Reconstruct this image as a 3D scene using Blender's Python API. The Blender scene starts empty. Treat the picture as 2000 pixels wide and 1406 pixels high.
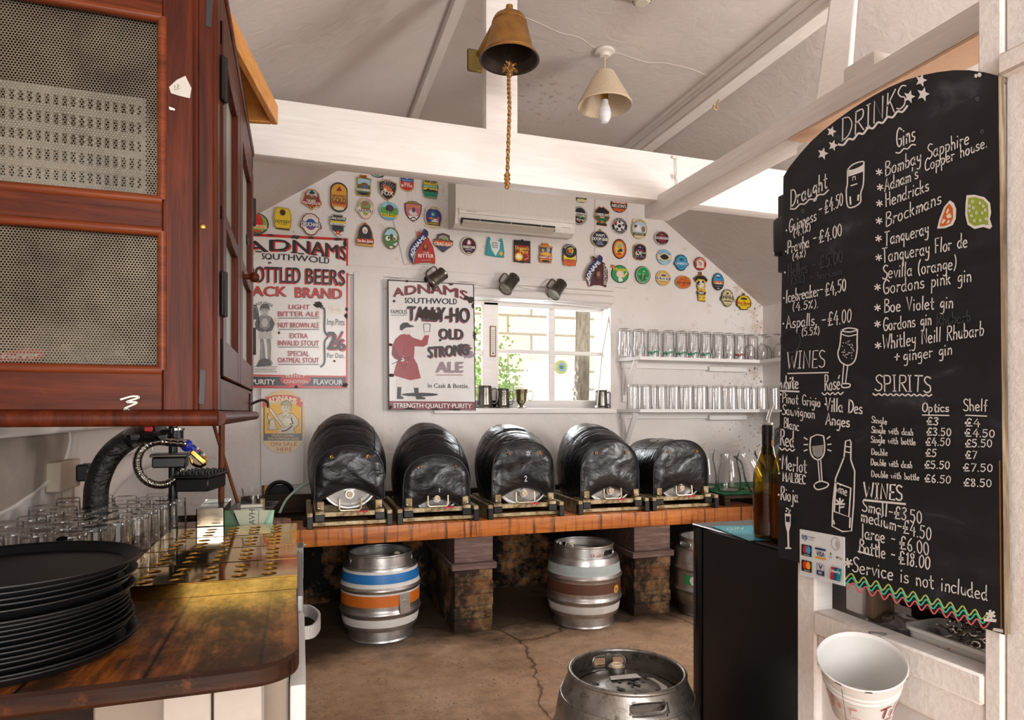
import bpy, bmesh, math, random
from mathutils import Vector, Matrix, noise as mnoise
random.seed(7)
S = bpy.context.scene
COL = S.collection
# ------------------------------------------------------------------ camera
TH = math.radians(18.1)          # the lens points this far to the right of the room's depth axis
F = 1272.0                       # focal length in pixels of the 2000 px wide frame
HZ = 805.0                       # row of the horizon
CZ = 1.14                        # lens height above the floor
cam_d = bpy.data.cameras.new('camera')
cam = bpy.data.objects.new('camera', cam_d); COL.objects.link(cam)
cam.location = (0, 0, CZ); cam.rotation_euler = (math.pi / 2, 0, -TH)
cam_d.sensor_width = 36; cam_d.lens = F / 2000 * 36
cam_d.shift_y = (HZ - 703) / 2000
cam_d.clip_start = 0.02
S.camera = cam
# ------------------------------------------------------------------ light
S.view_settings.view_transform = 'Standard'; S.view_settings.look = 'None'
S.view_settings.gamma = 1; S.view_settings.use_curve_mapping = False
S.view_settings.exposure = 0.0
S.cycles.max_bounces = 10; S.cycles.transparent_max_bounces = 24
S.cycles.caustics_reflective = False; S.cycles.caustics_refractive = False
S.cycles.sample_clamp_indirect = 6
W = bpy.data.worlds.new('sky'); S.world = W; W.use_nodes = True
W.node_tree.nodes['Background'].inputs[0].default_value = (1.0, 0.975, 0.95, 1)
W.node_tree.nodes['Background'].inputs[1].default_value = 1.9

def area(name, loc, aim, sx, sy, power, col):
    l = bpy.data.lights.new(name, 'AREA'); l.shape = 'RECTANGLE'; l.size = sx; l.size_y = sy
    l.energy = power; l.color = col
    o = bpy.data.objects.new(name, l); COL.objects.link(o); o.location = loc
    o.rotation_euler = (Vector(aim) - Vector(loc)).to_track_quat('-Z', 'Y').to_euler()
    return o
area('assumed_light_front', (-0.1, -4.2, 1.7), (1.0, 3.6, 1.35), 3.2, 2.2, 210, (1.0, 0.97, 0.94))  # assumed lamp behind the camera, outside the open end; no window stands there
area('assumed_light_right', (3.2, 0.75, 1.45), (1.0, 3.9, 1.5), 1.0, 0.7, 66, (1.0, 0.97, 0.94))  # assumed lamp just inside the right wall; no window is built there
area('window_light_back', (1.45, 4.55, 1.6), (1.35, 3.0, 0.7), 0.7, 0.5, 20, (0.90, 0.95, 1.0))
sl = bpy.data.lights.new('sun', 'SUN'); sl.energy = 6.0; sl.angle = math.radians(2); sl.color = (1, 0.97, 0.92)
so = bpy.data.objects.new('sun', sl); COL.objects.link(so)
so.rotation_euler = (math.radians(32), 0, math.radians(-12))

# ------------------------------------------------------------------ from photo pixel to place
cT, sT = math.cos(TH), math.sin(TH)
def ray(u, v):
    t = (u - 1000) / F
    return Vector((t * cT + sT, cT - t * sT, (HZ - v) / F))
def onY(u, v, Y):
    r = ray(u, v); d = Y / r.y; return Vector((r.x * d, Y, CZ + r.z * d))
def onX(u, v, X):
    r = ray(u, v); d = X / r.x; return Vector((X, r.y * d, CZ + r.z * d))
def onZ(u, v, Z):
    r = ray(u, v); d = (Z - CZ) / r.z; return Vector((r.x * d, r.y * d, Z))
def xY(u, Y): return onY(u, HZ, Y).x
def zY(u, v, Y): return onY(u, v, Y).z

# ------------------------------------------------------------------ materials
def lin(h):
    h = h.lstrip('#'); c = [int(h[i:i + 2], 16) / 255 for i in (0, 2, 4)]
    return tuple((x / 12.92 if x <= 0.04045 else ((x + 0.055) / 1.055) ** 2.4) for x in c) + (1,)
class N:
    """small helper around one node tree"""
    def __init__(s, name):
        s.m = bpy.data.materials.new(name); s.m.use_nodes = True
        s.t = s.m.node_tree; s.b = s.t.nodes['Principled BSDF']; s.o = s.t.nodes['Material Output']
        s.tc = s.t.nodes.new('ShaderNodeTexCoord'); s.vec = s.tc.outputs['Object']
    def n(s, k, **kw):
        x = s.t.nodes.new(k)
        for a, b in kw.items(): setattr(x, a, b)
        return x
    def lk(s, a, b): s.t.links.new(a, b)
    def put(s, inp, val):
        if hasattr(val, 'is_linked') or isinstance(val, bpy.types.NodeSocket): s.lk(val, inp)
        else: inp.default_value = val
    def map(s, sc=(1, 1, 1), rot=(0, 0, 0), loc=(0, 0, 0)):
        x = s.n('ShaderNodeMapping'); s.lk(s.tc.outputs['Object'], x.inputs[0])
        x.inputs['Scale'].default_value = sc; x.inputs['Rotation'].default_value = rot; x.inputs['Location'].default_value = loc
        return x.outputs[0]
    def noise(s, scale, detail=4, rough=0.55, vec=None, dist=0):
        x = s.n('ShaderNodeTexNoise'); s.lk(vec or s.vec, x.inputs['Vector'])
        x.inputs['Scale'].default_value = scale; x.inputs['Detail'].default_value = detail
        x.inputs['Roughness'].default_value = rough; x.inputs['Distortion'].default_value = dist
        return x.outputs[0]
    def voro(s, scale, vec=None, feat='F1', out=0, rnd=1):
        x = s.n('ShaderNodeTexVoronoi', feature=feat); s.lk(vec or s.vec, x.inputs['Vector'])
        x.inputs['Scale'].default_value = scale
        if 'Randomness' in x.inputs: x.inputs['Randomness'].default_value = rnd
        return x.outputs[out]
    def wave(s, scale, dist=3, det=2, vec=None, axis='X', dsc=1):
        x = s.n('ShaderNodeTexWave', bands_direction=axis); s.lk(vec or s.vec, x.inputs['Vector'])
        x.inputs['Scale'].default_value = scale; x.inputs['Distortion'].default_value = dist
        x.inputs['Detail'].default_value = det; x.inputs['Detail Scale'].default_value = dsc
        return x.outputs['Fac']
    def ramp(s, fac, *stops):
        x = s.n('ShaderNodeValToRGB'); s.lk(fac, x.inputs[0]); e = x.color_ramp.elements
        while len(e) < len(stops): e.new(0.5)
        for i, (p, c) in enumerate(stops):
            e[i].position = p; e[i].color = lin(c) if isinstance(c, str) else (c, c, c, 1)
        return x.outputs[0]
    def mix(s, fac, a, b, mode='MIX'):
        x = s.n('ShaderNodeMix', data_type='RGBA', blend_type=mode)
        s.put(x.inputs[0], fac)
        s.put(x.inputs[6], lin(a) if isinstance(a, str) else a); s.put(x.inputs[7], lin(b) if isinstance(b, str) else b)
        return x.outputs[2]
    def math(s, op, a, b=0.0, c=None):
        x = s.n('ShaderNodeMath', operation=op); s.put(x.inputs[0], a); s.put(x.inputs[1], b)
        if c is not None: s.put(x.inputs[2], c)
        return x.outputs[0]
    def sep(s, vec=None):
        x = s.n('ShaderNodeSeparateXYZ'); s.lk(vec or s.vec, x.inputs[0]); return x.outputs
    def bump(s, h, st=0.3, dist=0.01, prev=None):
        x = s.n('ShaderNodeBump'); s.lk(h, x.inputs['Height']); x.inputs['Strength'].default_value = st
        x.inputs['Distance'].default_value = dist
        if prev is not None: s.lk(prev, x.inputs['Normal'])
        s.lk(x.outputs[0], s.b.inputs['Normal']); return x.outputs[0]
    def fin(s, col=None, rough=None, metal=None, spec=None, coat=None):
        if col is not None: s.put(s.b.inputs['Base Color'], lin(col) if isinstance(col, str) else col)
        if rough is not None: s.put(s.b.inputs['Roughness'], rough)
        if metal is not None: s.put(s.b.inputs['Metallic'], metal)
        if spec is not None: s.b.inputs['Specular IOR Level'].default_value = spec
        if coat is not None: s.b.inputs['Coat Weight'].default_value = coat; s.b.inputs['Coat Roughness'].default_value = 0.12
        return s.m
MATS = {}
def paint(hexc, rough=0.45, metal=0.0, amt=0.07, scale=60, bump=0.0):
    """plain painted / printed / plastic surface with a little uneven tone"""
    key = ('paint', hexc, rough, metal, amt, scale, bump)
    if key not in MATS:
        n = N('paint_' + hexc.strip('#'))
        f = n.noise(scale, 3)
        r = n.ramp(f, (0.3, 1 - amt), (0.7, 1.0))
        n.fin(n.mix(1.0, hexc, r, 'MULTIPLY'), rough, metal)
        if bump: n.bump(f, bump, 0.004)
        MATS[key] = n.m
    return MATS[key]

def mk(fn):
    MATS[fn.__name__] = None
    def get():
        if MATS[fn.__name__] is None: MATS[fn.__name__] = fn()
        return MATS[fn.__name__]
    return get
@mk
def plaster():
    n = N('white_limewashed_plaster')
    big = n.noise(2.2, 5); fine = n.noise(38, 6, 0.65); dirt = n.noise(5, 8, 0.7)
    c = n.ramp(big, (0.3, '#dcd5d0'), (0.7, '#e8e2de'))
    c = n.mix(n.ramp(dirt, (0.62, 0.0), (0.78, 0.35)), c, '#c3b5a6')
    lump = n.noise(9, 4, 0.5, dist=0.6)
    b = n.bump(lump, 0.35, 0.03); n.bump(fine, 0.25, 0.006, b)
    return n.fin(c, 0.85, spec=0.2)
@mk
def mould_wall():
    n = N('plaster_with_rust_and_mould_spots')
    big = n.noise(2.2, 5); c = n.ramp(big, (0.3, '#dcd5d0'), (0.7, '#e8e2de'))
    p = n.sep()
    # damp stains that gather low and in the right corner of the wall
    cx = n.math('MULTIPLY', n.math('SUBTRACT', p[0], 2.55), 1.2); cx.node.use_clamp = True
    d = n.noise(10, 9, 0.72)
    d2 = n.math('ADD', d, n.math('MULTIPLY', cx, 0.10))
    c = n.mix(n.ramp(d2, (0.60, 0.0), (0.74, 0.55)), c, '#b98a66')
    sp = n.math('ADD', n.noise(42, 6, 0.6), n.math('MULTIPLY', cx, 0.13))
    c = n.mix(n.ramp(sp, (0.70, 0.0), (0.76, 0.9)), c, '#3a2a1f')
    dirt = n.noise(5, 8, 0.7); c = n.mix(n.ramp(dirt, (0.62, 0.0), (0.78, 0.35)), c, '#c3b5a6')
    lump = n.noise(7, 4, 0.5, dist=0.6); fine = n.noise(38, 6, 0.65)
    b = n.bump(lump, 0.4, 0.035); n.bump(fine, 0.25, 0.006, b)
    return n.fin(c, 0.85, spec=0.2)
@mk
def ceiling_paint():
    n = N('off_white_ceiling_paint')
    c = n.ramp(n.noise(1.6, 4), (0.3, '#c9bfba'), (0.7, '#d6cdc8'))
    rust = n.noise(26, 8, 0.7)
    p = n.sep()
    dx = n.math('SUBTRACT', p[0], 1.22); dy = n.math('SUBTRACT', p[1], 3.35)
    rr = n.math('SQRT', n.math('ADD', n.math('MULTIPLY', dx, dx), n.math('MULTIPLY', dy, dy)))
    near = n.ramp(rr, (0.05, 1.0), (0.42, 0.0))
    m = n.math('MULTIPLY', n.ramp(rust, (0.55, 0.0), (0.66, 1.0)), near)
    c = n.mix(n.math('MULTIPLY', m, 0.75), c, '#9a5f30')
    b = n.bump(n.noise(14, 5, 0.6, dist=0.8), 0.25, 0.02); n.bump(n.noise(120, 3), 0.15, 0.003, b)
    return n.fin(c, 0.8, spec=0.2)
@mk
def white_wood():
    n = N('white_painted_timber')
    g = n.noise(6, 5, 0.6, n.map((1, 14, 14)))
    c = n.ramp(g, (0.3, '#e4deda'), (0.7, '#efeae6'))
    k = n.voro(7); c = n.mix(n.ramp(k, (0.012, 0.8), (0.02, 0.0)), c, '#2b1c14')
    n.bump(g, 0.3, 0.006)
    return n.fin(c, 0.55, spec=0.35)
@mk
def white_wood_y():
    n = N('white_painted_timber_lengthwise')
    g = n.noise(6, 5, 0.6, n.map((14, 1, 14)))
    c = n.ramp(g, (0.3, '#dfd7d1'), (0.7, '#ebe4df'))
    n.bump(n.noise(11, 6, 0.65), 0.45, 0.01)
    return n.fin(c, 0.6, spec=0.3)
@mk
def floor_concrete():
    n = N('stained_brown_concrete')
    a = n.noise(1.7, 7, 0.62, dist=0.3); b = n.noise(14, 8, 0.7)
    c = n.ramp(a, (0.25, '#937560'), (0.5, '#c5a486'), (0.75, '#dcbfa4'))
    c = n.mix(n.ramp(b, (0.33, 0.32), (0.58, 0.0)), c, '#3a2a1e')
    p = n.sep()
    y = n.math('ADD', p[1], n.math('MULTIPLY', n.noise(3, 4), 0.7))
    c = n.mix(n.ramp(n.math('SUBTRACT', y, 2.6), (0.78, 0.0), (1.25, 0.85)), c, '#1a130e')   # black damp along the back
    crk = n.voro(0.9, n.mix(0.12, n.map((1, 1, 0)), n.noise(6, 6)), 'DISTANCE_TO_EDGE')
    k = n.ramp(crk, (0.0, 1.0), (0.006, 0.0))
    c = n.mix(n.math('MULTIPLY', k, 0.8), c, '#17100b')
    sp = n.noise(70, 4, 0.6); c = n.mix(n.ramp(n.math('ADD', sp, n.math('MULTIPLY', n.noise(3.5, 3), 0.22)), (0.735, 0.0), (0.78, 0.85)), c, '#1d140e')
    sp2 = n.noise(110, 2); c = n.mix(n.ramp(sp2, (0.72, 0.0), (0.78, 0.5)), c, '#d0b28f')
    bb = n.bump(b, 0.35, 0.012); n.bump(sp, 0.4, 0.006, bb)
    return n.fin(c, n.ramp(a, (0.3, 0.42), (0.7, 0.75)), spec=0.4)
@mk
def sooty_wall():
    n = N('blackened_damp_brick')
    a = n.noise(5, 8, 0.72); br = n.n('ShaderNodeTexBrick')
    br.inputs['Scale'].default_value = 4.4; br.inputs['Color1'].default_value = lin('#a96b3d'); br.inputs['Color2'].default_value = lin('#c39058')
    br.inputs['Mortar'].default_value = lin('#8c7a66'); br.inputs['Mortar Size'].default_value = 0.02
    v = n.n('ShaderNodeMapping'); n.lk(n.vec, v.inputs[0]); v.inputs['Rotation'].default_value = (math.pi / 2, 0, 0)
    n.lk(v.outputs[0], br.inputs[0])
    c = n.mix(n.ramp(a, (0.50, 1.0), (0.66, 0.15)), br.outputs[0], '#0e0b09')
    n.bump(n.noise(12, 8, 0.7), 0.7, 0.03)
    return n.fin(c, 0.7, spec=0.25)
@mk
def pier_brick():
    n = N('worn_red_brick_with_soot')
    a = n.noise(6.5, 8, 0.7); p = n.sep()
    br = n.n('ShaderNodeTexBrick'); br.inputs['Scale'].default_value = 1.0
    br.inputs['Brick Width'].default_value = 0.215; br.inputs['Row Height'].default_value = 0.07; br.inputs['Mortar Size'].default_value = 0.006
    br.inputs['Color1'].default_value = lin('#a5704a'); br.inputs['Color2'].default_value = lin('#c29a6a'); br.inputs['Mortar'].default_value = lin('#9b7f5f')
    v = n.n('ShaderNodeCombineXYZ'); n.lk(n.math('ADD', p[0], p[1]), v.inputs[0]); n.lk(p[2], v.inputs[1]); n.lk(v.outputs[0], br.inputs[0])
    c = n.mix(n.ramp(a, (0.47, 0.96), (0.66, 0.25)), br.outputs[0], '#1b1512')
    n.bump(n.noise(24, 8, 0.7), 0.7, 0.02)
    return n.fin(c, 0.75, spec=0.25)
def woodmat(name, stops, axis, fine=1.0, rough=0.35, worn=None, coat=0.25, bump=0.25, sc=1.0):
    n = N(name)
    sv = {'X': (1.2, 16, 16), 'Y': (16, 1.2, 16), 'Z': (16, 16, 1.2)}[axis]
    g = n.noise(3.2 * sc, 7, 0.62, n.map(sv), 0.7)
    c = n.ramp(g, *stops)
    p = n.noise(60, 3, 0.5, n.map((sv[0] / 3, sv[1] / 3, sv[2] / 3)))
    c = n.mix(n.ramp(p, (0.3, 0.35), (0.5, 0.0)), c, stops[0][1])
    if worn:
        w = n.noise(worn[1], 8, 0.7); c = n.mix(n.ramp(w, (worn[2], 0.0), (worn[2] + 0.12, worn[3])), c, worn[0])
    n.bump(g, bump, 0.004)
    return n.fin(c, rough, spec=0.16, coat=coat)
@mk
def mahogany(): return woodmat('dark_red_varnished_wood', ((0.25, '#260b04'), (0.5, '#4a1b09'), (0.8, '#652a0f')), 'Z', worn=('#8a4a28', 16, 0.68, 0.45), coat=0.0, rough=0.42)
@mk
def mahogany_x(): return woodmat('dark_red_varnished_wood_rail', ((0.25, '#290d04'), (0.5, '#501f09'), (0.8, '#6d3011')), 'X', worn=('#8a4a28', 14, 0.68, 0.45), coat=0.0, rough=0.42)
@mk
def bead_wood(): return woodmat('worn_orange_moulding', ((0.25, '#3f190b'), (0.5, '#682f16'), (0.8, '#844320')), 'X', coat=0.1)
@mk
def pine(): return woodmat('orange_pine', ((0.25, '#b8773a'), (0.5, '#d39550'), (0.8, '#dfa868')), 'Y', coat=0.1, rough=0.5)
@mk
def pole_wood(): return woodmat('brown_wooden_pole', ((0.25, '#4a2616'), (0.5, '#6b3a22'), (0.8, '#875032')), 'Z', coat=0.1, rough=0.5)
@mk
def dark_timber(): return woodmat('dark_aged_timber', ((0.25, '#17100c'), (0.5, '#2c1e15'), (0.8, '#4a3424')), 'X', coat=0.0, rough=0.6)
@mk
def counter_wood():
    n = N('worn_varnished_counter_planks')
    p = n.sep()
    g = n.noise(3, 8, 0.66, n.map((15, 1.0, 10)), 0.9)
    c = n.ramp(g, (0.28, '#41200d'), (0.5, '#84481c'), (0.75, '#b87637'))
    w = n.noise(4.2, 9, 0.72, n.map((1.8, 0.8, 1)))
    c = n.mix(n.ramp(w, (0.43, 0.0), (0.56, 0.9)), c, '#2a1c14')
    sm = n.math('ABSOLUTE', n.math('SUBTRACT', n.math('FRACT', n.math('DIVIDE', n.math('ADD', p[0], 0.8), 0.163)), 0.5))
    sm2 = n.math('ADD', sm, n.math('MULTIPLY', n.noise(18, 4), 0.03))
    seam = n.ramp(sm2, (0.485, 0.0), (0.512, 1.0))
    c = n.mix(seam, c, '#0d0805')
    h = n.mix(0.7, g, n.noise(26, 6, 0.7))
    b = n.bump(h, 0.3, 0.005)
    return n.fin(c, n.ramp(w, (0.40, 0.36), (0.6, 0.55)), spec=0.35, coat=0.03)
@mk
def bench_wood():
    n = N('orange_stained_bench_plank')
    g = n.noise(3.0, 7, 0.6, n.map((1.0, 10, 10)), 0.6)
    c = n.ramp(g, (0.25, '#804015'), (0.5, '#b9692a'), (0.8, '#d48f42'))
    drip = n.noise(4.2, 6, 0.7, n.map((7, 1, 0.35)))
    c = n.mix(n.ramp(drip, (0.52, 0.0), (0.62, 0.85)), c, '#2a130b')
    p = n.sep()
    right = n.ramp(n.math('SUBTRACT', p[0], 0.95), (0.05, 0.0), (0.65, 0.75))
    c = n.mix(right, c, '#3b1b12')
    n.bump(g, 0.25, 0.006)
    return n.fin(c, 0.42, spec=0.4, coat=0.06)
@mk
def vinyl():
    n = N('black_padded_vinyl')
    a = n.noise(5.0, 2, 0.45, n.map((1, 2.2, 1.3)), 1.2); b = n.noise(15, 2, 0.45, n.map((1, 2.0, 1.5)), 1.4)
    h = n.mix(0.22, a, b)
    f = n.math('ABSOLUTE', n.math('SUBTRACT', n.noise(9, 0, 0.5, n.map((1, 4.0, 0.8)), 0.8), 0.5))
    pb = n.bump(h, 0.28, 0.045); n.bump(f, 0.16, 0.03, pb)
    return n.fin(n.ramp(a, (0.3, '#0b0b0d'), (0.7, '#15151a')), n.ramp(b, (0.3, 0.26), (0.7, 0.38)), spec=0.5)
@mk
def steel():
    n = N('scuffed_brushed_steel')
    a = n.noise(7, 7, 0.7); b = n.noise(45, 5, 0.7, n.map((1, 1, 3)))
    c = n.ramp(a, (0.3, '#9b9896'), (0.7, '#d4d2d0'))
    c = n.mix(n.ramp(b, (0.56, 0.0), (0.7, 0.5)), c, '#4e4a47')
    n.bump(b, 0.12, 0.003)
    return n.fin(c, n.ramp(a, (0.3, 0.42), (0.7, 0.28)), 0.95)
@mk
def steel_dark():
    n = N('weathered_keg_steel')
    a = n.noise(9, 8, 0.72); b = n.noise(30, 6, 0.7)
    c = n.ramp(a, (0.3, '#76706a'), (0.7, '#b5b0aa'))
    c = n.mix(n.ramp(b, (0.52, 0.0), (0.66, 0.65)), c, '#37322e')
    n.bump(b, 0.15, 0.003)
    return n.fin(c, 0.36, 0.9)
@mk
def chrome():
    n = N('polished_steel'); a = n.noise(20, 4)
    return n.fin(n.ramp(a, (0.3, '#b9b6b0'), (0.7, '#dedbd6')), 0.16, 1.0)
@mk
def pewter():
    n = N('aged_pewter'); a = n.noise(14, 6, 0.7)
    n.bump(a, 0.08, 0.003)
    return n.fin(n.ramp(a, (0.3, '#56524b'), (0.7, '#8a867d')), 0.3, 1.0)
@mk
def brass():
    n = N('polished_brass'); a = n.noise(5, 5)
    n.bump(n.noise(5, 2), 0.05, 0.01)
    return n.fin(n.ramp(a, (0.3, '#b98f3c'), (0.7, '#d2ad5c')), 0.07, 1.0)
@mk
def bronze():
    n = N('dull_bronze'); a = n.noise(9, 7, 0.7)
    return n.fin(n.ramp(a, (0.3, '#8a6236'), (0.6, '#b3864a'), (0.8, '#c69a60')), 0.4, 0.85)
@mk
def cradle_metal():
    n = N('beer_stained_galvanised_metal'); a = n.noise(20, 8, 0.72)
    return n.fin(n.ramp(a, (0.35, '#5a4128'), (0.5, '#a08e6c'), (0.7, '#cfc2a2')), 0.45, 0.55)
@mk
def rope():
    n = N('twisted_hemp_rope'); w = n.wave(46, 1.0, 2, axis='DIAGONAL')
    n.bump(w, 0.7, 0.004)
    return n.fin(n.ramp(w, (0.2, '#6f4a22'), (0.7, '#b98a4e')), 0.85)
@mk
def board_black():
    n = N('chalkboard_with_wiped_smudges')
    p = n.map((1, 3.2, 5), (0.5, 0, 0)); a = n.noise(2.6, 7, 0.6, p, 0.8); b = n.noise(16, 7, 0.7, p)
    c = n.ramp(a, (0.45, '#19191b'), (0.62, '#222226'), (0.78, '#4a4a50'))
    c = n.mix(n.ramp(b, (0.68, 0.0), (0.8, 0.35)), c, '#77777a')
    return n.fin(c, 0.55, spec=0.35)
def glassmat(name, tint, dark, facing, rough=0.02, refl=1.0):
    """thin clear glass: lets light through, darker and shinier towards the rim of the curve"""
    n = N(name); n.t.nodes.remove(n.b)
    lw = n.n('ShaderNodeLayerWeight'); lw.inputs[0].default_value = 0.5
    tr = n.n('ShaderNodeBsdfTransparent'); n.lk(n.ramp(lw.outputs['Facing'], (0.45, tint), (0.98, dark)), tr.inputs[0])
    gl = n.n('ShaderNodeBsdfGlossy'); gl.inputs['Roughness'].default_value = rough
    fr = n.math('ADD', 0.04, n.math('MULTIPLY', n.math('POWER', lw.outputs['Facing'], 4.0), 0.9))
    h = n.noise(30, 3); bp = n.n('ShaderNodeBump'); bp.inputs['Strength'].default_value = 0.12; bp.inputs['Distance'].default_value = 0.004
    n.lk(h, bp.inputs['Height']); n.lk(bp.outputs[0], gl.inputs['Normal'])
    mx = n.n('ShaderNodeMixShader'); n.lk(n.math('MULTIPLY', fr, refl), mx.inputs[0]); n.lk(tr.outputs[0], mx.inputs[1]); n.lk(gl.outputs[0], mx.inputs[2])
    n.lk(mx.outputs[0], n.o.inputs[0]); return n.m
@mk
def glass(): return glassmat('clear_glass', '#ffffff', '#747b79', 0.35, refl=1.15)
@mk
def pane(): return glassmat('window_glass', '#ffffff', '#d8e0de', 0.2, refl=0.6)
@mk
def acrylic(): return glassmat('clear_plastic', '#f4f8f4', '#b8c8bd', 0.4, 0.08)
@mk
def bottle_glass(): return glassmat('olive_bottle_glass', '#d2bc5c', '#5a4a12', 0.4, 0.03, 0.9)
@mk
def bag_plastic(): return glassmat('crinkled_clear_bag', '#e3e1e8', '#a5a2ac', 0.4, 0.2, 1.2)
@mk
def mesh_metal():
    n = N('perforated_zinc_sheet')
    p = n.sep()
    x = n.math('DIVIDE', p[0], 0.0042); z = n.math('DIVIDE', p[2], 0.0073)
    def cell(ox, oz):
        fx = n.math('SUBTRACT', n.math('FRACT', n.math('ADD', x, ox)), 0.5)
        fz = n.math('MULTIPLY', n.math('SUBTRACT', n.math('FRACT', n.math('ADD', z, oz)), 0.5), 1.74)
        return n.math('ADD', n.math('MULTIPLY', fx, fx), n.math('MULTIPLY', fz, fz))
    d = n.math('MINIMUM', cell(0.0, 0.0), cell(0.5, 0.5))
    hole = n.math('LESS_THAN', d, 0.105)
    a = n.noise(9, 6, 0.7)
    n.fin(n.ramp(a, (0.3, '#483f34'), (0.7, '#786d5d')), 0.5, 0.5)
    tr = n.n('ShaderNodeBsdfTransparent'); mx = n.n('ShaderNodeMixShader')
    n.lk(hole, mx.inputs[0]); n.lk(n.b.outputs[0], mx.inputs[1]); n.lk(tr.outputs[0], mx.inputs[2]); n.lk(mx.outputs[0], n.o.inputs[0])
    return n.m
@mk
def enamel():
    n = N('chipped_white_enamel')
    a = n.noise(3.2, 6, 0.6); st = n.noise(5.5, 8, 0.7)
    c = n.ramp(a, (0.3, '#dcd7d2'), (0.7, '#e6e2de'))
    c = n.mix(n.ramp(st, (0.57, 0.0), (0.63, 0.55)), c, '#c9ab83')
    return n.fin(c, 0.22, spec=0.5)
@mk
def enamel_plain():
    n = N('white_enamel_plate'); a = n.noise(4, 6, 0.7)
    return n.fin(n.ramp(a, (0.3, '#d9d4d2'), (0.7, '#e8e5e3')), 0.16, spec=0.6)
@mk
def stone():
    n = N('sunlit_sandstone_blocks')
    p = n.sep(); br = n.n('ShaderNodeTexBrick'); br.inputs['Scale'].default_value = 1.0
    br.inputs['Brick Width'].default_value = 0.46; br.inputs['Row Height'].default_value = 0.17; br.inputs['Mortar Size'].default_value = 0.012
    br.inputs['Color1'].default_value = lin('#e6dccb'); br.inputs['Color2'].default_value = lin('#d2c7b2'); br.inputs['Mortar'].default_value = lin('#9c917f')
    v = n.n('ShaderNodeCombineXYZ'); n.lk(p[0], v.inputs[0]); n.lk(p[2], v.inputs[1]); n.lk(v.outputs[0], br.inputs[0])
    c = n.mix(n.ramp(n.noise(9, 7, 0.7), (0.55, 0.0), (0.7, 0.5)), br.outputs[0], '#b3b08c')
    n.bump(n.noise(14, 7, 0.7), 0.6, 0.03)
    return n.fin(c, 0.9)
@mk
def bark():
    n = N('grey_bark'); a = n.noise(12, 8, 0.7, n.map((3, 3, 0.7))); n.bump(a, 0.8, 0.03)
    return n.fin(n.ramp(a, (0.3, '#5c5448'), (0.7, '#a89e8c')), 0.9)
@mk
def leaf():
    n = N('ivy_leaf'); a = n.noise(18, 3)
    return n.fin(n.ramp(a, (0.3, '#4f7a2c'), (0.7, '#93b557')), 0.5)
@mk
def towel():
    n = N('green_bar_towel'); a = n.noise(9, 5); f = n.noise(240, 2)
    n.bump(f, 0.6, 0.004)
    return n.fin(n.ramp(a, (0.45, '#14693b'), (0.6, '#2f8f55'), (0.75, '#b9cfa6')), 0.95)
@mk
def shade_cloth():
    n = N('natural_linen_shade'); a = n.noise(160, 3, 0.6)
    return n.fin(n.ramp(a, (0.3, '#c3ae92'), (0.7, '#d8c6ac')), 0.9)
@mk
def duct():
    n = N('black_taped_pipe_insulation'); a = n.noise(34, 5, 0.6, n.map((1, 1, 1.8)), 0.6); n.bump(a, 0.7, 0.01)
    return n.fin('#0c0b0b', n.ramp(a, (0.3, 0.18), (0.7, 0.4)), spec=0.6)
@mk
def white_card():
    n = N('aged_white_board'); a = n.noise(5, 6, 0.7)
    return n.fin(n.ramp(a, (0.3, '#d6d0cc'), (0.7, '#e3dedb')), 0.6)
BLK = lambda: paint('#101012', 0.35)
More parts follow.
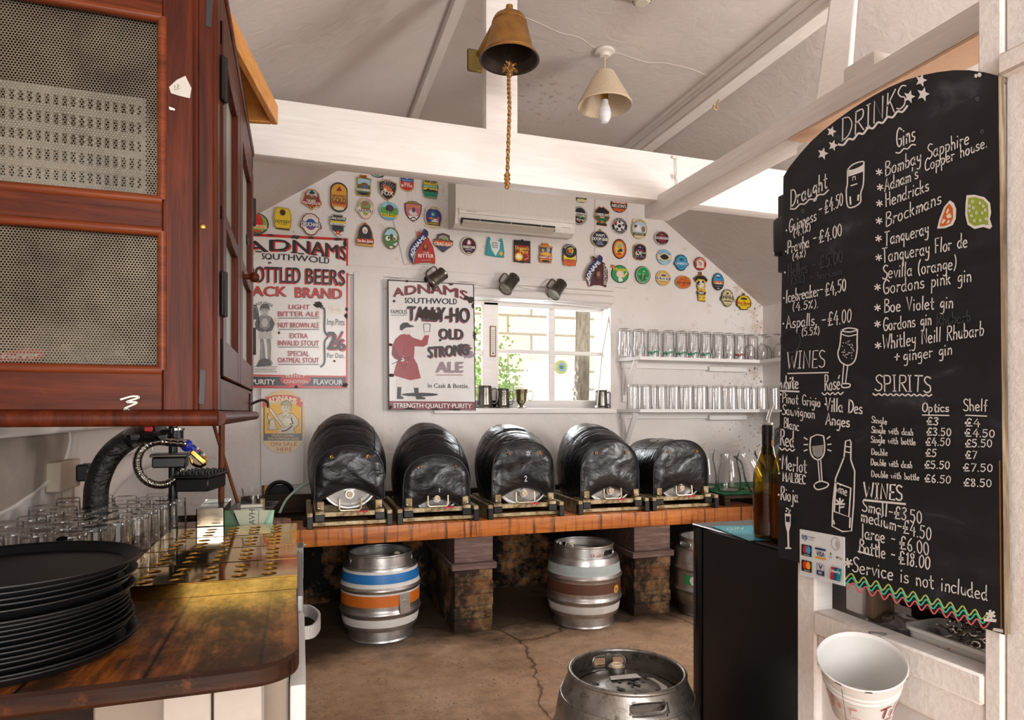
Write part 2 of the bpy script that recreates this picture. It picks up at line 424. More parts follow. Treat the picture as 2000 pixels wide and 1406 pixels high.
# ------------------------------------------------------------------ geometry
class MB:
    """collects shapes and links them as ONE mesh object"""
    def __init__(s, smooth=True): s.v = []; s.f = []; s.m = []; s.mats = []; s.smooth = smooth
    def mi(s, m):
        if m not in s.mats: s.mats.append(m)
        return s.mats.index(m)
    def add(s, verts, faces, m, xf=None):
        k = len(s.v); i = s.mi(m)
        s.v += [tuple(xf @ Vector(p)) if xf else tuple(p) for p in verts]
        for f in faces: s.f.append(tuple(k + a for a in f)); s.m.append(i)
        return s
    def box(s, a, b, m, bev=0.0, xf=None, seg=1):
        a = Vector(a); b = Vector(b)
        if bev <= 0:
            x0, y0, z0 = a; x1, y1, z1 = b
            vs = [(x, y, z) for x in (x0, x1) for y in (y0, y1) for z in (z0, z1)]
            return s.add(vs, [(0, 1, 3, 2), (4, 6, 7, 5), (0, 4, 5, 1), (2, 3, 7, 6), (0, 2, 6, 4), (1, 5, 7, 3)], m, xf)
        bm = bmesh.new(); bmesh.ops.create_cube(bm, size=1)
        for v in bm.verts: v.co = Vector([(a[i] + b[i]) / 2 + v.co[i] * (b[i] - a[i]) for i in range(3)])
        bev = min(bev, 0.45 * min(abs(b[i] - a[i]) for i in range(3)))
        bmesh.ops.bevel(bm, geom=bm.edges[:], offset=bev, segments=seg, affect='EDGES', profile=0.6)
        return s.bm(bm, m, xf)
    def bm(s, bm, m, xf=None):
        bm.verts.index_update()
        s.add([v.co.copy() for v in bm.verts], [[v.index for v in f.verts] for f in bm.faces], m, xf); bm.free(); return s
    def obox(s, c, ax, ay, az, m, bev=0.0):
        """box at centre c with half-extent vectors"""
        c = Vector(c); ax = Vector(ax); ay = Vector(ay); az = Vector(az)
        M4 = Matrix((( *ax, 0), (*ay, 0), (*az, 0), (0, 0, 0, 1))).transposed(); M4.translation = c
        if bev:
            lx, ly, lz = ax.length, ay.length, az.length
            M4 = Matrix(((*ax.normalized(), 0), (*ay.normalized(), 0), (*az.normalized(), 0), (0, 0, 0, 1))).transposed(); M4.translation = c
            return s.box((-lx, -ly, -lz), (lx, ly, lz), m, bev, M4)
        return s.box((-1, -1, -1), (1, 1, 1), m, 0, M4)
    def beam(s, p, q, w, h, m, up=(0, 0, 1), bev=0.004):
        p = Vector(p); q = Vector(q); d = (q - p); u = Vector(up); x = d.cross(u).normalized(); z = x.cross(d).normalized()
        return s.obox((p + q) / 2, x * w / 2, d / 2, z * h / 2, m, bev)
    def tube(s, pts, r, m, n=10, closed=False, cap=True):
        pts = [Vector(p) for p in pts]; L = len(pts)
        rr = r if isinstance(r, (list, tuple)) else [r] * L
        t0 = (pts[1] - pts[0]).normalized(); x = t0.orthogonal().normalized()
        vs = []
        for i, p in enumerate(pts):
            if closed: t = (pts[(i + 1) % L] - pts[i - 1])
            else: t = pts[min(i + 1, L - 1)] - pts[max(i - 1, 0)]
            t = t.normalized() if t.length > 1e-9 else t0
            x = (x - t * x.dot(t)); x = x.normalized() if x.length > 1e-9 else t.orthogonal().normalized()
            y = t.cross(x)
            vs += [p + (x * math.cos(a) + y * math.sin(a)) * rr[i] for a in [2 * math.pi * k / n for k in range(n)]]
        fs = []
        for i in range(L if closed else L - 1):
            a = i * n; b = ((i + 1) % L) * n
            fs += [(a + k, a + (k + 1) % n, b + (k + 1) % n, b + k) for k in range(n)]
        if cap and not closed: fs += [tuple(range(n))[::-1], tuple((L - 1) * n + k for k in range(n))]
        return s.add(vs, fs, m)
    def lathe(s, prof, m, n=32, xf=None, closed=False):
        """prof: (radius, height[, material]) from bottom to top, around z"""
        vs = []; L = len(prof)
        for q in prof: vs += [(q[0] * math.cos(a), q[0] * math.sin(a), q[1]) for a in [2 * math.pi * k / n for k in range(n)]]
        for i in range(L if closed else L - 1):
            mm = prof[i][2] if len(prof[i]) > 2 else m; a = i * n; b = ((i + 1) % L) * n
            base = len(s.v)
            s.add([vs[a + k] for k in range(n)] + [vs[b + k] for k in range(n)], [(k, (k + 1) % n, n + (k + 1) % n, n + k) for k in range(n)], mm, xf)
        return s
    def disc(s, r, z, m, n=32, xf=None, flip=False):
        f = tuple(range(n)); return s.add([(r * math.cos(2 * math.pi * k / n), r * math.sin(2 * math.pi * k / n), z) for k in range(n)], [f[::-1] if flip else f], m, xf)
    def cyl(s, p, q, r, m, n=16, r2=None):
        return s.tube([p, q], [r, r if r2 is None else r2], m, n)
    def torus(s, c, R, r, m, n=24, k=8, xf=None, rx=None):
        rx = rx or R
        pts = [Vector((R * math.cos(2 * math.pi * i / n), rx * math.sin(2 * math.pi * i / n), 0)) for i in range(n)]
        c = Vector(c); return s.tube([c + (xf @ p if xf else p) for p in pts], r, m, k, closed=True)
    def ball(s, c, r, m, n=14, xf=None, sc=(1, 1, 1)):
        bm = bmesh.new(); bmesh.ops.create_uvsphere(bm, u_segments=n, v_segments=max(6, n // 2), radius=1)
        for v in bm.verts: v.co = Vector((v.co.x * r * sc[0], v.co.y * r * sc[1], v.co.z * r * sc[2])) + Vector(c)
        return s.bm(bm, m, xf)
    def grid(s, fn, nu, nv, m, wrap=False, xf=None):
        vs = [fn(i / (nu if wrap else nu), j / nv) for j in range(nv + 1) for i in range(nu + (0 if wrap else 1))]
        w = nu if wrap else nu + 1
        fs = [(j * w + i, j * w + (i + 1) % w, (j + 1) * w + (i + 1) % w, (j + 1) * w + i) for j in range(nv) for i in range(nu)]
        return s.add(vs, fs, m, xf)
    def prism(s, outline, n, th, m, side=None):
        """solid from a planar outline of 3-D points pushed along n by th"""
        n = Vector(n).normalized() * th; k = len(outline)
        a = [Vector(p) for p in outline]; b = [p + n for p in a]
        s.add(a, [tuple(range(k))[::-1]], m); s.add(b, [tuple(range(k))], m)
        return s.add(a + b, [(i, (i + 1) % k, k + (i + 1) % k, k + i) for i in range(k)], side or m)
    def build(s, name, parent=None, o=(0, 0, 0), ang=38, mod=None):
        me = bpy.data.meshes.new(name); o = Vector(o)
        me.from_pydata([Vector(p) - o for p in s.v], [], s.f)
        for m in s.mats: me.materials.append(m)
        me.polygons.foreach_set('material_index', s.m)
        if s.smooth:
            me.polygons.foreach_set('use_smooth', [True] * len(s.f))
            me.update(); me.set_sharp_from_angle(angle=math.radians(ang))
        me.update()
        ob = bpy.data.objects.new(name, me); COL.objects.link(ob)
        if parent is not None: ob.parent = parent
        else: ob.location = o
        return ob

def tag(o, label=None, cat=None, group=None, kind=None):
    if label: o['label'] = label
    if cat: o['category'] = cat
    if group: o['group'] = group
    if kind: o['kind'] = kind
    return o
def thing(name, label, cat, loc=(0, 0, 0), group=None, rz=0):
    o = bpy.data.objects.new(name, None); COL.objects.link(o); o.location = loc; o.rotation_euler = (0, 0, rz)
    o.empty_display_size = 0.05
    return tag(o, label, cat, group)
def struct(o): o['kind'] = 'structure'; return o
def dup(root, loc, label, rz=0.0, group=None):
    r = root.copy(); COL.objects.link(r); r.location = loc; r.rotation_euler = (0, 0, rz); r['label'] = label
    if group: r['group'] = group
    for ch in list(root.children):
        c = ch.copy(); COL.objects.link(c); c.parent = r
        for g in list(ch.children):
            d = g.copy(); COL.objects.link(d); d.parent = c
    return r
def spl(pts, k=6, closed=False):
    """smooth curve through points of any dimension"""
    P = [Vector(p) for p in pts]; L = len(P)
    if L < 3: return P
    out = []
    for i in range(L if closed else L - 1):
        p1 = P[i]; p2 = P[(i + 1) % L]
        p0 = P[i - 1] if (closed or i > 0) else p1; p3 = P[(i + 2) % L] if (closed or i + 2 < L) else p2
        for j in range(k):
            t = j / k
            out.append(0.5 * ((2 * p1) + (p2 - p0) * t + (2 * p0 - 5 * p1 + 4 * p2 - p3) * t * t + (3 * p1 - p0 - 3 * p2 + p3) * t ** 3))
    if not closed: out.append(P[-1])
    return out
def ell(u, v, a, b, n=32, a0=0, a1=360):
    full = abs(a1 - a0) >= 360
    return [(u + a * math.cos(math.radians(a0 + (a1 - a0) * k / (n if full else n - 1))), v + b * math.sin(math.radians(a0 + (a1 - a0) * k / (n if full else n - 1)))) for k in range(n)]

# ------------------------------------------------------------------ printed lettering
_TXT = {}
def glyphs(txt, bold=0.0):
    bold = 0
    key = (txt, bold)
    if key in _TXT: return _TXT[key]
    c = bpy.data.curves.new('lettering', 'FONT'); c.body = txt; c.size = 1; c.offset = bold; c.resolution_u = 3; c.fill_mode = 'FRONT'
    ob = bpy.data.objects.new('lettering', c); COL.objects.link(ob)
    dg = bpy.context.evaluated_depsgraph_get(); me = bpy.data.meshes.new_from_object(ob.evaluated_get(dg))
    vs = [(v.co.x, v.co.y) for v in me.vertices]; fs = [tuple(p.vertices) for p in me.polygons]
    bpy.data.objects.remove(ob); bpy.data.curves.remove(c); bpy.data.meshes.remove(me)
    if vs:
        x0 = min(v[0] for v in vs); x1 = max(v[0] for v in vs)
        vs = [((v[0] - x0), v[1] / 0.70) for v in vs]; _TXT[key] = (vs, fs, max(x1 - x0, 1e-6))
    else: _TXT[key] = ([], [], 1)
    return _TXT[key]

class Art:
    """flat drawing laid on a plane of the room, in the coordinates of the photograph; proj(u, v, off) gives the place"""
    def __init__(s, proj, z0=0.0006, dz=0.00012): s.p = proj; s.z = z0; s.dz = dz; s.mb = MB(False)
    def up(s): s.z += s.dz
    def poly(s, pts, m):
        s.up(); s.mb.add([s.p(a, b, s.z) for a, b in pts], [tuple(range(len(pts)))], m); return s
    def rect(s, u0, v0, u1, v1, m): return s.poly([(u0, v0), (u1, v0), (u1, v1), (u0, v1)], m)
    def oval(s, u, v, a, b, m, n=28): return s.poly(ell(u, v, a, b, n), m)
    def ring(s, u, v, a, b, w, m, n=36, a0=0, a1=360):
        s.up(); P = ell(u, v, a, b, n, a0, a1); Q = ell(u, v, a - w, b - w, n, a0, a1); full = abs(a1 - a0) >= 360
        s.mb.add([s.p(x, y, s.z) for x, y in P + Q], [(i, (i + 1) % n, n + (i + 1) % n, n + i) for i in range(n if full else n - 1)], m); return s
    def line(s, pts, w, m, smooth=False, closed=False, up=True):
        if up: s.up()
        P = [Vector(p) for p in (spl(pts, 5, closed) if smooth else pts)]
        if closed: P = P + [P[0]]
        L = len(P); vs = []
        for i, p in enumerate(P):
            t = P[min(i + 1, L - 1)] - P[max(i - 1, 0)]
            if t.length < 1e-9: t = Vector((1, 0))
            t.normalize(); nn = Vector((-t.y, t.x)) * w / 2
            e = t * w * 0.35 * (-1 if i == 0 else (1 if i == L - 1 else 0))
            vs += [p + nn + e, p - nn + e]
        s.mb.add([s.p(a.x, a.y, s.z) for a in vs], [(2 * i, 2 * i + 1, 2 * i + 3, 2 * i + 2) for i in range(L - 1)], m); return s
    def text(s, t, a, b, h, m, bold=0.0, sh=None, slant=0.0):
        """baseline from a to b (photo pixels), capitals h pixels high"""
        s.up(); vs, fs, Wd = glyphs(t, bold); a = Vector(a); d = Vector(b) - a
        e = bold * abs(h) * 1.3
        for ex, ey in ((-e, 0), (e, 0), (0, e * .6)) if e else ((0, 0),):
            out = []; s.z += .00003
            for x, y in vs:
                q = a + d * (x / Wd) + Vector((slant * y * h + ex, -y * h + ey)); out.append(s.p(q.x, q.y, s.z))
            s.mb.add(out, fs, m)
        return s
    def ctext(s, t, u, v, w, h, m, bold=0.0, slope=0.0):
        return s.text(t, (u - w / 2, v - slope * w / 2 + h / 2), (u + w / 2, v + slope * w / 2 + h / 2), h, m, bold)
    def arc(s, t, u, v, a, b, a0, a1, h, m, bold=0.0, inv=False):
        """text along an ellipse; angles in degrees, 0 right, -90 top"""
        s.up(); vs, fs, Wd = glyphs(t, bold); out = []
        for x, y in vs:
            g = math.radians(a0 + (a1 - a0) * x / Wd); k = (-y if inv else y) * h
            out.append(s.p(u + (a + k) * math.cos(g), v + (b + k) * math.sin(g), s.z))
        s.mb.add(out, fs, m); return s
    def curve(s, t, top, bot, m, bold=0.0):
        """text filling the band between two px curves top(x), bot(x), x in 0..1"""
        s.up(); vs, fs, Wd = glyphs(t, bold); e = bold * 30
        for ex, ey in ((-e, 0), (e, 0), (0, e * .5)) if e else ((0, 0),):
            out = []; s.z += .00003
            for x, y in vs:
                A = Vector(bot(x / Wd)); B = Vector(top(x / Wd)); q = A + (B - A) * y; out.append(s.p(q.x + ex, q.y + ey, s.z))
            s.mb.add(out, fs, m)
        return s
    def build(s, name, parent, o=(0, 0, 0)): return s.mb.build(name, parent, o)

def planeY(Y): return lambda u, v, off: onY(u, v, Y - off)
def planeX(X): return lambda u, v, off: onX(u, v, X - off)

# ------------------------------------------------------------------ chalk hand (one stroke letters; x-height 10, capitals 20)
HAND = {
'a': '10|8,9 5,10 1,8 0,4 3,0 6,1 8,5|!8,10 8,1 10,0', 'b': '9|!1,20 1,0|1,7 4,10 8,8 8,3 5,0 1,1', 'c': '8|8,9 4,10 1,8 0,4 3,0 8,1',
'd': '10|8,9 5,10 1,8 0,4 3,0 6,1 8,5|!8,20 8,1 10,0', 'e': '9|1,5 8,6 7,9 4,10 1,8 0,4 3,0 8,1', 'f': '7|7,19 4,19 3,14 3,0|!0,10 6,10',
'g': '9|8,9 4,10 1,7 1,3 4,2 8,6|8,10 8,-4 5,-8 1,-7', 'h': '9|!1,20 1,0|1,6 4,10 7,9 8,5 8,0', 'i': '3|!1,10 1,0|!1,15 1,16', 'j': '5|4,10 4,-5 2,-8 -1,-7|!4,15 4,16',
'k': '9|!1,20 1,0|!7,10 1,4|!3,6 8,0', 'l': '3|!1,20 1,0', 'm': '13|!1,10 1,0|1,6 4,10 6,8 6,0|6,6 9,10 12,8 12,0', 'n': '9|!1,10 1,0|1,6 4,10 7,9 8,5 8,0',
'o': '9|4,10 1,8 0,4 3,0 7,1 8,5 7,9 4,10', 'p': '9|!1,10 1,-9|1,7 4,10 8,8 8,3 5,0 1,2', 'q': '9|8,9 4,10 1,7 1,3 4,1 8,5|!8,10 8,-9', 'r': '7|!1,10 1,0|1,5 3,9 7,9',
's': '8|7,9 4,10 1,8 3,5 7,4 7,1 4,0 0,1', 't': '7|3,17 3,3 5,0 7,1|!0,11 7,11', 'u': '9|1,10 1,3 4,0 7,3 8,10|!8,10 8,0', 'v': '8|!0,10 4,0 8,10', 'w': '12|!0,10 3,0 6,8 9,0 12,10',
'x': '8|!0,10 8,0|!8,10 0,0', 'y': '8|1,10 1,5 4,3 8,6|8,10 7,-4 4,-8 0,-7', 'z': '8|!0,10 8,10 0,0 8,0', 'é': '9|1,5 8,6 7,9 4,10 1,8 0,4 3,0 8,1|!4,14 7,18',
'A': '12|!0,0 6,20 12,0|!2,7 10,7', 'B': '11|!1,20 1,0|1,20 8,19 9,14 1,11|1,11 10,9 10,2 1,0', 'C': '11|11,17 7,20 2,16 1,8 4,1 11,2', 'D': '12|!1,20 1,0|0,20 8,18 12,10 8,2 0,0',
'E': '9|!9,20 1,20 1,0 9,0|!1,10 7,10', 'F': '9|!9,20 1,20 1,0|!1,10 7,10', 'G': '12|12,17 7,20 2,16 1,7 5,0 11,2 11,8|!6,8 12,8', 'H': '11|!1,20 1,0|!10,20 10,0|!1,10 10,10',
'I': '5|!2,20 2,0|!0,20 4,20|!0,0 4,0', 'K': '10|!1,20 1,0|!10,20 1,9|!4,12 10,0', 'L': '9|!1,20 1,0 9,0', 'M': '14|!1,0 2,20 7,6 12,20 13,0', 'N': '12|!1,0 1,20 11,0 11,20',
'O': '12|6,20 1,16 1,5 6,0 11,4 11,16 6,20', 'P': '10|!1,20 1,0|1,20 9,19 9,11 1,9', 'R': '11|!1,20 1,0|1,20 9,19 9,12 1,10|!4,10 11,0', 'S': '10|10,18 5,20 1,16 4,11 9,8 9,2 4,0 0,2',
'T': '11|!0,20 11,20|!5,20 5,0', 'V': '11|!0,20 5,0 11,20', 'W': '16|!0,20 4,0 8,15 12,0 16,20', 'Y': '11|!0,20 5,10 11,20|!5,10 5,0',
'0': '10|5,20 1,15 1,5 5,0 9,5 9,15 5,20', '1': '4|!0,16 3,20 3,0', '2': '10|1,16 5,20 9,16 7,9 1,0|!1,0 10,0', '3': '10|1,18 5,20 9,16 4,11 9,6 6,0 0,2',
'4': '11|!7,20 0,7 11,7|!8,13 8,-1', '5': '10|!9,20 2,20 1,12|1,12 7,12 9,6 5,0 0,2', '6': '10|8,20 3,14 1,5 5,0 9,4 6,10 1,7', '7': '10|!0,20 9,20 3,0', '8': '10|5,20 1,16 8,7 7,1 4,0 1,4 8,15 5,20', '9': '10|8,18 4,20 1,15 4,11 8,14 8,18 7,0',
'£': '12|11,17 8,20 4,17 4,4 1,0|!1,0 12,1|!0,10 9,10|!0,7 9,7', '.': '3|!1,0 1,1', ',': '4|!2,1 0,-4', '-': '9|!1,9 8,9', '(': '5|4,21 1,14 1,5 4,-2', ')': '5|1,21 4,14 4,5 1,-2',
'%': '11|!10,20 1,0|2,18 1,15 3,14 4,17 2,18|8,5 7,2 9,1 10,4 8,5', '*': '12|!6,16 6,2|!1,13 11,5|!11,13 1,5', '+': '11|!5,13 5,2|!0,8 10,8', "'": '4|!2,20 1,15', '/': '8|!7,20 0,0', '&': '11|10,0 3,14 5,19 7,15 1,5 4,0 10,7', ' ': '8',
}
def hand(art, t, a, b, h, m, w=2.0, jit=0.5):
    rnd = random.Random(sum(map(ord, t)) + int(a[0]))
    pen = 0; strokes = []
    for ch in t:
        g = HAND.get(ch, HAND[' ']).split('|'); dy = rnd.uniform(-jit, jit); sl = rnd.uniform(-0.05, 0.09)
        for st in g[1:]:
            sharp = st[0] == '!'; P = [tuple(map(float, q.split(','))) for q in st.lstrip('!').split()]
            P = [(pen + x + sl * y, y + dy) for x, y in P]
            strokes.append(P if sharp else [(q[0], q[1]) for q in spl(P, 4)])
        pen += float(g[0]) + 3.2
    Wd = max(pen - 3.2, 1); a = Vector(a); d = Vector(b) - a; art.up()
    for P in strokes:
        Q = [(a + d * (x / Wd) + Vector((0, -y * h / 20))) for x, y in P]
        art.line([(q.x, q.y) for q in Q], w * .80 * rnd.uniform(0.88, 1.12), m, up=False)
# ================================================================== THE ROOM
YB = 4.05                       # inner face of the back wall
XL, XR = -0.80, 3.30            # side walls
EL, ER = 1.90, 1.93             # height of the eaves
PLX, PLZ, PRX, PRZ = 0.63, 2.87, 2.0, 2.80     # where the slopes meet the flat ceiling
YF = -1.25
def slopeL(x): return EL + (PLZ - EL) * (x - XL) / (PLX - XL)
def slopeR(x): return ER + (PRZ - ER) * (x - XR) / (PRX - XR)
WX0, WX1 = xY(846, YB), xY(1193, YB)
WZ0, WZ1 = zY(1000, 797, YB), zY(1060, 588, YB)
SOOT = 0.56
b = MB(False)
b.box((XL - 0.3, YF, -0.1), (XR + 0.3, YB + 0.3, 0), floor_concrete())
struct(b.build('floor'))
# back gable wall, with the window opening and its reveals
b = MB(False); m = mould_wall()
def yp(*p): return [(x, YB, z) for x, z in p]
b.add(yp((XL, SOOT), (WX0, SOOT), (WX0, slopeL(0.5) if WX0 > PLX else slopeL(WX0)), (XL, EL)), [(0, 1, 2, 3)], m) if WX0 <= PLX else \
    b.add(yp((XL, SOOT), (WX0, SOOT), (WX0, PLZ), (PLX, PLZ), (XL, EL)), [(0, 1, 2, 3, 4)], m)
b.add(yp((WX1, SOOT), (XR, SOOT), (XR, ER), (PRX, PRZ), (WX1, PRZ)), [(0, 1, 2, 3, 4)], m) if WX1 < PRX else \
    b.add(yp((WX1, SOOT), (XR, SOOT), (XR, ER), (WX1, slopeR(WX1))), [(0, 1, 2, 3)], m)
b.add(yp((WX0, SOOT), (WX1, SOOT), (WX1, WZ0), (WX0, WZ0)), [(0, 1, 2, 3)], m)
b.add(yp((WX0, WZ1), (WX1, WZ1), (WX1, slopeR(WX1) if WX1 > PRX else PRZ), (PRX if WX1 > PRX else WX1, PRZ), (PLX if WX0 < PLX else WX0, PLZ), (WX0, slopeL(WX0) if WX0 < PLX else PLZ)), [(0, 1, 2, 3, 4, 5)], m)
for A, B2 in (((WX0, WZ0), (WX0, WZ1)), ((WX1, WZ0), (WX1, WZ1)), ((WX0, WZ1), (WX1, WZ1)), ((WX0, WZ0), (WX1, WZ0))):
    b.add([(A[0], YB, A[1]), (B2[0], YB, B2[1]), (B2[0], YB + 0.26, B2[1]), (A[0], YB + 0.26, A[1])], [(0, 1, 2, 3)], m)
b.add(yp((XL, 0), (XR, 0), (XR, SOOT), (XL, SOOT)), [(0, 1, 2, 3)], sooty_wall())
struct(b.build('wall_back'))
b = MB(False)
b.add([(XL, YF, 0), (XL, YB, 0), (XL, YB, EL), (XL, YF, EL)], [(0, 1, 2, 3)], plaster())
struct(b.build('wall_left'))
b = MB(False); m = plaster()       # right wall, built without a window; the lamp before it is assumed
b.add([(XR, YF, 0), (XR, YB, 0), (XR, YB, ER), (XR, YF, ER)], [(0, 1, 2, 3)], m)
struct(b.build('wall_right'))
b = MB(False); m = ceiling_paint()
for nm, P in (('ceiling_left', [(XL, EL), (PLX, PLZ)]), ('ceiling', [(PLX, PLZ), (PRX, PRZ)]), ('ceiling_right', [(PRX, PRZ), (XR, ER)])):
    b = MB(False); (x0, z0), (x1, z1) = P
    b.add([(x0, YF, z0), (x1, YF, z1), (x1, YB, z1), (x0, YB, z0)], [(0, 1, 2, 3)], m)
    b.add([(x0, YF, z0 + .12), (x1, YF, z1 + .12), (x1, YB + .3, z1 + .12), (x0, YB + .3, z0 + .12)], [(0, 1, 2, 3)], m)
    struct(b.build(nm))
# wavy crack of the ceiling joint that runs past the lamp
zc = lambda x: PLZ + (PRZ - PLZ) * (x - PLX) / (PRX - PLX)
crk = []
for u, v in ((1025, 33), (1060, 48), (1096, 64), (1130, 72), (1165, 94), (1210, 104), (1262, 121), (1300, 123), (1352, 135), (1392, 152), (1430, 156)):
    r = ray(u, v); d = 1.68 / r.z; x = r.x * d
    for _ in range(4): d = (zc(r.x * d) - CZ) / r.z
    crk.append((r.x * d, r.y * d, zc(r.x * d) - 0.001))
struct(MB().tube(spl(crk, 4), 0.0014, ceiling_paint(), 6).build('trim_1'))

# painted timbers --------------------------------------------------
TY = 2.35
b = MB(); b.box((XL, TY, 2.008), (XR, TY + .075, 2.205), white_wood(), 0.008, seg=2); struct(b.build('trim_2'))
b = MB(); kx0, kx1 = xY(950, TY), xY(1012, TY); b.box((kx0, TY + .004, 2.2), (kx1, TY + .07, 2.86), white_wood(), 0.006, seg=2); struct(b.build('trim_3'))
b = MB(); b.box((PLX - .03, YF, PLZ - .045), (PLX + .025, YB, PLZ + .01), white_wood_y(), 0.008); struct(b.build('trim_4'))
b = MB(); b.box((PRX - .04, YF, PRZ - .075), (PRX + .05, YB, PRZ + .01), white_wood_y(), 0.008)
b.box((PRX - .075, YF, PRZ - .022), (PRX - .04, YB, PRZ + .01), white_wood_y(), 0.006); struct(b.build('trim_5'))
b = MB(); PX = 1.395; b.box((PX, 0.5, 1.962), (PX + .115, TY + .11, 2.03), white_wood_y(), 0.008, seg=2); struct(b.build('trim_6'))
p = onX(1623, 172, PX + .05); q = onX(1650, 18, 1.96); b = MB(); b.beam((p.x, p.y, 1.98), (q.x, q.y, q.z + .06), 0.085, 0.085, white_wood(), bev=0.006); struct(b.build('trim_7'))
p = onX(1650, 150, PX + .02); q = onX(1712, 112, PX + .02)
b = MB(); b.box((PX + .012, q.y, 2.03), (PX + .10, p.y, 2.075), white_wood_y(), 0.01, seg=2); struct(b.build('trim_8'))
b = MB(); p = onX(1580, 240, PX + .04); b.box((PX + .01, p.y - .03, .8), (PX + .06, p.y + .02, 1.93), white_wood(), 0.005); b.box((PX + .06, p.y - .09, .8), (PX + .1, p.y - .03, 1.93), white_wood(), 0.004); struct(b.build('trim_9'))
# low battens and the bulging lintel painted into the wall
b = MB(); b.box((xY(655, YB), YB - .022, zY(720, 540, YB)), (WX1 + .02, YB + .01, zY(720, 520, YB) - .0), plaster(), 0.014, seg=2)
b.box((xY(860, YB), YB - .055, WZ1), (WX1 + .01, YB + .01, WZ1 + .055), plaster(), 0.022, seg=3); struct(b.build('trim_10'))
lt = []; lb = []
for u, v in ((700, 556), (780, 552), (870, 548), (905, 541), (960, 552), (1040, 573), (1120, 583), (1192, 592)): lt.append(onY(u, v, YB - .03))
b = MB(); b.tube([(p.x, YB + .012, p.z) for p in spl(lt, 5)], 0.036, plaster(), 12); struct(b.build('trim_11'))
b = MB(); b.box((xY(690, YB), YB - .03, .62), (xY(748, YB), YB + .01, zY(720, 532, YB)), plaster(), 0.01, seg=2); struct(b.build('trim_12'))
p = onY(742, 330, YB); q = onY(808, 515, YB); b = MB(); b.beam((p.x, YB + .006, p.z + .25), (q.x, YB + .006, q.z), 0.13, 0.03, plaster(), up=(0, 1, 0), bev=.008); struct(b.build('trim_13'))
b = MB(); b.box((xY(1160, YB), YB - .009, zY(1160, 560, YB)), (xY(1225, YB), YB + .01, 2.69), plaster(), 0.01); struct(b.build('trim_14'))
p = onY(640, 515, YB); q = onY(1190, 560, YB)
# left wall: recessed taupe field under the cupboard, edged by the white plaster
out = [(-60, 846), (60, 843), (124, 838), (132, 850), (131, 868), (126, 888), (117, 908), (104, 926), (88, 942), (64, 962), (40, 978), (15, 994), (-60, 1030)]
b = MB(False); n = N('taupe_plaster'); tm = n.noise(6, 6, .7); n.bump(n.noise(40, 5), .2, .004); n.fin(n.ramp(tm, (.3, '#a3968b'), (.7, '#b5a89c')), .85, spec=.2)
b.prism([onX(u, v, XL) for u, v in out], (1, 0, 0), 0.006, n.m); struct(b.build('trim_15'))
b = MB(); b.tube(spl([onX(u, v, XL) + Vector((.004, 0, 0)) for u, v in out[1:]], 4), 0.008, plaster(), 8); struct(b.build('trim_16'))
# cream curved rib in the corner under the cupboard
b = MB(); pts = [onX(u, v, XL + .02) for u, v in ((176, 985), (196, 960), (228, 925), (262, 905), (286, 896))]
b.tube(spl(pts, 5), 0.05, plaster(), 12); struct(b.build('trim_17'))
b = MB(); b.box((XL, 1.6, 1.075), (XL + .10, YB, 1.118), white_wood_y(), .008); struct(b.build('trim_18'))

# window ---------------------------------------------------------
WY = YB + .13
ww = white_wood(); win = thing('window_1', 'white painted casement window beside the hanging sign', 'window', ((WX0 + WX1) / 2, WY, WZ0)); win['kind'] = 'structure'
o = win.location.copy()
def zw(v, u=1060): return zY(u, v, WY)
X = lambda u: xY(u, WY)
b = MB()
for x0, x1, z0, z1 in ((WX0, WX1, WZ0 - .01, zw(781)), (WX0, WX1, zw(602), WZ1 + .02), (X(1176), WX1 + .01, WZ0, WZ1), (X(944), X(974), WZ0, WZ1), (WX0 - .01, X(885), WZ0, WZ1)):
    b.box((x0, WY, z0), (x1, WY + .06, z1), ww, .006)
b.build('frame', win, o)
b = MB(); b.box((X(1073), WY + .01, zw(781)), (X(1085), WY + .05, zw(602)), ww, .004)
b.box((X(974), WY + .012, zw(691)), (X(1176), WY + .05, zw(684)), ww, .003); b.box((X(885), WY + .012, zw(691, 925)), (X(944), WY + .05, zw(684, 925)), ww, .003)
b.build('glazing_bar', win, o)
b = MB(); b.box((X(974), WY + .028, zw(781)), (X(1176), WY + .031, zw(602)), pane()); b.box((X(885), WY + .028, zw(781)), (X(944), WY + .031, zw(602)), pane()); b.build('pane', win, o)
b = MB(); b.box((WX0 - .0, YB - .035, WZ0 - .035), (WX1 + .03, WY + .02, WZ0), white_wood(), .008, seg=2); b.build('sill', win, o)
# small round sticker on the glass
A = Art(planeY(WY + .026)); A.oval(1096, 717, 13, 14, paint('#cfd977')); A.oval(1097, 717, 8, 9, paint('#8fb9c8')); A.oval(1097, 717, 4, 4, paint('#4f7f6a'))
tag(A.build('sticker', None, onY(1096, 717, WY + .025)), 'round yellow and green sticker on the window glass', 'sticker')
# thin white rod leaning across the right side of the window
b = MB(); b.tube([onY(1193, 600, YB + .03), onY(1176, 690, YB + .03), onY(1166, 796, YB - .01)], .0045, paint('#dcd8d2'), 8)
tag(b.build('window_rod', None, onY(1166, 796, YB - .01)), 'thin white rod leaning in the right corner of the window', 'rod')
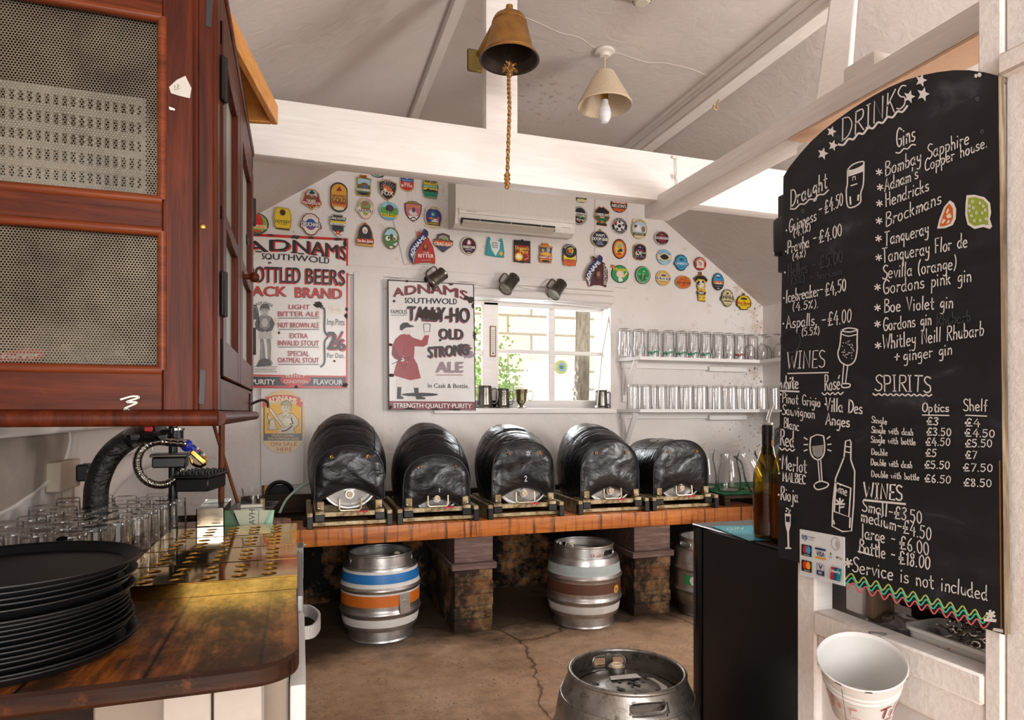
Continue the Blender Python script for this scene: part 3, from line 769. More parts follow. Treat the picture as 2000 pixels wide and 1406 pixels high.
# outside: sunlit garden wall, tree foot and ivy
GY = 5.75
b = MB(False); b.box((-1.5, GY, -.2), (4.5, GY + .3, 2.6), stone()); struct(b.build('wall_garden'))
b = MB(False); b.box((-1.5, YB + .3, -.1), (4.5, GY, 0), paint('#b9ad98', .9)); struct(b.build('ground_garden'))
p = onY(1128, 750, 5.1)
b = MB(); b.tube(spl([(p.x - .02, 5.1, -.02), (p.x, 5.1, .55), (p.x + .02, 5.12, .9), (p.x + .06, 5.15, 1.35), (p.x + .08, 5.15, 2.3)], 4), [.26, .25, .24, .23, .21, .17, .12, .1, .085, .075, .07, .068, .066, .064, .062, .06, .06], bark(), 14)
for a in (0.3, 1.4, 2.6, 3.7, 4.8, 5.7): b.tube(spl([(p.x, 5.1, .9), (p.x + .2 * math.cos(a), 5.1 + .12 * math.sin(a), .6), (p.x + .45 * math.cos(a), 5.1 + .25 * math.sin(a), .02)], 4), .035, bark(), 8)
tag(b.build('tree_trunk', None, (p.x, 5.1, 0)), 'gnarled grey tree foot outside the window', 'tree')
rnd = random.Random(3); b = MB(False)
for k in range(520):
    q = onY(1000 + rnd.gauss(-22, 18), 800 - abs(rnd.gauss(0, 55)), 4.75 + rnd.uniform(-.08, .12)); a = rnd.uniform(0, 6.3); s = rnd.uniform(.010, .022)
    dx = Vector((math.cos(a), rnd.uniform(-.4, .4), math.sin(a))) * s; dy = Vector((-math.sin(a), rnd.uniform(-.4, .4), math.cos(a))) * s * .7
    b.add([q - dx, q - dy * .9, q + dx, q + dy * .9], [(0, 1, 2, 3)], leaf())
for k in range(420):
    q = onY(935 + rnd.gauss(0, 14), 800 - abs(rnd.gauss(0, 70)), 4.7 + rnd.uniform(-.08, .12)); a = rnd.uniform(0, 6.3); s = rnd.uniform(.010, .022)
    dx = Vector((math.cos(a), rnd.uniform(-.4, .4), math.sin(a))) * s; dy = Vector((-math.sin(a), rnd.uniform(-.4, .4), math.cos(a))) * s * .7
    b.add([q - dx, q - dy * .9, q + dx, q + dy * .9], [(0, 1, 2, 3)], leaf())
for px_ in (930, 975, 1000): q = onY(px_, 800, 4.75); b.tube(spl([(q.x, 4.75, 0), (q.x + .03, 4.74, .4), (q.x - .02, 4.76, .9), (q.x + .02, 4.75, 1.25)], 4), .006, bark(), 6)
iv = b.build('ivy', None, (.95, 4.75, .6)); tag(iv, 'green ivy climbing outside the lower left of the window', 'ivy', kind='stuff')
# cobweb in the lower left of the big pane: fan of fine threads
b = MB(); hub = Vector((1022, 790)); rays = []
for k in range(9):
    a = math.radians(-118 + k * 6.5); rays.append([(hub.x + math.cos(a) * r, hub.y + math.sin(a) * r) for r in (6, 86)])
for r in rays: b.tube([onY(r[0][0], r[0][1], WY - .02), onY(r[1][0], r[1][1], WY - .02)], .0007, paint('#bfbcb6'), 4)
for k in range(14):
    f = .25 + k * .055; b.tube([onY(r[0][0] + (r[1][0] - r[0][0]) * f, r[0][1] + (r[1][1] - r[0][1]) * f + 2 * math.sin(i * 1.6), WY - .02) for i, r in enumerate(rays)], .0006, paint('#bfbcb6'), 4)
tag(b.build('cobweb', None, onY(1022, 790, WY - .02)), 'fan of grey cobweb in the lower left of the window', 'cobweb')

# partition to the right, with its rail, panel and post ------------
XP = 1.05; ww = white_wood()
y1 = onX(1556, 1200, XP).y; y2 = onX(1592, 1200, XP).y; y3 = onX(1921, 1200, XP).y; y4 = onX(1957, 1200, XP).y
b = MB(); b.box((XP, y2, 0), (XP + .05, y1, 1.66), ww, .004); struct(b.build('trim_19'))
b = MB(); b.box((XP, y4, 0), (XP + .05, y3, 1.66), ww, .004); struct(b.build('trim_20'))
b = MB(); b.box((XP - .004, y3, .665), (XP + .05, y2, .716), ww, .004); b.box((XP + .004, y3, .60), (XP + .05, y2, .668), ww, .006); q_ = onX(1722, 1236, XP); b.cyl((XP + .01, q_.y, q_.z - .003), (XP - .03, q_.y, q_.z + .004), .0022, paint('#8d8a86', .4, .6), 8); struct(b.build('trim_21'))
b = MB(False); b.box((XP + .018, y3, 0), (XP + .035, y2, .61), white_card()); struct(b.build('wall_partition'))
b = MB(); b.box((XP + .005, .56, 0), (XP + .45, y4 - .001, 2.4), white_wood(), .004); struct(b.build('trim_22'))
b = MB(); q = onX(1908, 60, XP + .0); b.box((XP, y4, 1.66), (XP + .10, q.y, 2.4), white_wood(), .004); struct(b.build('trim_23'))
b = MB(); b.box((XP - .012, -.2, 1.665), (XP + .05, y4, 1.70), white_wood_y(), .004); struct(b.build('trim_24'))
# what shows through the hatch: stone ledge and old posts
b = MB(); b.box((XP + .05, y3, .62), (XP + .45, y2, .655), dark_timber(), .003); struct(b.build('trim_25'))
b = MB(); b.box((PX + .002, .5, 1.955), (PX + .113, 1.60, 1.9615), paint('#dcb596', .8)); struct(b.build('added_bounce_light_strip'))  # added soffit strip: warm bounce light under the plate put into its peach colour
b = MB(); b.box((1.3, .7, .70), (1.32, 1.14, 1.2), dark_timber(), .004); b.box((1.24, 1.0, .70), (1.30, 1.06, 1.2), dark_timber(), .006); b.box((1.26, .72, .80), (1.30, 1.0, .83), mahogany_x(), .003); struct(b.build('trim_27'))
p = onX(1600, 1160, 1.18); b = MB(); b.box((1.15, 1.09, .70), (1.21, 1.145, 1.2), white_wood(), .006); struct(b.build('trim_28'))
b = MB(); b.box((1.14, 1.045, .70), (1.19, 1.085, 1.2), woodmat('grey_brown_old_post', ((.25, '#4b3c2d'), (.5, '#7a6550'), (.8, '#97836c')), 'Z', coat=0, rough=.8), .008); struct(b.build('trim_29'))
# ================================================================== LEFT SIDE: cupboard, counter and what stands on it
# wall cupboard ----------------------------------------------------
CY, CX, CB, CT, CK = 1.09, -0.125, 1.120, 1.885, 1.98
c = thing('wall_cupboard', 'dark red varnished wall cupboard with wire mesh panels above the tray stack', 'cupboard', (-.46, 1.5, CB)); o = c.location.copy()
mh, mx_ = mahogany(), mahogany_x()
b = MB()
b.box((-.79, CY + .02, CB + .012), (CX - .004, CK, CB + .03), mx_, .002); b.box((-.79, CY + .005, CT - .02), (CX + .004, CK + .01, CT), mx_, .003)
b.box((-.79, CK - .015, CB + .012), (CX, CK, CT - .02), mh); b.box((-.79, CY + .02, CB + .03), (-.775, CK, CT - .02), mh)
b.box((-.775, CY + .03, 1.427), (CX - .02, CK - .015, 1.443), mx_); b.build('carcass', c, o)
xo = xY(317, CY); xs = xY(421, CY)
b = MB()
b.box((xo, CY, CB + .022), (xs, CY + .025, CT - .02), mh, .002)
for z0, z1 in ((CB + .022, 1.203), (1.411, 1.458), (1.732, CT - .02)): b.box((-.79, CY + .0005, z0), (xo + .0004, CY + .024, z1), mx_, .002)
b.box((-.79, CY, CB + .022), (-.735, CY + .025, CT - .02), mh, .002)
b.build('front_frame', c, o)
b = MB()
for z0, z1 in ((1.203, 1.411), (1.458, 1.732)):
    r = .0075
    for p, q in (((-.735, z0), (xo, z0)), ((xo, z0), (xo, z1)), ((xo, z1), (-.735, z1))):
        b.tube([(p[0], CY + .004, p[1]), (q[0], CY + .004, q[1])], r, bead_wood(), 10)
b.build('moulding', c, o)
b = MB(); xb = xY(383, CY); b.tube([(xb, CY + .0, CB + .024), (xb, CY + .0, CT - .02)], .0045, mh, 8); b.tube([(xs - .001, CY + .002, CB + .024), (xs - .001, CY + .002, CT - .02)], .004, mh, 8); b.build('bead', c, o)
for z0, z1 in ((1.203, 1.411), (1.458, 1.732)):
    b = MB(False); b.add([(-.735, CY + .012, z0), (xo, CY + .012, z0), (xo, CY + .012, z1), (-.735, CY + .012, z1)], [(0, 1, 2, 3)], mesh_metal()); b.build('mesh_panel', c, o)
b = MB(); b.tube([(-.79, CY - .002, CB + .011), (xs + .004, CY - .002, CB + .011)], .0125, mh, 12); b.tube([(xs + .004, CY - .002, CB + .011), (CX + .006, CK, CB + .011)], .0115, mh, 12); b.build('base_moulding', c, o)
YX = lambda u: onX(u, 500, CX).y
d1a, d1b, d2b = YX(431), YX(465.5), YX(492)
b = MB()
b.box((CX - .025, CY + .0265, CB + .022), (CX, d1a - .002, CT - .02), mh, .002); b.box((CX - .025, d1a - .002, CB + .022), (CX, CK, 1.198), mx_, .002)
b.box((CX - .025, d1a - .002, 1.80), (CX, CK, CT - .02), mx_, .002); b.box((CX - .025, d2b + .002, CB + .022), (CX, CK, CT - .02), mh, .002); b.build('side_frame', c, o)
grey = paint('#93958a', .4)
for k, (ya, yb_) in enumerate(((d1a, d1b - .002), (d1b + .002, d2b))):
    w = (yb_ - ya) * .16; b = MB()
    b.box((CX - .02, ya, 1.2), (CX + .004, ya + w, 1.798), mh, .002); b.box((CX - .02, yb_ - w, 1.2), (CX + .004, yb_, 1.798), mh, .002)
    for z0, z1 in ((1.2, 1.265), (1.462, 1.488), (1.755, 1.798)): b.box((CX - .02, ya, z0), (CX + .0035, yb_, z1), mx_, .002)
    d = b.build('door', c, o)
    b = MB(False); b.box((CX - .012, ya + w, 1.265), (CX - .009, yb_ - w, 1.462), grey); b.box((CX - .012, ya + w, 1.488), (CX - .009, yb_ - w, 1.755), grey); b.build('panel', d, o)
    for z in (1.30, 1.66):
        yh = ya if k == 0 else yb_; b = MB(); b.box((CX + .001, yh - .012, z), (CX + .007, yh + .012, z + .075), paint('#2a2624', .4, .6), .002); b.cyl((CX + .007, yh, z), (CX + .007, yh, z + .075), .004, paint('#2a2624', .4, .6), 8); b.build('hinge', d, o)
    if k == 1:
        q = onX(473, 540, CX); b = MB(); b.cyl((CX, q.y, q.z), (CX + .02, q.y, q.z), .006, mh, 12); b.ball((CX + .026, q.y, q.z), .012, mh); b.build('knob', d, o)
        q = onX(476, 467, CX); b = MB(); b.torus((CX + .008, q.y, q.z), .012, .0025, paint('#22201f', .4, .5), 18, 6, Matrix.Rotation(math.pi / 2, 3, 'Y')); b.build('ring', d, o)
q = onX(487, 790, CX); b = MB(); b.box((CX, q.y - .012, q.z - .025), (CX + .004, q.y + .012, q.z + .03), paint('#1c1a1a', .45, .5), .002)
b.tube(spl([(CX + .002, q.y, q.z), (CX + .03, q.y + .004, q.z + .012), (CX + .045, q.y + .006, q.z + .006), (CX + .046, q.y + .006, q.z - .008)], 5), .0035, paint('#1c1a1a', .45, .5), 8); tag(b.build('coat_hook', c, o), 'black iron hook')
pl = planeY(CY - .0005)
A = Art(pl); A.poly([(330, 170), (345, 156), (362, 148), (374, 172), (371, 192), (350, 187), (334, 182)], paint('#b9b2a8')); A.poly([(330, 208), (341, 212), (342, 216), (331, 214)], paint('#d8d3cb'))
A.text('12', (341, 172), (350, 170), 6, paint('#55504c')); A.line([(340, 175), (351, 173)], .8, paint('#55504c')); tag(A.build('paper_label', c, o), 'torn white paper label')
A = Art(pl); A.poly([(404, 0), (417, -2), (413, 55), (402, 50)], paint('#1a1413', .5)); A.build('dark_patch', c, o); A = Art(pl); A.poly([(391, 722), (402, 724), (399, 790), (388, 788)], paint('#20120e', .5)); A.build('dark_patch', c, o)
A = Art(pl); A.line([(236, 780), (258, 774), (272, 776), (247, 785), (268, 786), (243, 798), (252, 800), (238, 803)], 3.5, paint('#cfc8c2'), True); A.build('paint_scuff', c, o)
q = onY(396, 443, CY); b = MB(); b.ball((q.x, CY - .001, q.z), .0045, brass(), 10, sc=(1, .5, 1)); b.build('brass_stud', c, o)
# things inside the cupboard
t = MB(); wp = paint('#dcd8cc', .5); x0, x1, z0, z1, y0, y1 = -.77, -.245, 1.445, 1.655, 1.22, 1.62
for k in range(45):
    x = x0 + (x1 - x0) * k / 44; t.box((x - .0026, y0 - .002, z0), (x + .0026, y0 + .004, z1), wp)
for k in range(8):
    z = z0 + (z1 - z0) * k / 7; t.box((x0, y0 - .003, z - .0062), (x1, y0 + .005, z + .0062), wp)
for k in range(12):
    y = y0 + (y1 - y0) * k / 11; t.box((x1 - .004, y - .0035, z0), (x1, y + .0035, z1), wp)
for k in range(8):
    z = z0 + (z1 - z0) * k / 7; t.box((x1 - .005, y0, z - .0055), (x1 + .002, y1, z + .0055), wp)
t.box((x0, y0, z0), (x1, y1, z0 + .004), wp)
tag(t.build('plastic_basket', None, (-.5, 1.42, z0)), 'white lattice plastic basket behind the upper wire mesh of the cupboard', 'basket')
def crumple(name, lab, cat, c0, r, mm, seed, sc=(1, 1, 1), parent=None):
    bm = bmesh.new(); bmesh.ops.create_icosphere(bm, subdivisions=4, radius=1); off = Vector((seed * 7.1, seed * 3.3, 0))
    zmin = 0
    for v in bm.verts:
        n = v.co.normalized(); k = 1 + .28 * mnoise.noise(n * 2.2 + off) + .14 * (1 - abs(mnoise.noise(n * 5 + off))) - .1
        v.co = Vector((n.x * r * sc[0] * k, n.y * r * sc[1] * k, max(n.z, -.55) * r * sc[2] * k))
    zmin = min(v.co.z for v in bm.verts)
    for v in bm.verts: v.co.z -= zmin
    bb = MB(); bb.bm(bm, mm); ob = bb.build(name, None, (0, 0, 0), 30); ob.location = c0
    return tag(ob, lab, cat)
crumple('folded_sheet', 'folded blue plastic sheet behind the white basket in the cupboard', 'sheet', (-.5, 1.76, 1.444), .14, paint('#3f6a8c', .4), 1, (1.6, .6, 1.3))
crumple('carrier_bag', 'crumpled beige plastic bag behind the lower wire mesh of the cupboard', 'bag', (-.46, 1.64, 1.151), .105, paint('#8f8474', .3), 2, (1.5, .8, 1.05))
crumple('dustpan_bundle', 'dark blue bundle low in the right corner of the lower mesh', 'bundle', (-.215, 1.24, 1.151), .055, paint('#26375e', .4), 3, (1, 1, .9))
k = thing('storage_box', 'dark storage box with a red oval label low behind the mesh', 'box', (-.62, 1.28, 1.151)); oo = k.location.copy()
b = MB(); b.box((-.74, 1.16, 1.151), (-.44, 1.40, 1.245), paint('#24304a', .4), .01, seg=2); b.build('body', k, oo)
A = Art(planeY(1.159)); A.poly([(-5, 692), (20, 684), (55, 681), (84, 684), (90, 697), (60, 704), (-5, 706)], paint('#b3221f')); A.text('curver', (4, 700), (78, 699), 12, paint('#e9e4df'), .01); A.build('label', k, oo)
# pine box lying on top of the cupboard
k = thing('pine_box', 'orange pine box lying across the top of the dark red cupboard', 'box', (-.20, 1.58, CT)); oo = k.location.copy()
p0 = Vector((-.135, 1.37, 0)); p1 = Vector((-.052, 1.80, 0)); dv = (p1 - p0).normalized(); nv = Vector((-dv.y, dv.x, 0))
b = MB()
for s, e, w in ((0, 0, 0),):
    b.beam(p0 + nv * .008 + Vector((0, 0, CT + .027)), p1 + nv * .008 + Vector((0, 0, CT + .027)), .016, .05, pine(), bev=.002)
    b.beam(p0 + nv * .22 + Vector((0, 0, CT + .027)), p1 + nv * .22 + Vector((0, 0, CT + .027)), .016, .05, pine(), bev=.002)
    b.beam(p0 + nv * .016 + Vector((0, 0, CT + .027)), p0 + nv * .212 + Vector((0, 0, CT + .027)), .016, .05, pine(), bev=.002)
    b.beam(p1 + nv * .016 - dv * .008 + Vector((0, 0, CT + .027)), p1 + nv * .212 - dv * .008 + Vector((0, 0, CT + .027)), .016, .05, pine(), bev=.002)
b.build('frame', k, oo)
b = MB(); b.obox((p0 + p1) / 2 + nv * .114 + Vector((0, 0, CT + .048)), dv * .2, nv * .1, Vector((0, 0, .004)), pine()); b.build('panel', k, oo)

# bar counter ------------------------------------------------------
CZT = .74; CN, CF, CR = 1.083, 2.63, 0.0
out = [(XL + .004, CN + .012), (-.30, CN + .012), (-.13, CN + .013)] + [(CR - .075 + .075 * math.cos(math.radians(a)), CN + .085 + .07 * math.sin(math.radians(a))) for a in range(-80, 1, 10)] + [(CR - .004, 1.7), (-.018, 2.3), (-.03, CF - .03), (-.06, CF), (XL + .004, CF)]
k = thing('bar_counter', 'worn dark varnished plank bar counter under the cupboard', 'counter', (-.4, 1.8, 0)); oo = k.location.copy()
b = MB(); ol = [Vector((x, y, CZT - .034)) for x, y in out]; cen = sum(ol, Vector()) / len(ol)
L = len(ol)
def ring_(z, inset): return [Vector((x, y, z)) + (Vector((cen.x - x, cen.y - y, 0)).normalized() * inset) for x, y in out]
R0, R1, R2, R3 = ring_(CZT - .034, .004), ring_(CZT - .028, 0), ring_(CZT - .006, 0), ring_(CZT, .006)
ew = woodmat('dark_rounded_counter_edge', ((.25, '#170b07'), (.5, '#2f170c'), (.8, '#502a13')), 'X', rough=.35, worn=('#8c4a20', 12, .6, .5))
for A_, B_, m_ in ((R0, R1, ew), (R1, R2, ew), (R2, R3, ew)): b.add(A_ + B_, [(i, (i + 1) % L, L + (i + 1) % L, L + i) for i in range(L)], m_)
b.add(R3, [tuple(range(L))], counter_wood()); b.add(R0, [tuple(range(L))[::-1]], counter_wood()); b.build('worktop', k, oo)
xf = lambda u: onY(u, 1390, 1.17).x
b = MB(); b.box((xf(318), 1.17, 0), (xf(413) - .001, 1.19, CZT - .034), paint('#bfb3a8', .6), .002); b.box((xf(417), 1.17, 0), (xf(512), 1.19, CZT - .034), paint('#bfb3a8', .6), .002); b.build('front_board', k, oo)
b = MB(); b.box((xf(512) - .03, 1.19, 0), (xf(512), 1.24, CZT - .034), white_wood(), .003); b.box((XL, 1.3, 0), (xf(330), 1.34, CZT - .034), dark_timber(), .003); b.build('leg', k, oo)
b = MB(); b.box((XL + .001, 2.45, 0), (-.08, 2.5, CZT - .034), white_wood(), .003); b.build('rear_board', k, oo)
# fridge under the counter
k = thing('undercounter_fridge', 'white fridge with a pale bow handle under the right edge of the counter', 'fridge', (-.15, 1.72, 0)); oo = k.location.copy()
wf = paint('#a08f80', .45); b = MB(); b.box((-.33, 1.26, 0), (-.018, 2.22, .69), wf, .004); b.build('body', k, oo)
wd = paint('#d9d6d3', .35)
b = MB(); b.box((-.016, 1.22, .02), (.012, 1.66, .655), wd, .006, seg=2); b.build('door', k, oo)
b = MB(); b.box((-.016, 1.68, .02), (.010, 2.21, .69), paint('#8e8c8a', .35, .3), .006, seg=2); d = b.build('door', k, oo); d['label'] = 'grey rear door with the bow handle'
q = onX(588, 1180, .01)
yh = 1.78; b = MB(); pts = spl([(.008, yh, .565), (.035, yh + .01, .565), (.052, yh + .07, .565), (.050, yh + .13, .565), (.030, yh + .19, .565), (.008, yh + .205, .565)], 6)
for a_, c_ in zip(pts[:-1], pts[1:]):
    b.beam(a_, c_, .006, .034, paint('#c9c8c4', .35, .2), bev=0)
b.build('handle', d, oo)
b = MB(); b.box((.0105, 2.225, .60), (.0135, 2.30, .72), paint('#8a8886', .4, .5), .001); b.ball((.016, 2.26, .70), .006, chrome(), 8); b.box((-.02, 2.222, .58), (.0105, 2.31, .70), paint('#8a8886', .4, .5)); b.build('bracket', k, oo)

# stack of round black trays --------------------------------------
TC = Vector((-.462, 1.285)); tr_m = paint('#141416', .42, 0, .12, 200, .15)
def tray_mesh():
    b = MB(); r = .183; pr = [(0.002, .0012), (r * .86, .0012), (r * .895, .002), (r * .955, .0135), (r * .985, .0165), (r, .0165), (r * 1.0, .0145), (r * .965, .0115), (r * .905, .0005), (r * .89, 0), (.002, 0)]
    return b.lathe(pr, tr_m, 72)
NT = 18; stepz = .0077
tr0 = None; rnd = random.Random(12)
for i in range(NT):
    lab = 'topmost round black tray of the stack, shifted to the right' if i == NT - 1 else ('lowest round black tray, lying on the wooden counter' if i == 0 else 'round black tray number %d up from the counter in the stack' % (i + 1))
    z = CZT + .0003 + i * stepz; dx, dy = rnd.uniform(-.007, .007), rnd.uniform(-.006, .006)
    if i in (0, 1): dx += .007
    if i == NT - 1: dx += .012; z += .004
    if i == NT - 2: dx += .006; z += .002
    if tr0 is None: ob = tr0 = tray_mesh().build('serving_tray')
    else: ob = tr0.copy(); COL.objects.link(ob)
    ob.location = (TC.x + dx, TC.y + dy, z); tag(ob, lab, 'tray', 'black round trays stacked on the counter')

# brass drip trays ------------------------------------------------
bz = .030; ty0, ty1 = 1.555, 2.29; tx0, tx1 = -.383, -.004; seg = (ty1 - ty0) / 4
def drip():
    t = thing('drip_tray', '', 'drip tray', group='brass drip trays in a row on the counter')
    b = MB(); w = tx1 - tx0; L = seg - .003; nx, ny = 5, 3; bm_ = brass()
    xs_ = [.03 + (w - .06) * (i + .5) / nx for i in range(nx)]; ys_ = [.018 + (L - .036) * (j + .5) / ny for j in range(ny)]
    hw = (w - .06) / nx / 2; hl = (L - .036) / ny / 2; R = .0165; n = 24; bi_ = paint('#8a6222', .45, .7)
    zt = lambda y: bz - .002 + .002 * (y / L)
    for cx in xs_:
        for cy in ys_:
            inn, outr, low = [], [], []
            for k in range(n):
                a = 2 * math.pi * k / n; ca, sa = math.cos(a), math.sin(a); s = 1 / max(abs(ca) / hw, abs(sa) / hl)
                outr.append((cx + ca * s, cy + sa * s, zt(cy + sa * s))); inn.append((cx + ca * R, cy + sa * R, zt(cy + sa * R))); low.append((cx + ca * R * .97, cy + sa * R * .97, zt(cy + sa * R) - .004))
            # square corners of each cell
            b.add(outr + inn + low, [(k, (k + 1) % n, n + (k + 1) % n, n + k) for k in range(n)], bm_); b.add(inn + low, [(k, (k + 1) % n, n + (k + 1) % n, n + k) for k in range(n)], bi_)
            for sx in (-1, 1):
                for sy in (-1, 1):
                    th_ = math.atan2(hl, hw); k0 = [k for k in range(n)]
                    A_ = min(outr, key=lambda p: (p[0] - cx - sx * hw) ** 2 + (p[1] - cy - sy * hl) ** 2)
                    near = sorted(outr, key=lambda p: (p[0] - cx - sx * hw) ** 2 + (p[1] - cy - sy * hl) ** 2)[:2]
                    b.add([near[0], near[1], (cx + sx * hw, cy + sy * hl, zt(cy + sy * hl))], [(0, 1, 2)], bm_)
    X0, X1, Y0, Y1 = .03, w - .03, .018, L - .018
    for q in ([(0, 0), (w, 0), (w, Y0), (0, Y0)], [(0, Y1), (w, Y1), (w, L), (0, L)], [(0, Y0), (X0, Y0), (X0, Y1), (0, Y1)], [(X1, Y0), (w, Y0), (w, Y1), (X1, Y1)]):
        b.add([(x, y, zt(y)) for x, y in q], [(0, 1, 2, 3)], bm_)
    b.tube([(0, .002, bz - .001), (w, .002, bz - .001)], .0022, bm_, 8); b.build('grille', t, (0, 0, 0), 25)
    b = MB(False)
    for q in ([(0, 0), (w, 0)], [(w, 0), (w, L)], [(w, L), (0, L)], [(0, L), (0, 0)]):
        (xa, ya), (xb_, yb_) = q; b.add([(xa, ya, 0), (xb_, yb_, 0), (xb_, yb_, zt(yb_)), (xa, ya, zt(ya))], [(0, 1, 2, 3)], bm_)
    b.add([(0, 0, .006), (w, 0, .006), (w, L, .006), (0, L, .006)], [(0, 1, 2, 3)], paint('#8a6222', .45, .7))
    b.build('pan', t)
    return t
d0 = drip(); labs = ['nearest brass drip tray, its front lip facing the black trays', 'second brass drip tray from the front of the counter', 'third brass drip tray from the front of the counter', 'farthest brass drip tray, touching the steel caddy']
for i in range(4):
    if i == 0: d0.location = (tx0, ty0, CZT + .0005); d0['label'] = labs[0]
    else: dup(d0, (tx0 - .001 * i, ty0 + seg * i, CZT + .0005), labs[i])

# upturned tumblers on the counter --------------------------------
def tumbler(h, rb, rt, name='beer_glass', flutes=0, nonic=False, thick=.0022):
    """upturned glass: mouth on the table (radius rt), thick foot up (radius rb)"""
    b = MB(); n = 28; rows = 10
    def rad(f):
        r = rt + (rb - rt) * f
        if nonic: r += .006 * math.exp(-((f - .28) / .10) ** 2)
        return r
    pr = [(rad(j / rows) - .0, h * j / rows) for j in range(rows)] + [(rb * .99, h * .975), (rb * .93, h), (rb * .5, h - .001), (.0005, h - .0015)]
    def fn(i, j):
        r, z = pr[j]; a = 2 * math.pi * i / n; k = 1 - (flutes and .018 * (1 + math.cos(a * flutes)) * (1 if 0 < j < rows else 0)); return (r * k * math.cos(a), r * k * math.sin(a), z)
    b.add([fn(i, j) for j in range(len(pr)) for i in range(n)], [(j * n + i, j * n + (i + 1) % n, (j + 1) * n + (i + 1) % n, (j + 1) * n + i) for j in range(len(pr) - 1) for i in range(n)], glass())
    ip = [(pr[j][0] - thick, pr[j][1] + (.0006 if j == 0 else 0)) for j in range(rows)] + [(rb - thick - .003, h - .012), (.0005, h - .011)]
    b.lathe(ip, glass(), n); b.lathe([(pr[0][0] - thick, .0006), (pr[0][0], 0)], glass(), n)
    return b.build(name, ang=60)
g0 = tumbler(.122, .0335, .039, flutes=14); g0.location = (0, 0, -5); first = True
rnd = random.Random(5); glasses = []
for r_ in range(9):
    y = 1.74 + r_ * .088
    xl = -.735 + (.02 if r_ % 2 else 0); xr_ = -.425 + .05 * max(0, r_ - 3) / 5 if r_ >= 3 else (-.50 + .025 * r_)
    x = xr_
    while x > xl:
        glasses.append((x + rnd.uniform(-.004, .004), y + rnd.uniform(-.004, .004) + (.044 if int(round((xr_ - x) / .083)) % 2 else 0), r_, int(round((xr_ - x) / .083)))); x -= .083
ordn = ['first', 'second', 'third', 'fourth', 'fifth', 'sixth', 'seventh', 'eighth', 'ninth', 'tenth', 'eleventh', 'twelfth', 'thirteenth', 'fourteenth', 'fifteenth', 'sixteenth', 'seventeenth', 'eighteenth', 'nineteenth', 'twentieth']
for x, y, r_, q in glasses:
    if math.hypot(x - xY(338, 2.44), y - 2.44) < .065 or math.hypot(x - xY(187, 2.36), y - 2.36) < .085: continue
    if first: ob = g0; first = False
    else: ob = g0.copy(); COL.objects.link(ob)
    ob.location = (x, y, CZT + .0005); ob.rotation_euler = (0, 0, rnd.uniform(0, 3))
    tag(ob, 'upturned clear tumbler in the %s row from the trays, %s from the aisle side' % (ordn[r_], ordn[q]), 'glass', 'upturned tumblers beside the drip trays')

# steel caddy, leaflet tub, cap glass ------------------------------
q0, q1 = onZ(384, 1029, CZT), onZ(438, 1029, CZT); y0 = ty1 + .012
k = thing('steel_caddy', 'open brushed steel box standing behind the brass drip trays', 'box', ((q0.x + q1.x) / 2, y0 + .1, CZT)); oo = k.location.copy()
x0, x1 = xY(383, y0), xY(438, y0); st = chrome(); b = MB(False); zt_ = zY(410, 993, y0)
yk = y0 + .215
b.box((x0, y0, CZT + .0005), (x1, y0 + .003, zt_), st); b.box((x0, yk, CZT + .0005), (x1, yk + .003, zt_ + .004), st); b.box((x0, y0, CZT + .0005), (x0 + .003, yk, zt_), st); b.box((x1 - .003, y0, CZT + .0005), (x1, yk, zt_), st); b.box((x0, y0, CZT + .0005), (x1, yk, CZT + .004), st)
b.box((x0 + .003, y0 + .03, zt_ - .012), (x1 - .003, yk - .01, zt_ - .010), paint('#5f5c58', .45, .8)); b.build('body', k, oo)
y0 = 2.33; k = thing('leaflet_tub', 'clear plastic tub of striped leaflets on the far counter corner', 'tub', (xY(490, y0), y0 + .06, CZT)); oo = k.location.copy()
b = MB(False); ac = acrylic(); xa, xb_ = xY(447, y0), xY(535, y0); xc_, xd = xY(466, y0), xY(514, y0); zt_ = zY(490, 992, y0)
F4 = lambda a, c_, yy, z: [(a, yy, z), (c_, yy, z)]
tp = [(xa, y0, zt_), (xb_, y0, zt_), (xb_ + .01, y0 + .15, zt_), (xa + .01, y0 + .15, zt_)]; bt = [(xc_, y0 + .01, CZT + .001), (xd, y0 + .01, CZT + .001), (xd + .01, y0 + .13, CZT + .001), (xc_ + .01, y0 + .13, CZT + .001)]
b.add(tp + bt, [(0, 1, 5, 4), (1, 2, 6, 5), (2, 3, 7, 6), (3, 0, 4, 7), (4, 5, 6, 7)], ac); b.build('tub', k, oo)
b = MB(); b.tube(tp, .0014, paint('#2e2b2a'), 6, closed=True); b.build('rim', k, oo)
A = Art(planeY(y0 + .016)); A.poly([(456, 996), (527, 996), (514, 1026), (468, 1026)], paint('#d9d2bf'))
A.poly([(440, 997), (452, 997), (466, 1027), (438, 1028)], paint('#456b4a')); A.poly([(527, 996), (536, 996), (532, 1026), (515, 1026)], paint('#a9cfb4'))
dk = paint('#2b3a2e')
for w_, i in (('A', 0), ('V', 1), ('H', 2)): A.poly([(487, 1025 - i * 10), (487, 1018 - i * 10), (500, 1018 - i * 10), (500, 1025 - i * 10)], paint('#d9d2bf'))
pj = planeY(y0 + .0155)
def side_text(A, t, u, v0, v1, h, m):
    A.up(); vs, fs, Wd = glyphs(t, .03); A.mb.add([A.p(u - y * h + h, v0 + (v1 - v0) * x / Wd, A.z) for x, y in vs], fs, m)
side_text(A, 'HVA', 486, 995, 1025, 12, dk); side_text(A, 'for great service', 503, 996, 1022, 3.2, dk); A.build('leaflet', k, oo)
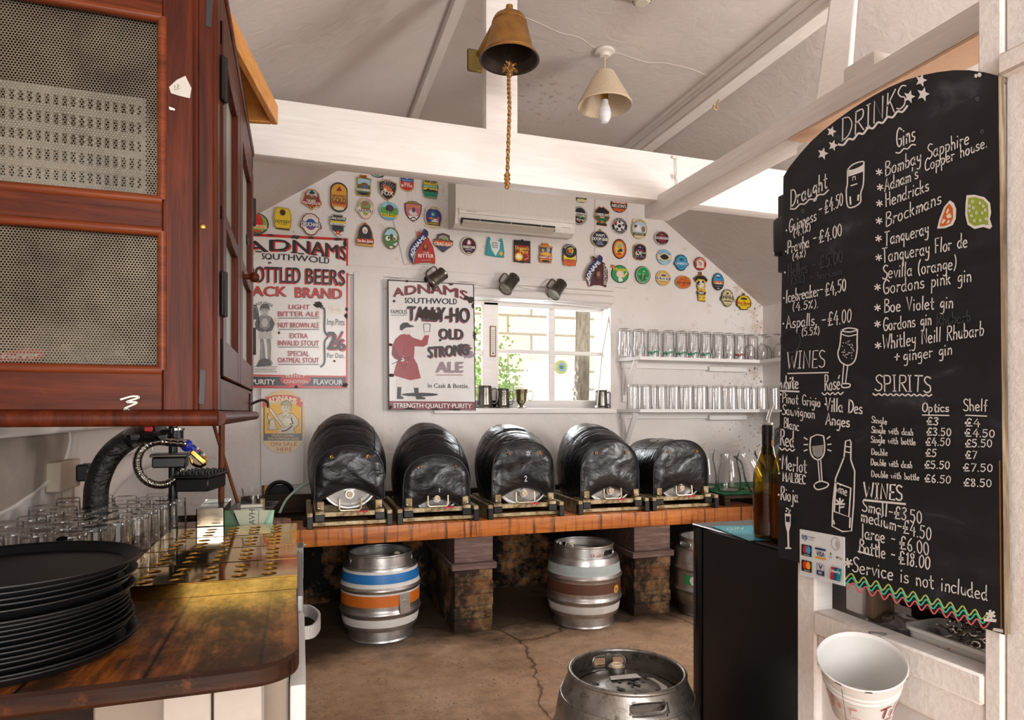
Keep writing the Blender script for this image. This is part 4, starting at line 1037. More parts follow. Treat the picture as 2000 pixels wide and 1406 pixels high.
b = MB(False); b.box((xc_ + .004, y0 + .03, CZT + .003), (xd - .004, y0 + .06, zt_ + .006), paint('#cfc7b6')); b.box((xd - .012, y0 + .07, CZT + .003), (xd, y0 + .1, zt_ + .018), paint('#b39a62')); b.build('paper_stack', k, oo)
k = thing('cap_glass', 'small clear glass holding blue caps in the leaflet tub', 'glass', (xY(494, y0 + .075), y0 + .075, zt_ - .02)); oo = k.location.copy()
b = MB(); zz = oo.z; xfm = Matrix.Translation(oo); b.lathe([(.028, 0), (.036, .02), (.036, .045), (.033, .06), (.037, .078)], glass(), 28, xfm); b.build('bowl', k, oo)
b = MB(); b.cyl(oo + Vector((-.018, 0, .012)), oo + Vector((-.018, -.024, .016)), .012, paint('#1736a8', .35), 18); tag(b.build('bottle_cap', k, oo), 'blue cap'); b = MB(); b.cyl(oo + Vector((.016, .008, .012)), oo + Vector((.018, -.02, .014)), .011, paint('#1736a8', .35), 18); tag(b.build('bottle_cap', k, oo), 'blue cap')
# poles in the corner
b = MB(); p = onY(432, 965, 2.52); q = onY(434, 815, 2.52); b.tube([(p.x, 2.52, CZT + .0005), (q.x, 2.52, 1.35)], .0105, pole_wood(), 12)
tag(b.build('wooden_pole', None, (p.x, 2.52, CZT)), 'upright brown wooden pole standing behind the steel caddy', 'pole')
b = MB(); p = onY(462, 975, 2.57); q = onY(417, 828, 2.50); d_ = (p - q); b.tube([p + d_ * .05, q - d_ * .6], .006, pole_wood(), 10)
tag(b.build('bamboo_cane', None, p), 'thin dark cane leaning across the upright brown pole', 'cane')

# beer line pipe, tap and drip boxes under the cupboard ---------------
pts = [onY(186, 1045, 2.36)]; pts[0].z = CZT
for u, v in ((187, 985), (190, 945), (205, 905), (228, 876), (258, 855), (292, 845)): pts.append(onY(u, v, 2.36))
pts[-1].y = 2.25; pts.append(pts[-1] + Vector((.06, -.03, .012)))
k = thing('python_pipe', 'thick black taped beer pipe curving up behind the tumblers', 'pipe', pts[0]); oo = k.location.copy()
b = MB(); sp = spl(pts, 8); b.tube(sp, [.036 - .004 * i / len(sp) for i in range(len(sp))], duct(), 18); b.build('sleeve', k, oo)
q = onY(285, 850, 2.22); b = MB()
rnd = random.Random(4)
for i in range(6):
    c_ = q + Vector((rnd.uniform(-.04, .04), rnd.uniform(-.02, .02), rnd.uniform(-.012, .012))); b.box(c_ - Vector((.01, .008, .008)), c_ + Vector((.01, .008, .008)), BLK(), .002)
b.tube([q + Vector((-.05, 0, -.005)), q + Vector((.02, 0, .004)), q + Vector((.07, 0, .012))], .008, BLK(), 8); b.build('valve', k, oo)
b = MB(); c_ = onY(291, 838, 2.2); b.box(c_ - Vector((.012, .01, .008)), c_ + Vector((.012, .01, .008)), paint('#c3201c', .4), .003); tag(b.build('red_connector', k, oo), 'red connector')
# white trunking box with two black plugs
p0, p1 = onX(128, 955, XL + .03), onX(148, 898, XL + .03)
k = thing('socket_box', 'beige electrical box with black plugs on the left wall', 'socket', (XL, (p0.y + p1.y) / 2, p0.z)); oo = k.location.copy()
ya = min(p0.y, p1.y) - .10; yb_ = max(p0.y, p1.y); z0, z1 = zY(140, 955, p0.y), zY(140, 899, p0.y)
b = MB(); b.box((XL + .0, ya, z0), (XL + .045, yb_, z1), paint('#c9b9a6', .5), .004); b.box((XL, yb_ - .05, CZT), (XL + .03, yb_ - .01, z0), paint('#c9b9a6', .5), .003); b.build('housing', k, oo)
for i in range(2):
    y_ = yb_ - .035 + i * .05; b = MB(); b.box((XL + .045, y_ - .02, z0 + .02), (XL + .085, y_ + .02, z1 - .02), BLK(), .006)
    b.tube(spl([(XL + .075, y_, z0 + .02), (XL + .09, y_ + .01, z0 - .06), (XL + .08, y_ + .02, CZT + .01)], 5), .006, BLK(), 8); pg = b.build('plug', k, oo)
    b = MB(False); b.box((XL + .0853, y_ - .008, z0 + .05), (XL + .086, y_ + .012, z1 - .03), paint('#bfe0c4')); b.build('sticker', pg, oo)
b = MB(); p = onX(50 + 73, 1068, XL + .1); p = onY(122, 1062, 1.62); b.tube([Vector((p.x, 1.62, CZT + .02)), p + Vector((0, 0, .0)), p + Vector((.0, -.004, .012))], .0105, BLK(), 14, cap=False); 
tag(b.build('hose_end', None, Vector((p.x, 1.62, CZT + .02))), 'open end of a black hose just behind the tray stack', 'hose')
# black tap column with two drip cups
TYP = 2.44
k = thing('beer_tap', 'black tap column with chrome hose and blue handle below the cupboard', 'beer tap', (xY(338, TYP), TYP, CZT)); oo = k.location.copy()
b = MB(); b.cyl((oo.x, TYP, CZT + .0005), (oo.x, TYP, 1.3), .014, BLK(), 16); b.cyl((oo.x + .006, TYP, zY(335, 858, TYP)), (oo.x + .006, TYP, zY(335, 836, TYP)), .026, BLK(), 20); b.cyl((oo.x + .006, TYP, zY(335, 840, TYP)), (oo.x + .006, TYP, zY(335, 836, TYP)), .03, chrome(), 20); b.build('column', k, oo)
b = MB(); xg = xY(298, TYP); b.cyl((xg, TYP, zY(298, 880, TYP)), (xg, TYP, 1.2), .005, glass(), 10); b.build('sight_tube', k, oo)
TF = TYP - .06; lp = []
for i in range(25):
    a = math.radians(-62 + i * (-318 + 0) / 24 * 1.0)
    lp.append(onY(312 + 44 * math.cos(a), 904 + 43 * math.sin(a), TF + .05 * i / 24))
lp = [onY(366, 866, TF - .01)] + lp[1:25]
b = MB(); sp = spl(lp, 12); b.tube(sp, [.0140 + .0014 * math.sin(i * 1.9) for i in range(len(sp))], chrome(), 14); tag(b.build('flexible_hose', k, oo), 'ribbed chrome hose bent in a ring')
b = MB(); q = onY(365, 870, TF); b.ball(q, .019, paint('#1a2fae', .35), 16, sc=(1, 1, 1.1)); e = onY(392, 886, TF); b.beam(q + Vector((.01, 0, 0)), e, .02, .018, paint('#1a2fae', .35), bev=.005)
for i in range(5): b.ball(onY(386 + i * 4, 876 + i * 4, TF - .01), .005, paint(['#e9e6df', '#d9402c', '#3b9c4f', '#e9e6df', '#e08a2c'][i], .4), 8)
tag(b.build('tap_handle', k, oo), 'blue handle with coloured beads')
b = MB(); s_ = onY(374, 880, TF); e = onY(402, 905, TF); b.beam(s_, e, .02, .02, brass(), bev=.004); b.tube(spl([e, onY(390, 911, TF), onY(376, 905, TF), onY(372, 893, TF)], 5), .005, brass(), 8); tag(b.build('spout', k, oo), 'brass spout')
def cup(name, u0, u1, v0, v1, vr, Y, dp, lab, studs=False, yaw=0.0):
    k = thing(name, lab, 'drip box', (xY((u0 + u1) / 2, Y), Y + dp / 2, zY((u0 + u1) / 2, v1, Y))); oo = k.location.copy(); M4 = Matrix.Rotation(yaw, 4, 'Z')
    x0, x1 = xY(u0, Y) - oo.x, xY(u1, Y) - oo.x; h = zY(u0, v0, Y) - oo.z; rim = zY(u0, vr, Y) - oo.z
    b = MB(); b.box((x0 * .88, -dp / 2 * .9, 0), (x1 * .88, dp / 2 * .9, rim), BLK(), .004, M4); b.build('box', k)
    b = MB(); b.box((x0, -dp / 2, rim), (x1, dp / 2, h), paint('#5b554f', .35, .6) if not studs else BLK(), .003, M4); b.box((x0 * .93, -dp / 2 * .92, h), (x1 * .93, dp / 2 * .92, h + .002), BLK(), 0, M4); b.build('rim', k)
    if studs:
        b = MB()
        for i in range(6):
            for j in range(6):
                p = M4 @ Vector((x0 * .85 + (x1 - x0) * .85 * i / 5, -dp * .42 + dp * .84 * j / 5, h)); b.cyl(p, p + Vector((0, 0, .012)), .0055, BLK(), 8, .004)
        b.build('stud_mat', k)
    return k
k1 = cup('drip_cup', 291, 366, 888, 914, 894, TYP - .075, .08, 'black drip box with a steel rim inside the chrome hose ring')
b = MB(); b.box((-.004, .0, .02), (.004, .075, .032), BLK(), .001); b.build('arm', k1)
k2 = cup('drip_mat_box', 348, 424, 930, 961, 936, TYP - .09, .19, 'black drip box with a studded rubber mat beside the brown pole', True, -.22)
b = MB(); b.box((-.05, .05, .03), (-.03, .12, .042), BLK(), .001); b.build('arm', k2)
# ================================================================== STILLAGE BENCH, CASKS, KEGS
BY, BZ = 3.24, .582
k = thing('stillage_bench', 'long orange stained plank bench carrying the jacketed casks', 'bench', (1.0, 3.5, BZ - .085)); oo = k.location.copy()
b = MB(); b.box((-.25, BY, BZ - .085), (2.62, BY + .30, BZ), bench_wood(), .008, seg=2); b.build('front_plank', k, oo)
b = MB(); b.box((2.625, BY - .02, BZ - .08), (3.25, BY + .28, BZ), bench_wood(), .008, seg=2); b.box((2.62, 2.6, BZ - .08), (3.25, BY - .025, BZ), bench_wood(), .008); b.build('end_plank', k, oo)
b = MB(); b.box((-.25, BY + .305, BZ - .07), (3.25, YB - .10, BZ - .004), dark_timber(), .005); b.build('rear_planks', k, oo)
b = MB(); b.box((-.3, 3.80, BZ), (2.3, 3.84, BZ + .10), dark_timber(), .004); tag(b.build('rear_rail', None, (1, 3.82, BZ)), 'dark timber rail standing along the back of the plank bench', 'rail')
b = MB(); q0, q1 = onY(592, 1015, 3.34), onY(617, 1015, 3.34); b.box((q0.x, 3.33, BZ), (q1.x, 3.42, BZ + .035), dark_timber(), .003)
tag(b.build('timber_block', None, ((q0.x + q1.x) / 2, 3.37, BZ)), 'small dark timber block on the left end of the plank bench', 'block')
# dark hatch and grey boards low on the wall behind the left cask
b = MB(False); b.box((xY(512, 4.0), 4.0, .55), (xY(568, 4.0), YB - .002, zY(540, 948, 4.0)), paint('#120e0c', .7)); b.box((xY(516, 3.99), 3.99, zY(520, 965, 4)), (xY(524, 3.99), 4.0, zY(520, 948, 4)), pine()); struct(b.build('trim_30'))
b = MB(); q = onY(532, 945, 3.995); b.torus((q.x + .04, 3.992, q.z - .06), .07, .012, BLK(), 24, 8, Matrix.Rotation(math.pi / 2, 3, 'X'))
tag(b.build('coiled_hose', None, (q.x + .04, 3.99, q.z - .12)), 'coiled black hose in the dark gap below the white board', 'hose')
b = MB(); b.tube(spl([onY(546, 1002, 3.7), onY(560, 975, 3.75), onY(585, 952, 3.8), onY(610, 938, 3.85)], 6), .007, paint('#b9cdbf', .4), 8)
tag(b.build('beer_line', None, onY(546, 1002, 3.7)), 'pale green beer line rising beside the leftmost cask', 'tube')

# brick piers ----------------------------------------------------
def pier(u0, u1, vb, lab, yb):
    p0, p1 = onY(u0, 1150, yb), onY(u1, 1150, yb); x0, x1 = p0.x, p1.x
    k = thing('brick_pier', lab, 'pier', ((x0 + x1) / 2, yb + .35, 0), 'brick piers carrying the bench'); oo = k.location.copy()
    pb = pier_brick(); slate = woodmat('slate_and_dark_timber', ((.25, '#3a2d29'), (.5, '#6b5650'), (.8, '#8d776e')), 'X', coat=0, rough=.5)
    b = MB(); rnd = random.Random(int(u0)); z = 0.0
    for i in range(5):
        h = .066; j = rnd.uniform(-.004, .004); b.box((x0 + .006 + j, yb + .004 + rnd.uniform(-.003, .003), z), (x1 - .006 + j, YB - .03, z + h), pb, .008, seg=2); z += h - .001
    b.build('brickwork', k, oo)
    b = MB(); b.box((x0 - .012, yb - .012, z), (x1 + .01, YB - .04, z + .035), slate, .004); b.build('slate', k, oo); z += .035
    b = MB(); b.box((x0 + .004, yb + .004, z), (x1 - .008, YB - .04, BZ - .0855), slate, .003); b.build('timber_pad', k, oo)
pier(886, 966, 1235, 'dark sooty brick pier in the middle under the bench', 3.27)
pier(1238, 1312, 1205, 'orange and black brick pier near the right end of the bench', 3.24)
pier(470, 545, 1235, 'brick pier hidden at the left end of the bench', 3.27)

# cradles ----------------------------------------------------------
def cradle(x, hw, y0, rot, lab):
    k = thing('cask_cradle', lab, 'cradle', (x, y0, BZ), 'metal cask cradles on the bench', rot); cm = cradle_metal(); bk = BLK(); L = .52
    for s in (-1, 1):
        b = MB(); b.box((s * hw - .013, 0, .0), (s * hw + .013, L, .078), cm, .003); b.build('side_rail', k)
        b = MB(); b.box((s * hw - .0145, -.004, .0), (s * hw + .0145, .03, .058), bk, .003); b.build('end_cap', k)
        b = MB(); b.box((s * (hw - .045) - .022, .02, .035), (s * (hw - .045) + .022, L - .04, .082), cm, .003); b.box((s * (hw - .045) - .024, .014, .03), (s * (hw - .045) + .024, .05, .064), bk, .003)
        b.box((s * (hw - .05) - .017, .03, .082), (s * (hw - .05) + .017, .06, .125), cm, .003); b.ball((s * (hw - .04), .035, .092), .009, chrome(), 10); b.build('tilt_arm', k)
    for p_, q_ in (((-hw + .06, .03, .05), (hw - .06, .055, .074)), ((-hw + .012, .045, .004), (hw - .012, .065, .024)), ((-hw + .012, L - .06, .01), (hw - .012, L - .03, .05))): b = MB(); b.box(p_, q_, cm, .002); b.build('cross_bar', k)
    b = MB(); b.box((.03, .029, .066), (.085, .0545, .0745), paint('#b3202a', .5)); tag(b.build('red_mark', k), 'red paint mark')
    b = MB(); b.tube([(-.052, .024, .135), (-.052, .02, .09), (-.044, .018, .080), (.044, .018, .080), (.052, .02, .09), (.052, .024, .135)], .0045, paint('#cfc4a4', .35, .8), 8); b.build('wire_handle', k)
    return k

# casks in black jackets --------------------------------------------
def cask(x, y0, pw, z0, ztop, bw, btop, L, lab, seed, chalk, lean=0.0, back=.80):
    """x centre, y0 front, pw half width of the front panel, z0/ztop panel bottom and top, bw/btop body half width and crest"""
    k = thing('beer_cask', lab, 'cask', (x, y0, z0), 'beer casks in black jackets'); oo = k.location.copy(); vm = vinyl()
    off = Vector((seed * 3.7, seed * 1.9, seed))
    def prof(s):
        w = pw + (bw - pw) * math.sin(min(1, s / .42) * math.pi / 2) if s < .42 else bw * (1 - .40 * ((s - .42) / .58) ** 1.5)
        f = math.sin(min(1, s / .68) * math.pi / 2); zt = ztop + (btop - ztop) * f ** .85
        if s > .68: zt -= (btop - z0) * .07 * ((s - .68) / .32) ** 2
        return w, zt
    def sec(a, w, zb, zt):
        # a 0..1 from lower left over the crest to lower right
        th = math.pi * (1.0 - a); ca, sa = math.cos(th), math.sin(th); mid = zb + (zt - zb) * .42
        e = 2 / 2.12
        X_ = w * math.copysign(abs(ca) ** e, ca)
        if a < .0: pass
        return X_, mid + (zt - mid) * abs(sa) ** e
    NA, NS = 64, 40
    def fn(i, j):
        s = j / NS; a = i / NA; w, zt = prof(s); zb = z0 + .0
        if a < .18 or a > .82:          # straight skirt below
            g = (a / .18) if a < .18 else ((1 - a) / .18); sd = -1 if a < .5 else 1
            ww = w * (.88 + .12 * math.sin(g * math.pi / 2)); z = zb + (zt - zb) * .42 * g; xx = sd * ww
        else:
            xx, z = sec((a - .18) / .64, w, zb, zt)
        p = Vector((x + xx + lean * s, y0 + L * s, z))
        q = Vector((p.x * 5 + off.x, p.y * 9 + off.y, p.z * 5)); d = mnoise.noise(q * .6) * .008 + (.4 - abs(mnoise.noise(Vector((q.x * .8, q.y * 1.7, q.z * .8)) + off))) * .006
        d += -.006 * max(0, 1 - abs(s - .30) / .02) * (1 if .3 < a < .7 else 0)
        nrm = Vector((xx / max(w, .01), 0, (z - zb - .1) * 2.5)); nrm = nrm.normalized() if nrm.length > .01 else Vector((0, 0, 1))
        return p + nrm * d * min(1, s * 12)
    b = MB(); b.add([fn(i, j) for j in range(NS + 1) for i in range(NA + 1)], [(j * (NA + 1) + i, j * (NA + 1) + i + 1, (j + 1) * (NA + 1) + i + 1, (j + 1) * (NA + 1) + i) for j in range(NS) for i in range(NA)], vm)
    b.add([fn(i, NS) for i in range(NA + 1)], [tuple(range(NA + 1))], vm); jk = b.build('jacket', k, oo, 80)
    # front panel with arched cut-out
    NU, NV = 30, 26
    def outl(u):
        xx = pw * u; e = 2.3; top = z0 + (ztop - z0) * .45 + (ztop - z0) * .55 * max(0, 1 - abs(u) ** e) ** (1 / e)
        bot = z0 + .062 * max(0, math.cos(u * math.pi / 2 * 1.05)) ** 1.3 if abs(u) < .95 else z0
        return xx, bot, top
    def pf(i, j):
        u = -1 + 2 * i / NU; u = math.copysign(abs(u) ** .8, u); xx, bo, to = outl(u); v = j / NV; z = bo + (to - bo) * v
        edge = min(1 - abs(u), v, 1 - v) * 2; q = Vector((xx * 7 + off.x, z * 6, off.y)); q2 = Vector((xx * 16, z * 22 + off.z, off.x))
        puff = .016 * math.sin(min(1, edge * 1.6) * math.pi / 2)
        rad = .010 * mnoise.noise(q) * min(1, edge * 3) + (.006 * (.4 - abs(mnoise.noise(q2 * .6)))) * min(1, edge * 4)
        return Vector((x + xx, y0 - .002 - puff - rad, z))
    b = MB(); b.add([pf(i, j) for j in range(NV + 1) for i in range(NU + 1)], [(j * (NU + 1) + i, j * (NU + 1) + i + 1, (j + 1) * (NU + 1) + i + 1, (j + 1) * (NU + 1) + i) for j in range(NV) for i in range(NU)], vm); b.build('front_panel', jk, oo, 80)
    b = MB(); edge = [pf(0, j) for j in range(NV + 1)] + [pf(i, NV) for i in range(1, NU + 1)] + [pf(NU, j) for j in range(NV - 1, -1, -1)]
    b.tube(edge, .0048, paint('#131315', .5), 8); b.tube([pf(i, 0) for i in range(NU + 1)], .004, paint('#131315', .5), 8); b.build('piping', jk, oo)
    for a_ in (22, 42):
        b = MB(); b.tube([fn(a_, j) + Vector((0, 0, .001)) for j in range(1, 26)], .0022, paint('#0c0c0e', .3), 6); b.build('seam', jk, oo)
    b = MB(); fl_ = [[fn(i, j) + Vector((0, 0, .003)) for i in range(28, 37)] for j in (12, 14)]; b.add(fl_[0] + fl_[1], [(i, i + 1, 10 + i, 9 + i) for i in range(8)], paint('#060607', .8)); b.build('strap', jk, oo)
    gz = ztop - (ztop - z0) * .20
    b = MB()
    for s in (-1, 1): b.torus((x + s * pw * .52, y0 - .019, gz), .0062, .0028, brass(), 16, 6, Matrix.Rotation(math.pi / 2, 3, 'X'))
    b.build('grommet', jk, oo)
    # flap on the crest
    if chalk[0]:
        pj = lambda u, v, off_: Vector((x + u * pw, y0 - .024 - off_, z0 + v * (ztop - z0))); A = Art(pj, .0006)
        cm = paint(chalk[3], .8)
        for t, (cu, cv), hh in chalk[1]:
            g = HAND[t].split('|'); w_ = float(g[0]) / 20
            for st in g[1:]:
                P = [tuple(map(float, q.split(','))) for q in st.lstrip('!').split()]; P = P if st[0] == '!' else [(q[0], q[1]) for q in spl(P, 4)]
                A.line([(cu + (a_ / 20 - w_ / 2) * hh / pw * (ztop - z0), cv + (c_ / 20 - .5) * hh) for a_, c_ in P], chalk[2], cm, up=False)
        A.build('chalk_mark', jk, oo)
    # steel cask head, rim and keystone seen in the arch
    R = min(pw * .97, (ztop - z0 + .045) / 2 - .012); zc_ = max(z0 + R - .045, BZ + .03 + R * 1.08); M4 = Matrix.Translation((x, y0 + .012, zc_)) @ Matrix.Rotation(math.pi / 2, 4, 'X')
    b = MB(); b.lathe([(R * .9, -L * .9), (R * 1.02, -L * .6), (R * 1.08, -L * .45), (R, -.02), (R, .0), (R - .004, .006), (R - .012, .006), (R - .016, -.004), (R - .02, -.02), (R * .4, -.012), (.001, -.012)], steel(), 48, M4); b.build('barrel', k, oo)
    kz = zc_ - R + .075; b = MB(); b.cyl((x, y0 + .025, kz), (x, y0 - .004, kz), .022, steel(), 20); b.build('tap_boss', k, oo)
    b = MB(); b.cyl((x, y0 + .0, kz), (x, y0 - .012, kz), .0155, paint('#c9b79a', .6), 18); b.torus((x, y0 - .012, kz), .010, .0035, paint('#d7c8ae', .6), 16, 6, Matrix.Rotation(math.pi / 2, 3, 'X')); b.build('keystone_bung', k, oo)
    return k
def place_cask(u0, u1, vt, vb, ub0, ub1, vbt, Y, lab, clab, seed, chalk, hwc=None):
    p0, p1 = onY(u0, 900, Y), onY(u1, 900, Y); x = (p0.x + p1.x) / 2; pw = (p1.x - p0.x) / 2
    z0 = zY((u0 + u1) / 2, vb, Y); ztop = zY((u0 + u1) / 2, vt, Y); Ym = Y + .27; um = (ub0 + ub1) / 2
    btop = zY(um, vbt, Ym); bw = pw * 1.19
    cask(x, Y, pw, z0, ztop, bw, btop, .46, lab, seed, chalk)
    cradle(x, hwc or pw * 1.13, Y - .055, 0, clab)
CH = lambda *m, w=.02, c='#c9c9cc': (1, m, w, c)
place_cask(614, 750, 870, 977, 592, 767, 808, 3.30, 'leftmost black jacketed cask, tallest, with a faint chalk G', 'metal cradle under the leftmost cask', 1, CH(('G', (.0, .62), .22), c='#3f4146', w=.012))
place_cask(787, 917, 889, 997, 767, 932, 826, 3.30, 'second black jacketed cask from the left, chalk stroke low on its front', 'metal cradle under the second cask from the left', 2, CH(('1', (.05, .38), .07)))
place_cask(961, 1082, 862, 974, 930, 1084, 829, 3.30, 'middle black jacketed cask with chalk star and figure two', 'metal cradle under the middle cask', 3, CH(('*', (.1, .80), .13), ('2', (.02, .36), .09)))
place_cask(1134, 1247, 861, 974, 1082, 1247, 827, 3.30, 'black jacketed cask below the window, second from the right of five', 'metal cradle under the cask below the window', 4, (0,))
place_cask(1276, 1382, 860, 968, 1236, 1382, 857, 3.30, 'low black jacketed cask at the right end beside the glass jugs', 'metal cradle under the cask beside the glass jugs', 5, (0,))
# a sixth one half hidden behind the wine bottle
x6 = 2.90; cask(x6, 3.02, .165, .70, 1.03, .19, 1.06, .42, 'black jacketed cask mostly hidden behind the wine bottle', 6, (0,)); cradle(x6, .19, 2.97, 0, 'metal cradle mostly hidden behind the wine bottle')

# kegs -------------------------------------------------------------
def keg(name, lab, x, y, bands, rot, m, letters=None, sticker=True, peeling=False):
    k = thing(name, lab, 'keg', (x, y, 0)); k.rotation_euler = (0, 0, rot)
    def mat_at(z):
        for z0, z1, mm in bands:
            if z0 <= z < z1: return mm
        return m
    def rad(z):
        t = (z - .215) / .215; r = .165 + .035 * math.sqrt(max(0, 1 - (abs(t) / .82) ** 2.4)) if abs(t) < .82 else .163
        for zr in (.148, .268): r += .0085 * math.exp(-((z - zr) / .012) ** 2)
        return r
    zs = sorted(set([round(.062 + i * (.368 - .062) / 60, 4) for i in range(61)] + [q for bd in bands for q in bd[:2]]))
    b = MB(); b.lathe([(.150, .062)] + [(rad(z), z, mat_at(z + 1e-4)) for z in zs] + [(.150, .369)], m, 64); b.lathe([(.150, .366), (.13, .377), (.06, .385), (.001, .387)], m, 48)
    b.build('shell', k)
    b = MB(); b.lathe([(.150, .07), (.1625, .066), (.164, .012), (.167, .004), (.164, 0), (.158, 0), (.158, .06)], m, 64); b.build('foot_ring', k)
    # top ring with two hand holes
    NA = 160; NZ = 14; z0, z1 = .355, .424; hole_c = [0.0, math.pi]; vs = []; fs = []
    R = lambda z: .1635 - .004 * (z - z0) / (z1 - z0) + (.024 * (1 - (z - z0) / (z1 - z0)) ** 1.3 if peeling else 0)
    for j in range(NZ + 1):
        for i in range(NA): a = 2 * math.pi * i / NA; z = z0 + (z1 - z0) * j / NZ; vs.append((R(z) * math.cos(a), R(z) * math.sin(a), z))
    zh = .392; hw, hh = .052, .0165
    def inh(a, z):
        for c_ in hole_c:
            da = (a - c_ + math.pi) % (2 * math.pi) - math.pi; s_ = da * .162; s2 = max(0, abs(s_) - (hw - hh)); 
            if math.hypot(s2, z - zh) < hh: return True
        return False
    for j in range(NZ):
        for i in range(NA):
            if not inh(2 * math.pi * (i + .5) / NA, z0 + (z1 - z0) * (j + .5) / NZ): fs.append((j * NA + i, j * NA + (i + 1) % NA, (j + 1) * NA + (i + 1) % NA, (j + 1) * NA + i))
    b = MB(); b.add(vs, fs, m); kk = len(vs); b.add([(p[0] * .972, p[1] * .972, p[2]) for p in vs], fs, m)
    b.torus((0, 0, z1 + .001), .157, .0062, m, 96, 10)
    for c_ in hole_c:
        P = []
        for q in range(36):
            g = 2 * math.pi * q / 36; s_ = math.copysign(hw - hh, math.cos(g)) + hh * math.cos(g); a = c_ + s_ / .162; P.append((.1605 * math.cos(a), .1605 * math.sin(a), zh + hh * math.sin(g)))
        b.tube(P, .0045, m, 8, closed=True)
    b.build('top_ring', k)
    b = MB(); b.cyl((.085, 0, .378), (.085, 0, .405), .024, m, 20); b.cyl((.085, 0, .405), (.085, 0, .410), .018, paint('#d8c3a0', .6), 18); b.torus((.085, 0, .410), .012, .003, paint('#e4d2b2', .6), 16, 6); b.build('bung', k)
    b = MB(); b.box((.148, -.012, .37), (.1575, .012, .418), m, .003); b.build('lug', k)
    def sp(a0, zc_): return lambda u, v, off: ((rad(zc_ + v) + .002 + off) * math.cos(a0 + u / .17), (rad(zc_ + v) + .002 + off) * math.sin(a0 + u / .17), zc_ + v)
    if letters:
        t, zc_, hh_, rr, am, colr = letters; A = Art(lambda u, v, off: ((R(.39) + .001 + off) * math.cos(rr + u / .165), (R(.39) + .001 + off) * math.sin(rr + u / .165), zc_ + v)); 
        A.up(); vs_, fs_, Wd = glyphs(t, .012); A.mb.add([A.p((q[0] - Wd / 2) / Wd * am, q[1] * hh_, .0004) for q in vs_], fs_, colr); A.build('embossed_lettering', k, (0, 0, 0)).location = (0, 0, 0)
    return k, rad
W_ = lambda h: paint(h, .45, 0, .15, 18)
FB = math.atan2(-1, 0)     # the side turned to the camera
def facing(x, y): return math.atan2(-y, -x)
x, y = .399, 3.405; fa = facing(x, y)
k, rad = keg('beer_keg', 'steel keg with blue, white and orange bands under the left of the bench', x, y, [(.30, .345, W_('#1f6fb4')), (.280, .30, W_('#d6d3cf')), (.345, .358, W_('#d6d3cf')), (.188, .243, W_('#c9681c')), (.085, .125, W_('#d8d5d1')), (.243, .252, W_('#d6d3cf'))], 0, steel(), ('HACKNEY BREWERY', .362, .017, fa - .10, .20, paint('#d9d7d4', .35, .8)))
def keg_label(k, rad, fa, da, zc_, disc, txt, lab):
    c_ = fa + da; A = Art(lambda u, v, off: ((rad(zc_ + v) + .0025 + off) * math.cos(c_ + u / .19), (rad(zc_ + v) + .0025 + off) * math.sin(c_ + u / .19), zc_ + v), .0006)
    if disc[0]: A.poly([(-.028, -.048), (.028, -.048), (.03, .044), (.02, .05), (-.02, .05), (-.03, .044)], steel())
    A.oval(0, 0, .022, .022, paint(disc[1])); A.oval(0, 0, .006, .006, paint(disc[2]))
    for t, v in txt: A.text(t, (-.012, v), (.012, v), -.007, paint('#3b2a1c'))
    A.mb.smooth = True; o_ = A.build('cask_label', k, (0, 0, 0)); return tag(o_, lab)
keg_label(k, rad, fa, .62, .195, (1, '#d9b98a', '#b3201c'), (('DUTY', .009), ('PAID', -.017)), 'steel plate with a round paper tag')
x, y = 1.485, 3.276; fa = facing(x, y)
k, rad = keg('beer_keg', 'steel keg with one brown band between the two brick piers', x, y, [(.282, .335, W_('#a9b4b6')), (.188, .243, W_('#5e3a2a')), (.085, .125, W_('#d5d2ce'))], 1.9 + .25, steel(), ('EA usk', .377, .018, fa + .42 - 2.15, .06, paint('#b0524a', .5)))
keg_label(k, rad, fa - 2.15, 1.0, .205, (0, '#c9953c', '#7d2b1c'), (), 'orange round label')
x, y = 2.235, 3.205; fa = facing(x, y)
k, rad = keg('beer_keg', 'steel keg half hidden by the black fridge', x, y, [], 0, steel(), ('GREEN JACK', .375, .016, fa - .32, .15, paint('#d9d7d4', .35, .8)))
c_ = fa - .38; A = Art(lambda u, v, off: ((rad(.205 + v) + .0025 + off) * math.cos(c_ + u / .19), (rad(.205 + v) + .0025 + off) * math.sin(c_ + u / .19), .205 + v), .0006)
for i in range(10): A.rect(-.06 + i * .014, -.02, -.046 + i * .014, .028, paint('#2f9a54'))
A.oval(.0, .004, .024, .026, paint('#dad7d3')); A.oval(0, .004, .005, .005, paint('#8b8885')); A.rect(.05, -.024, .075, .03, paint('#e3e3df')); A.rect(.052, .002, .073, .026, paint('#3fae69')); A.rect(.052, -.022, .073, 0, paint('#3fae69')); A.mb.smooth = True
tag(A.build('band_label', k, (0, 0, 0)), 'green band with a white disc')
x, y = .862, 1.615; fa = facing(x, y)
k, rad = keg('beer_keg', 'large weathered keg with a broken paper label standing on the open floor', x, y, [], fa + math.pi + .35, steel_dark(), peeling=True)
A = Art(lambda u, v, off: (u, v, .3865 - .09 * (u * u + v * v) ** .5 * .6 + off), .0006); pk = paint('#cfcac3', .6); rnd = random.Random(9)
M2 = lambda p: p
wl = [(-.105, -.06), (-.075, -.09), (-.02, -.11), (.04, -.095), (.05, -.03), (.052, .05), (.03, .095), (-.03, .105), (-.085, .08), (-.11, .02)]
A.poly(wl, pk)
for i in range(34):
    cx_, cy_ = rnd.uniform(-.10, .04), rnd.uniform(-.09, .09); A.poly([(cx_ + rnd.uniform(.004, .012) * math.cos(g), cy_ + rnd.uniform(.003, .010) * math.sin(g)) for g in [q * math.pi / 3 for q in range(6)]], paint('#2b2725', .6))
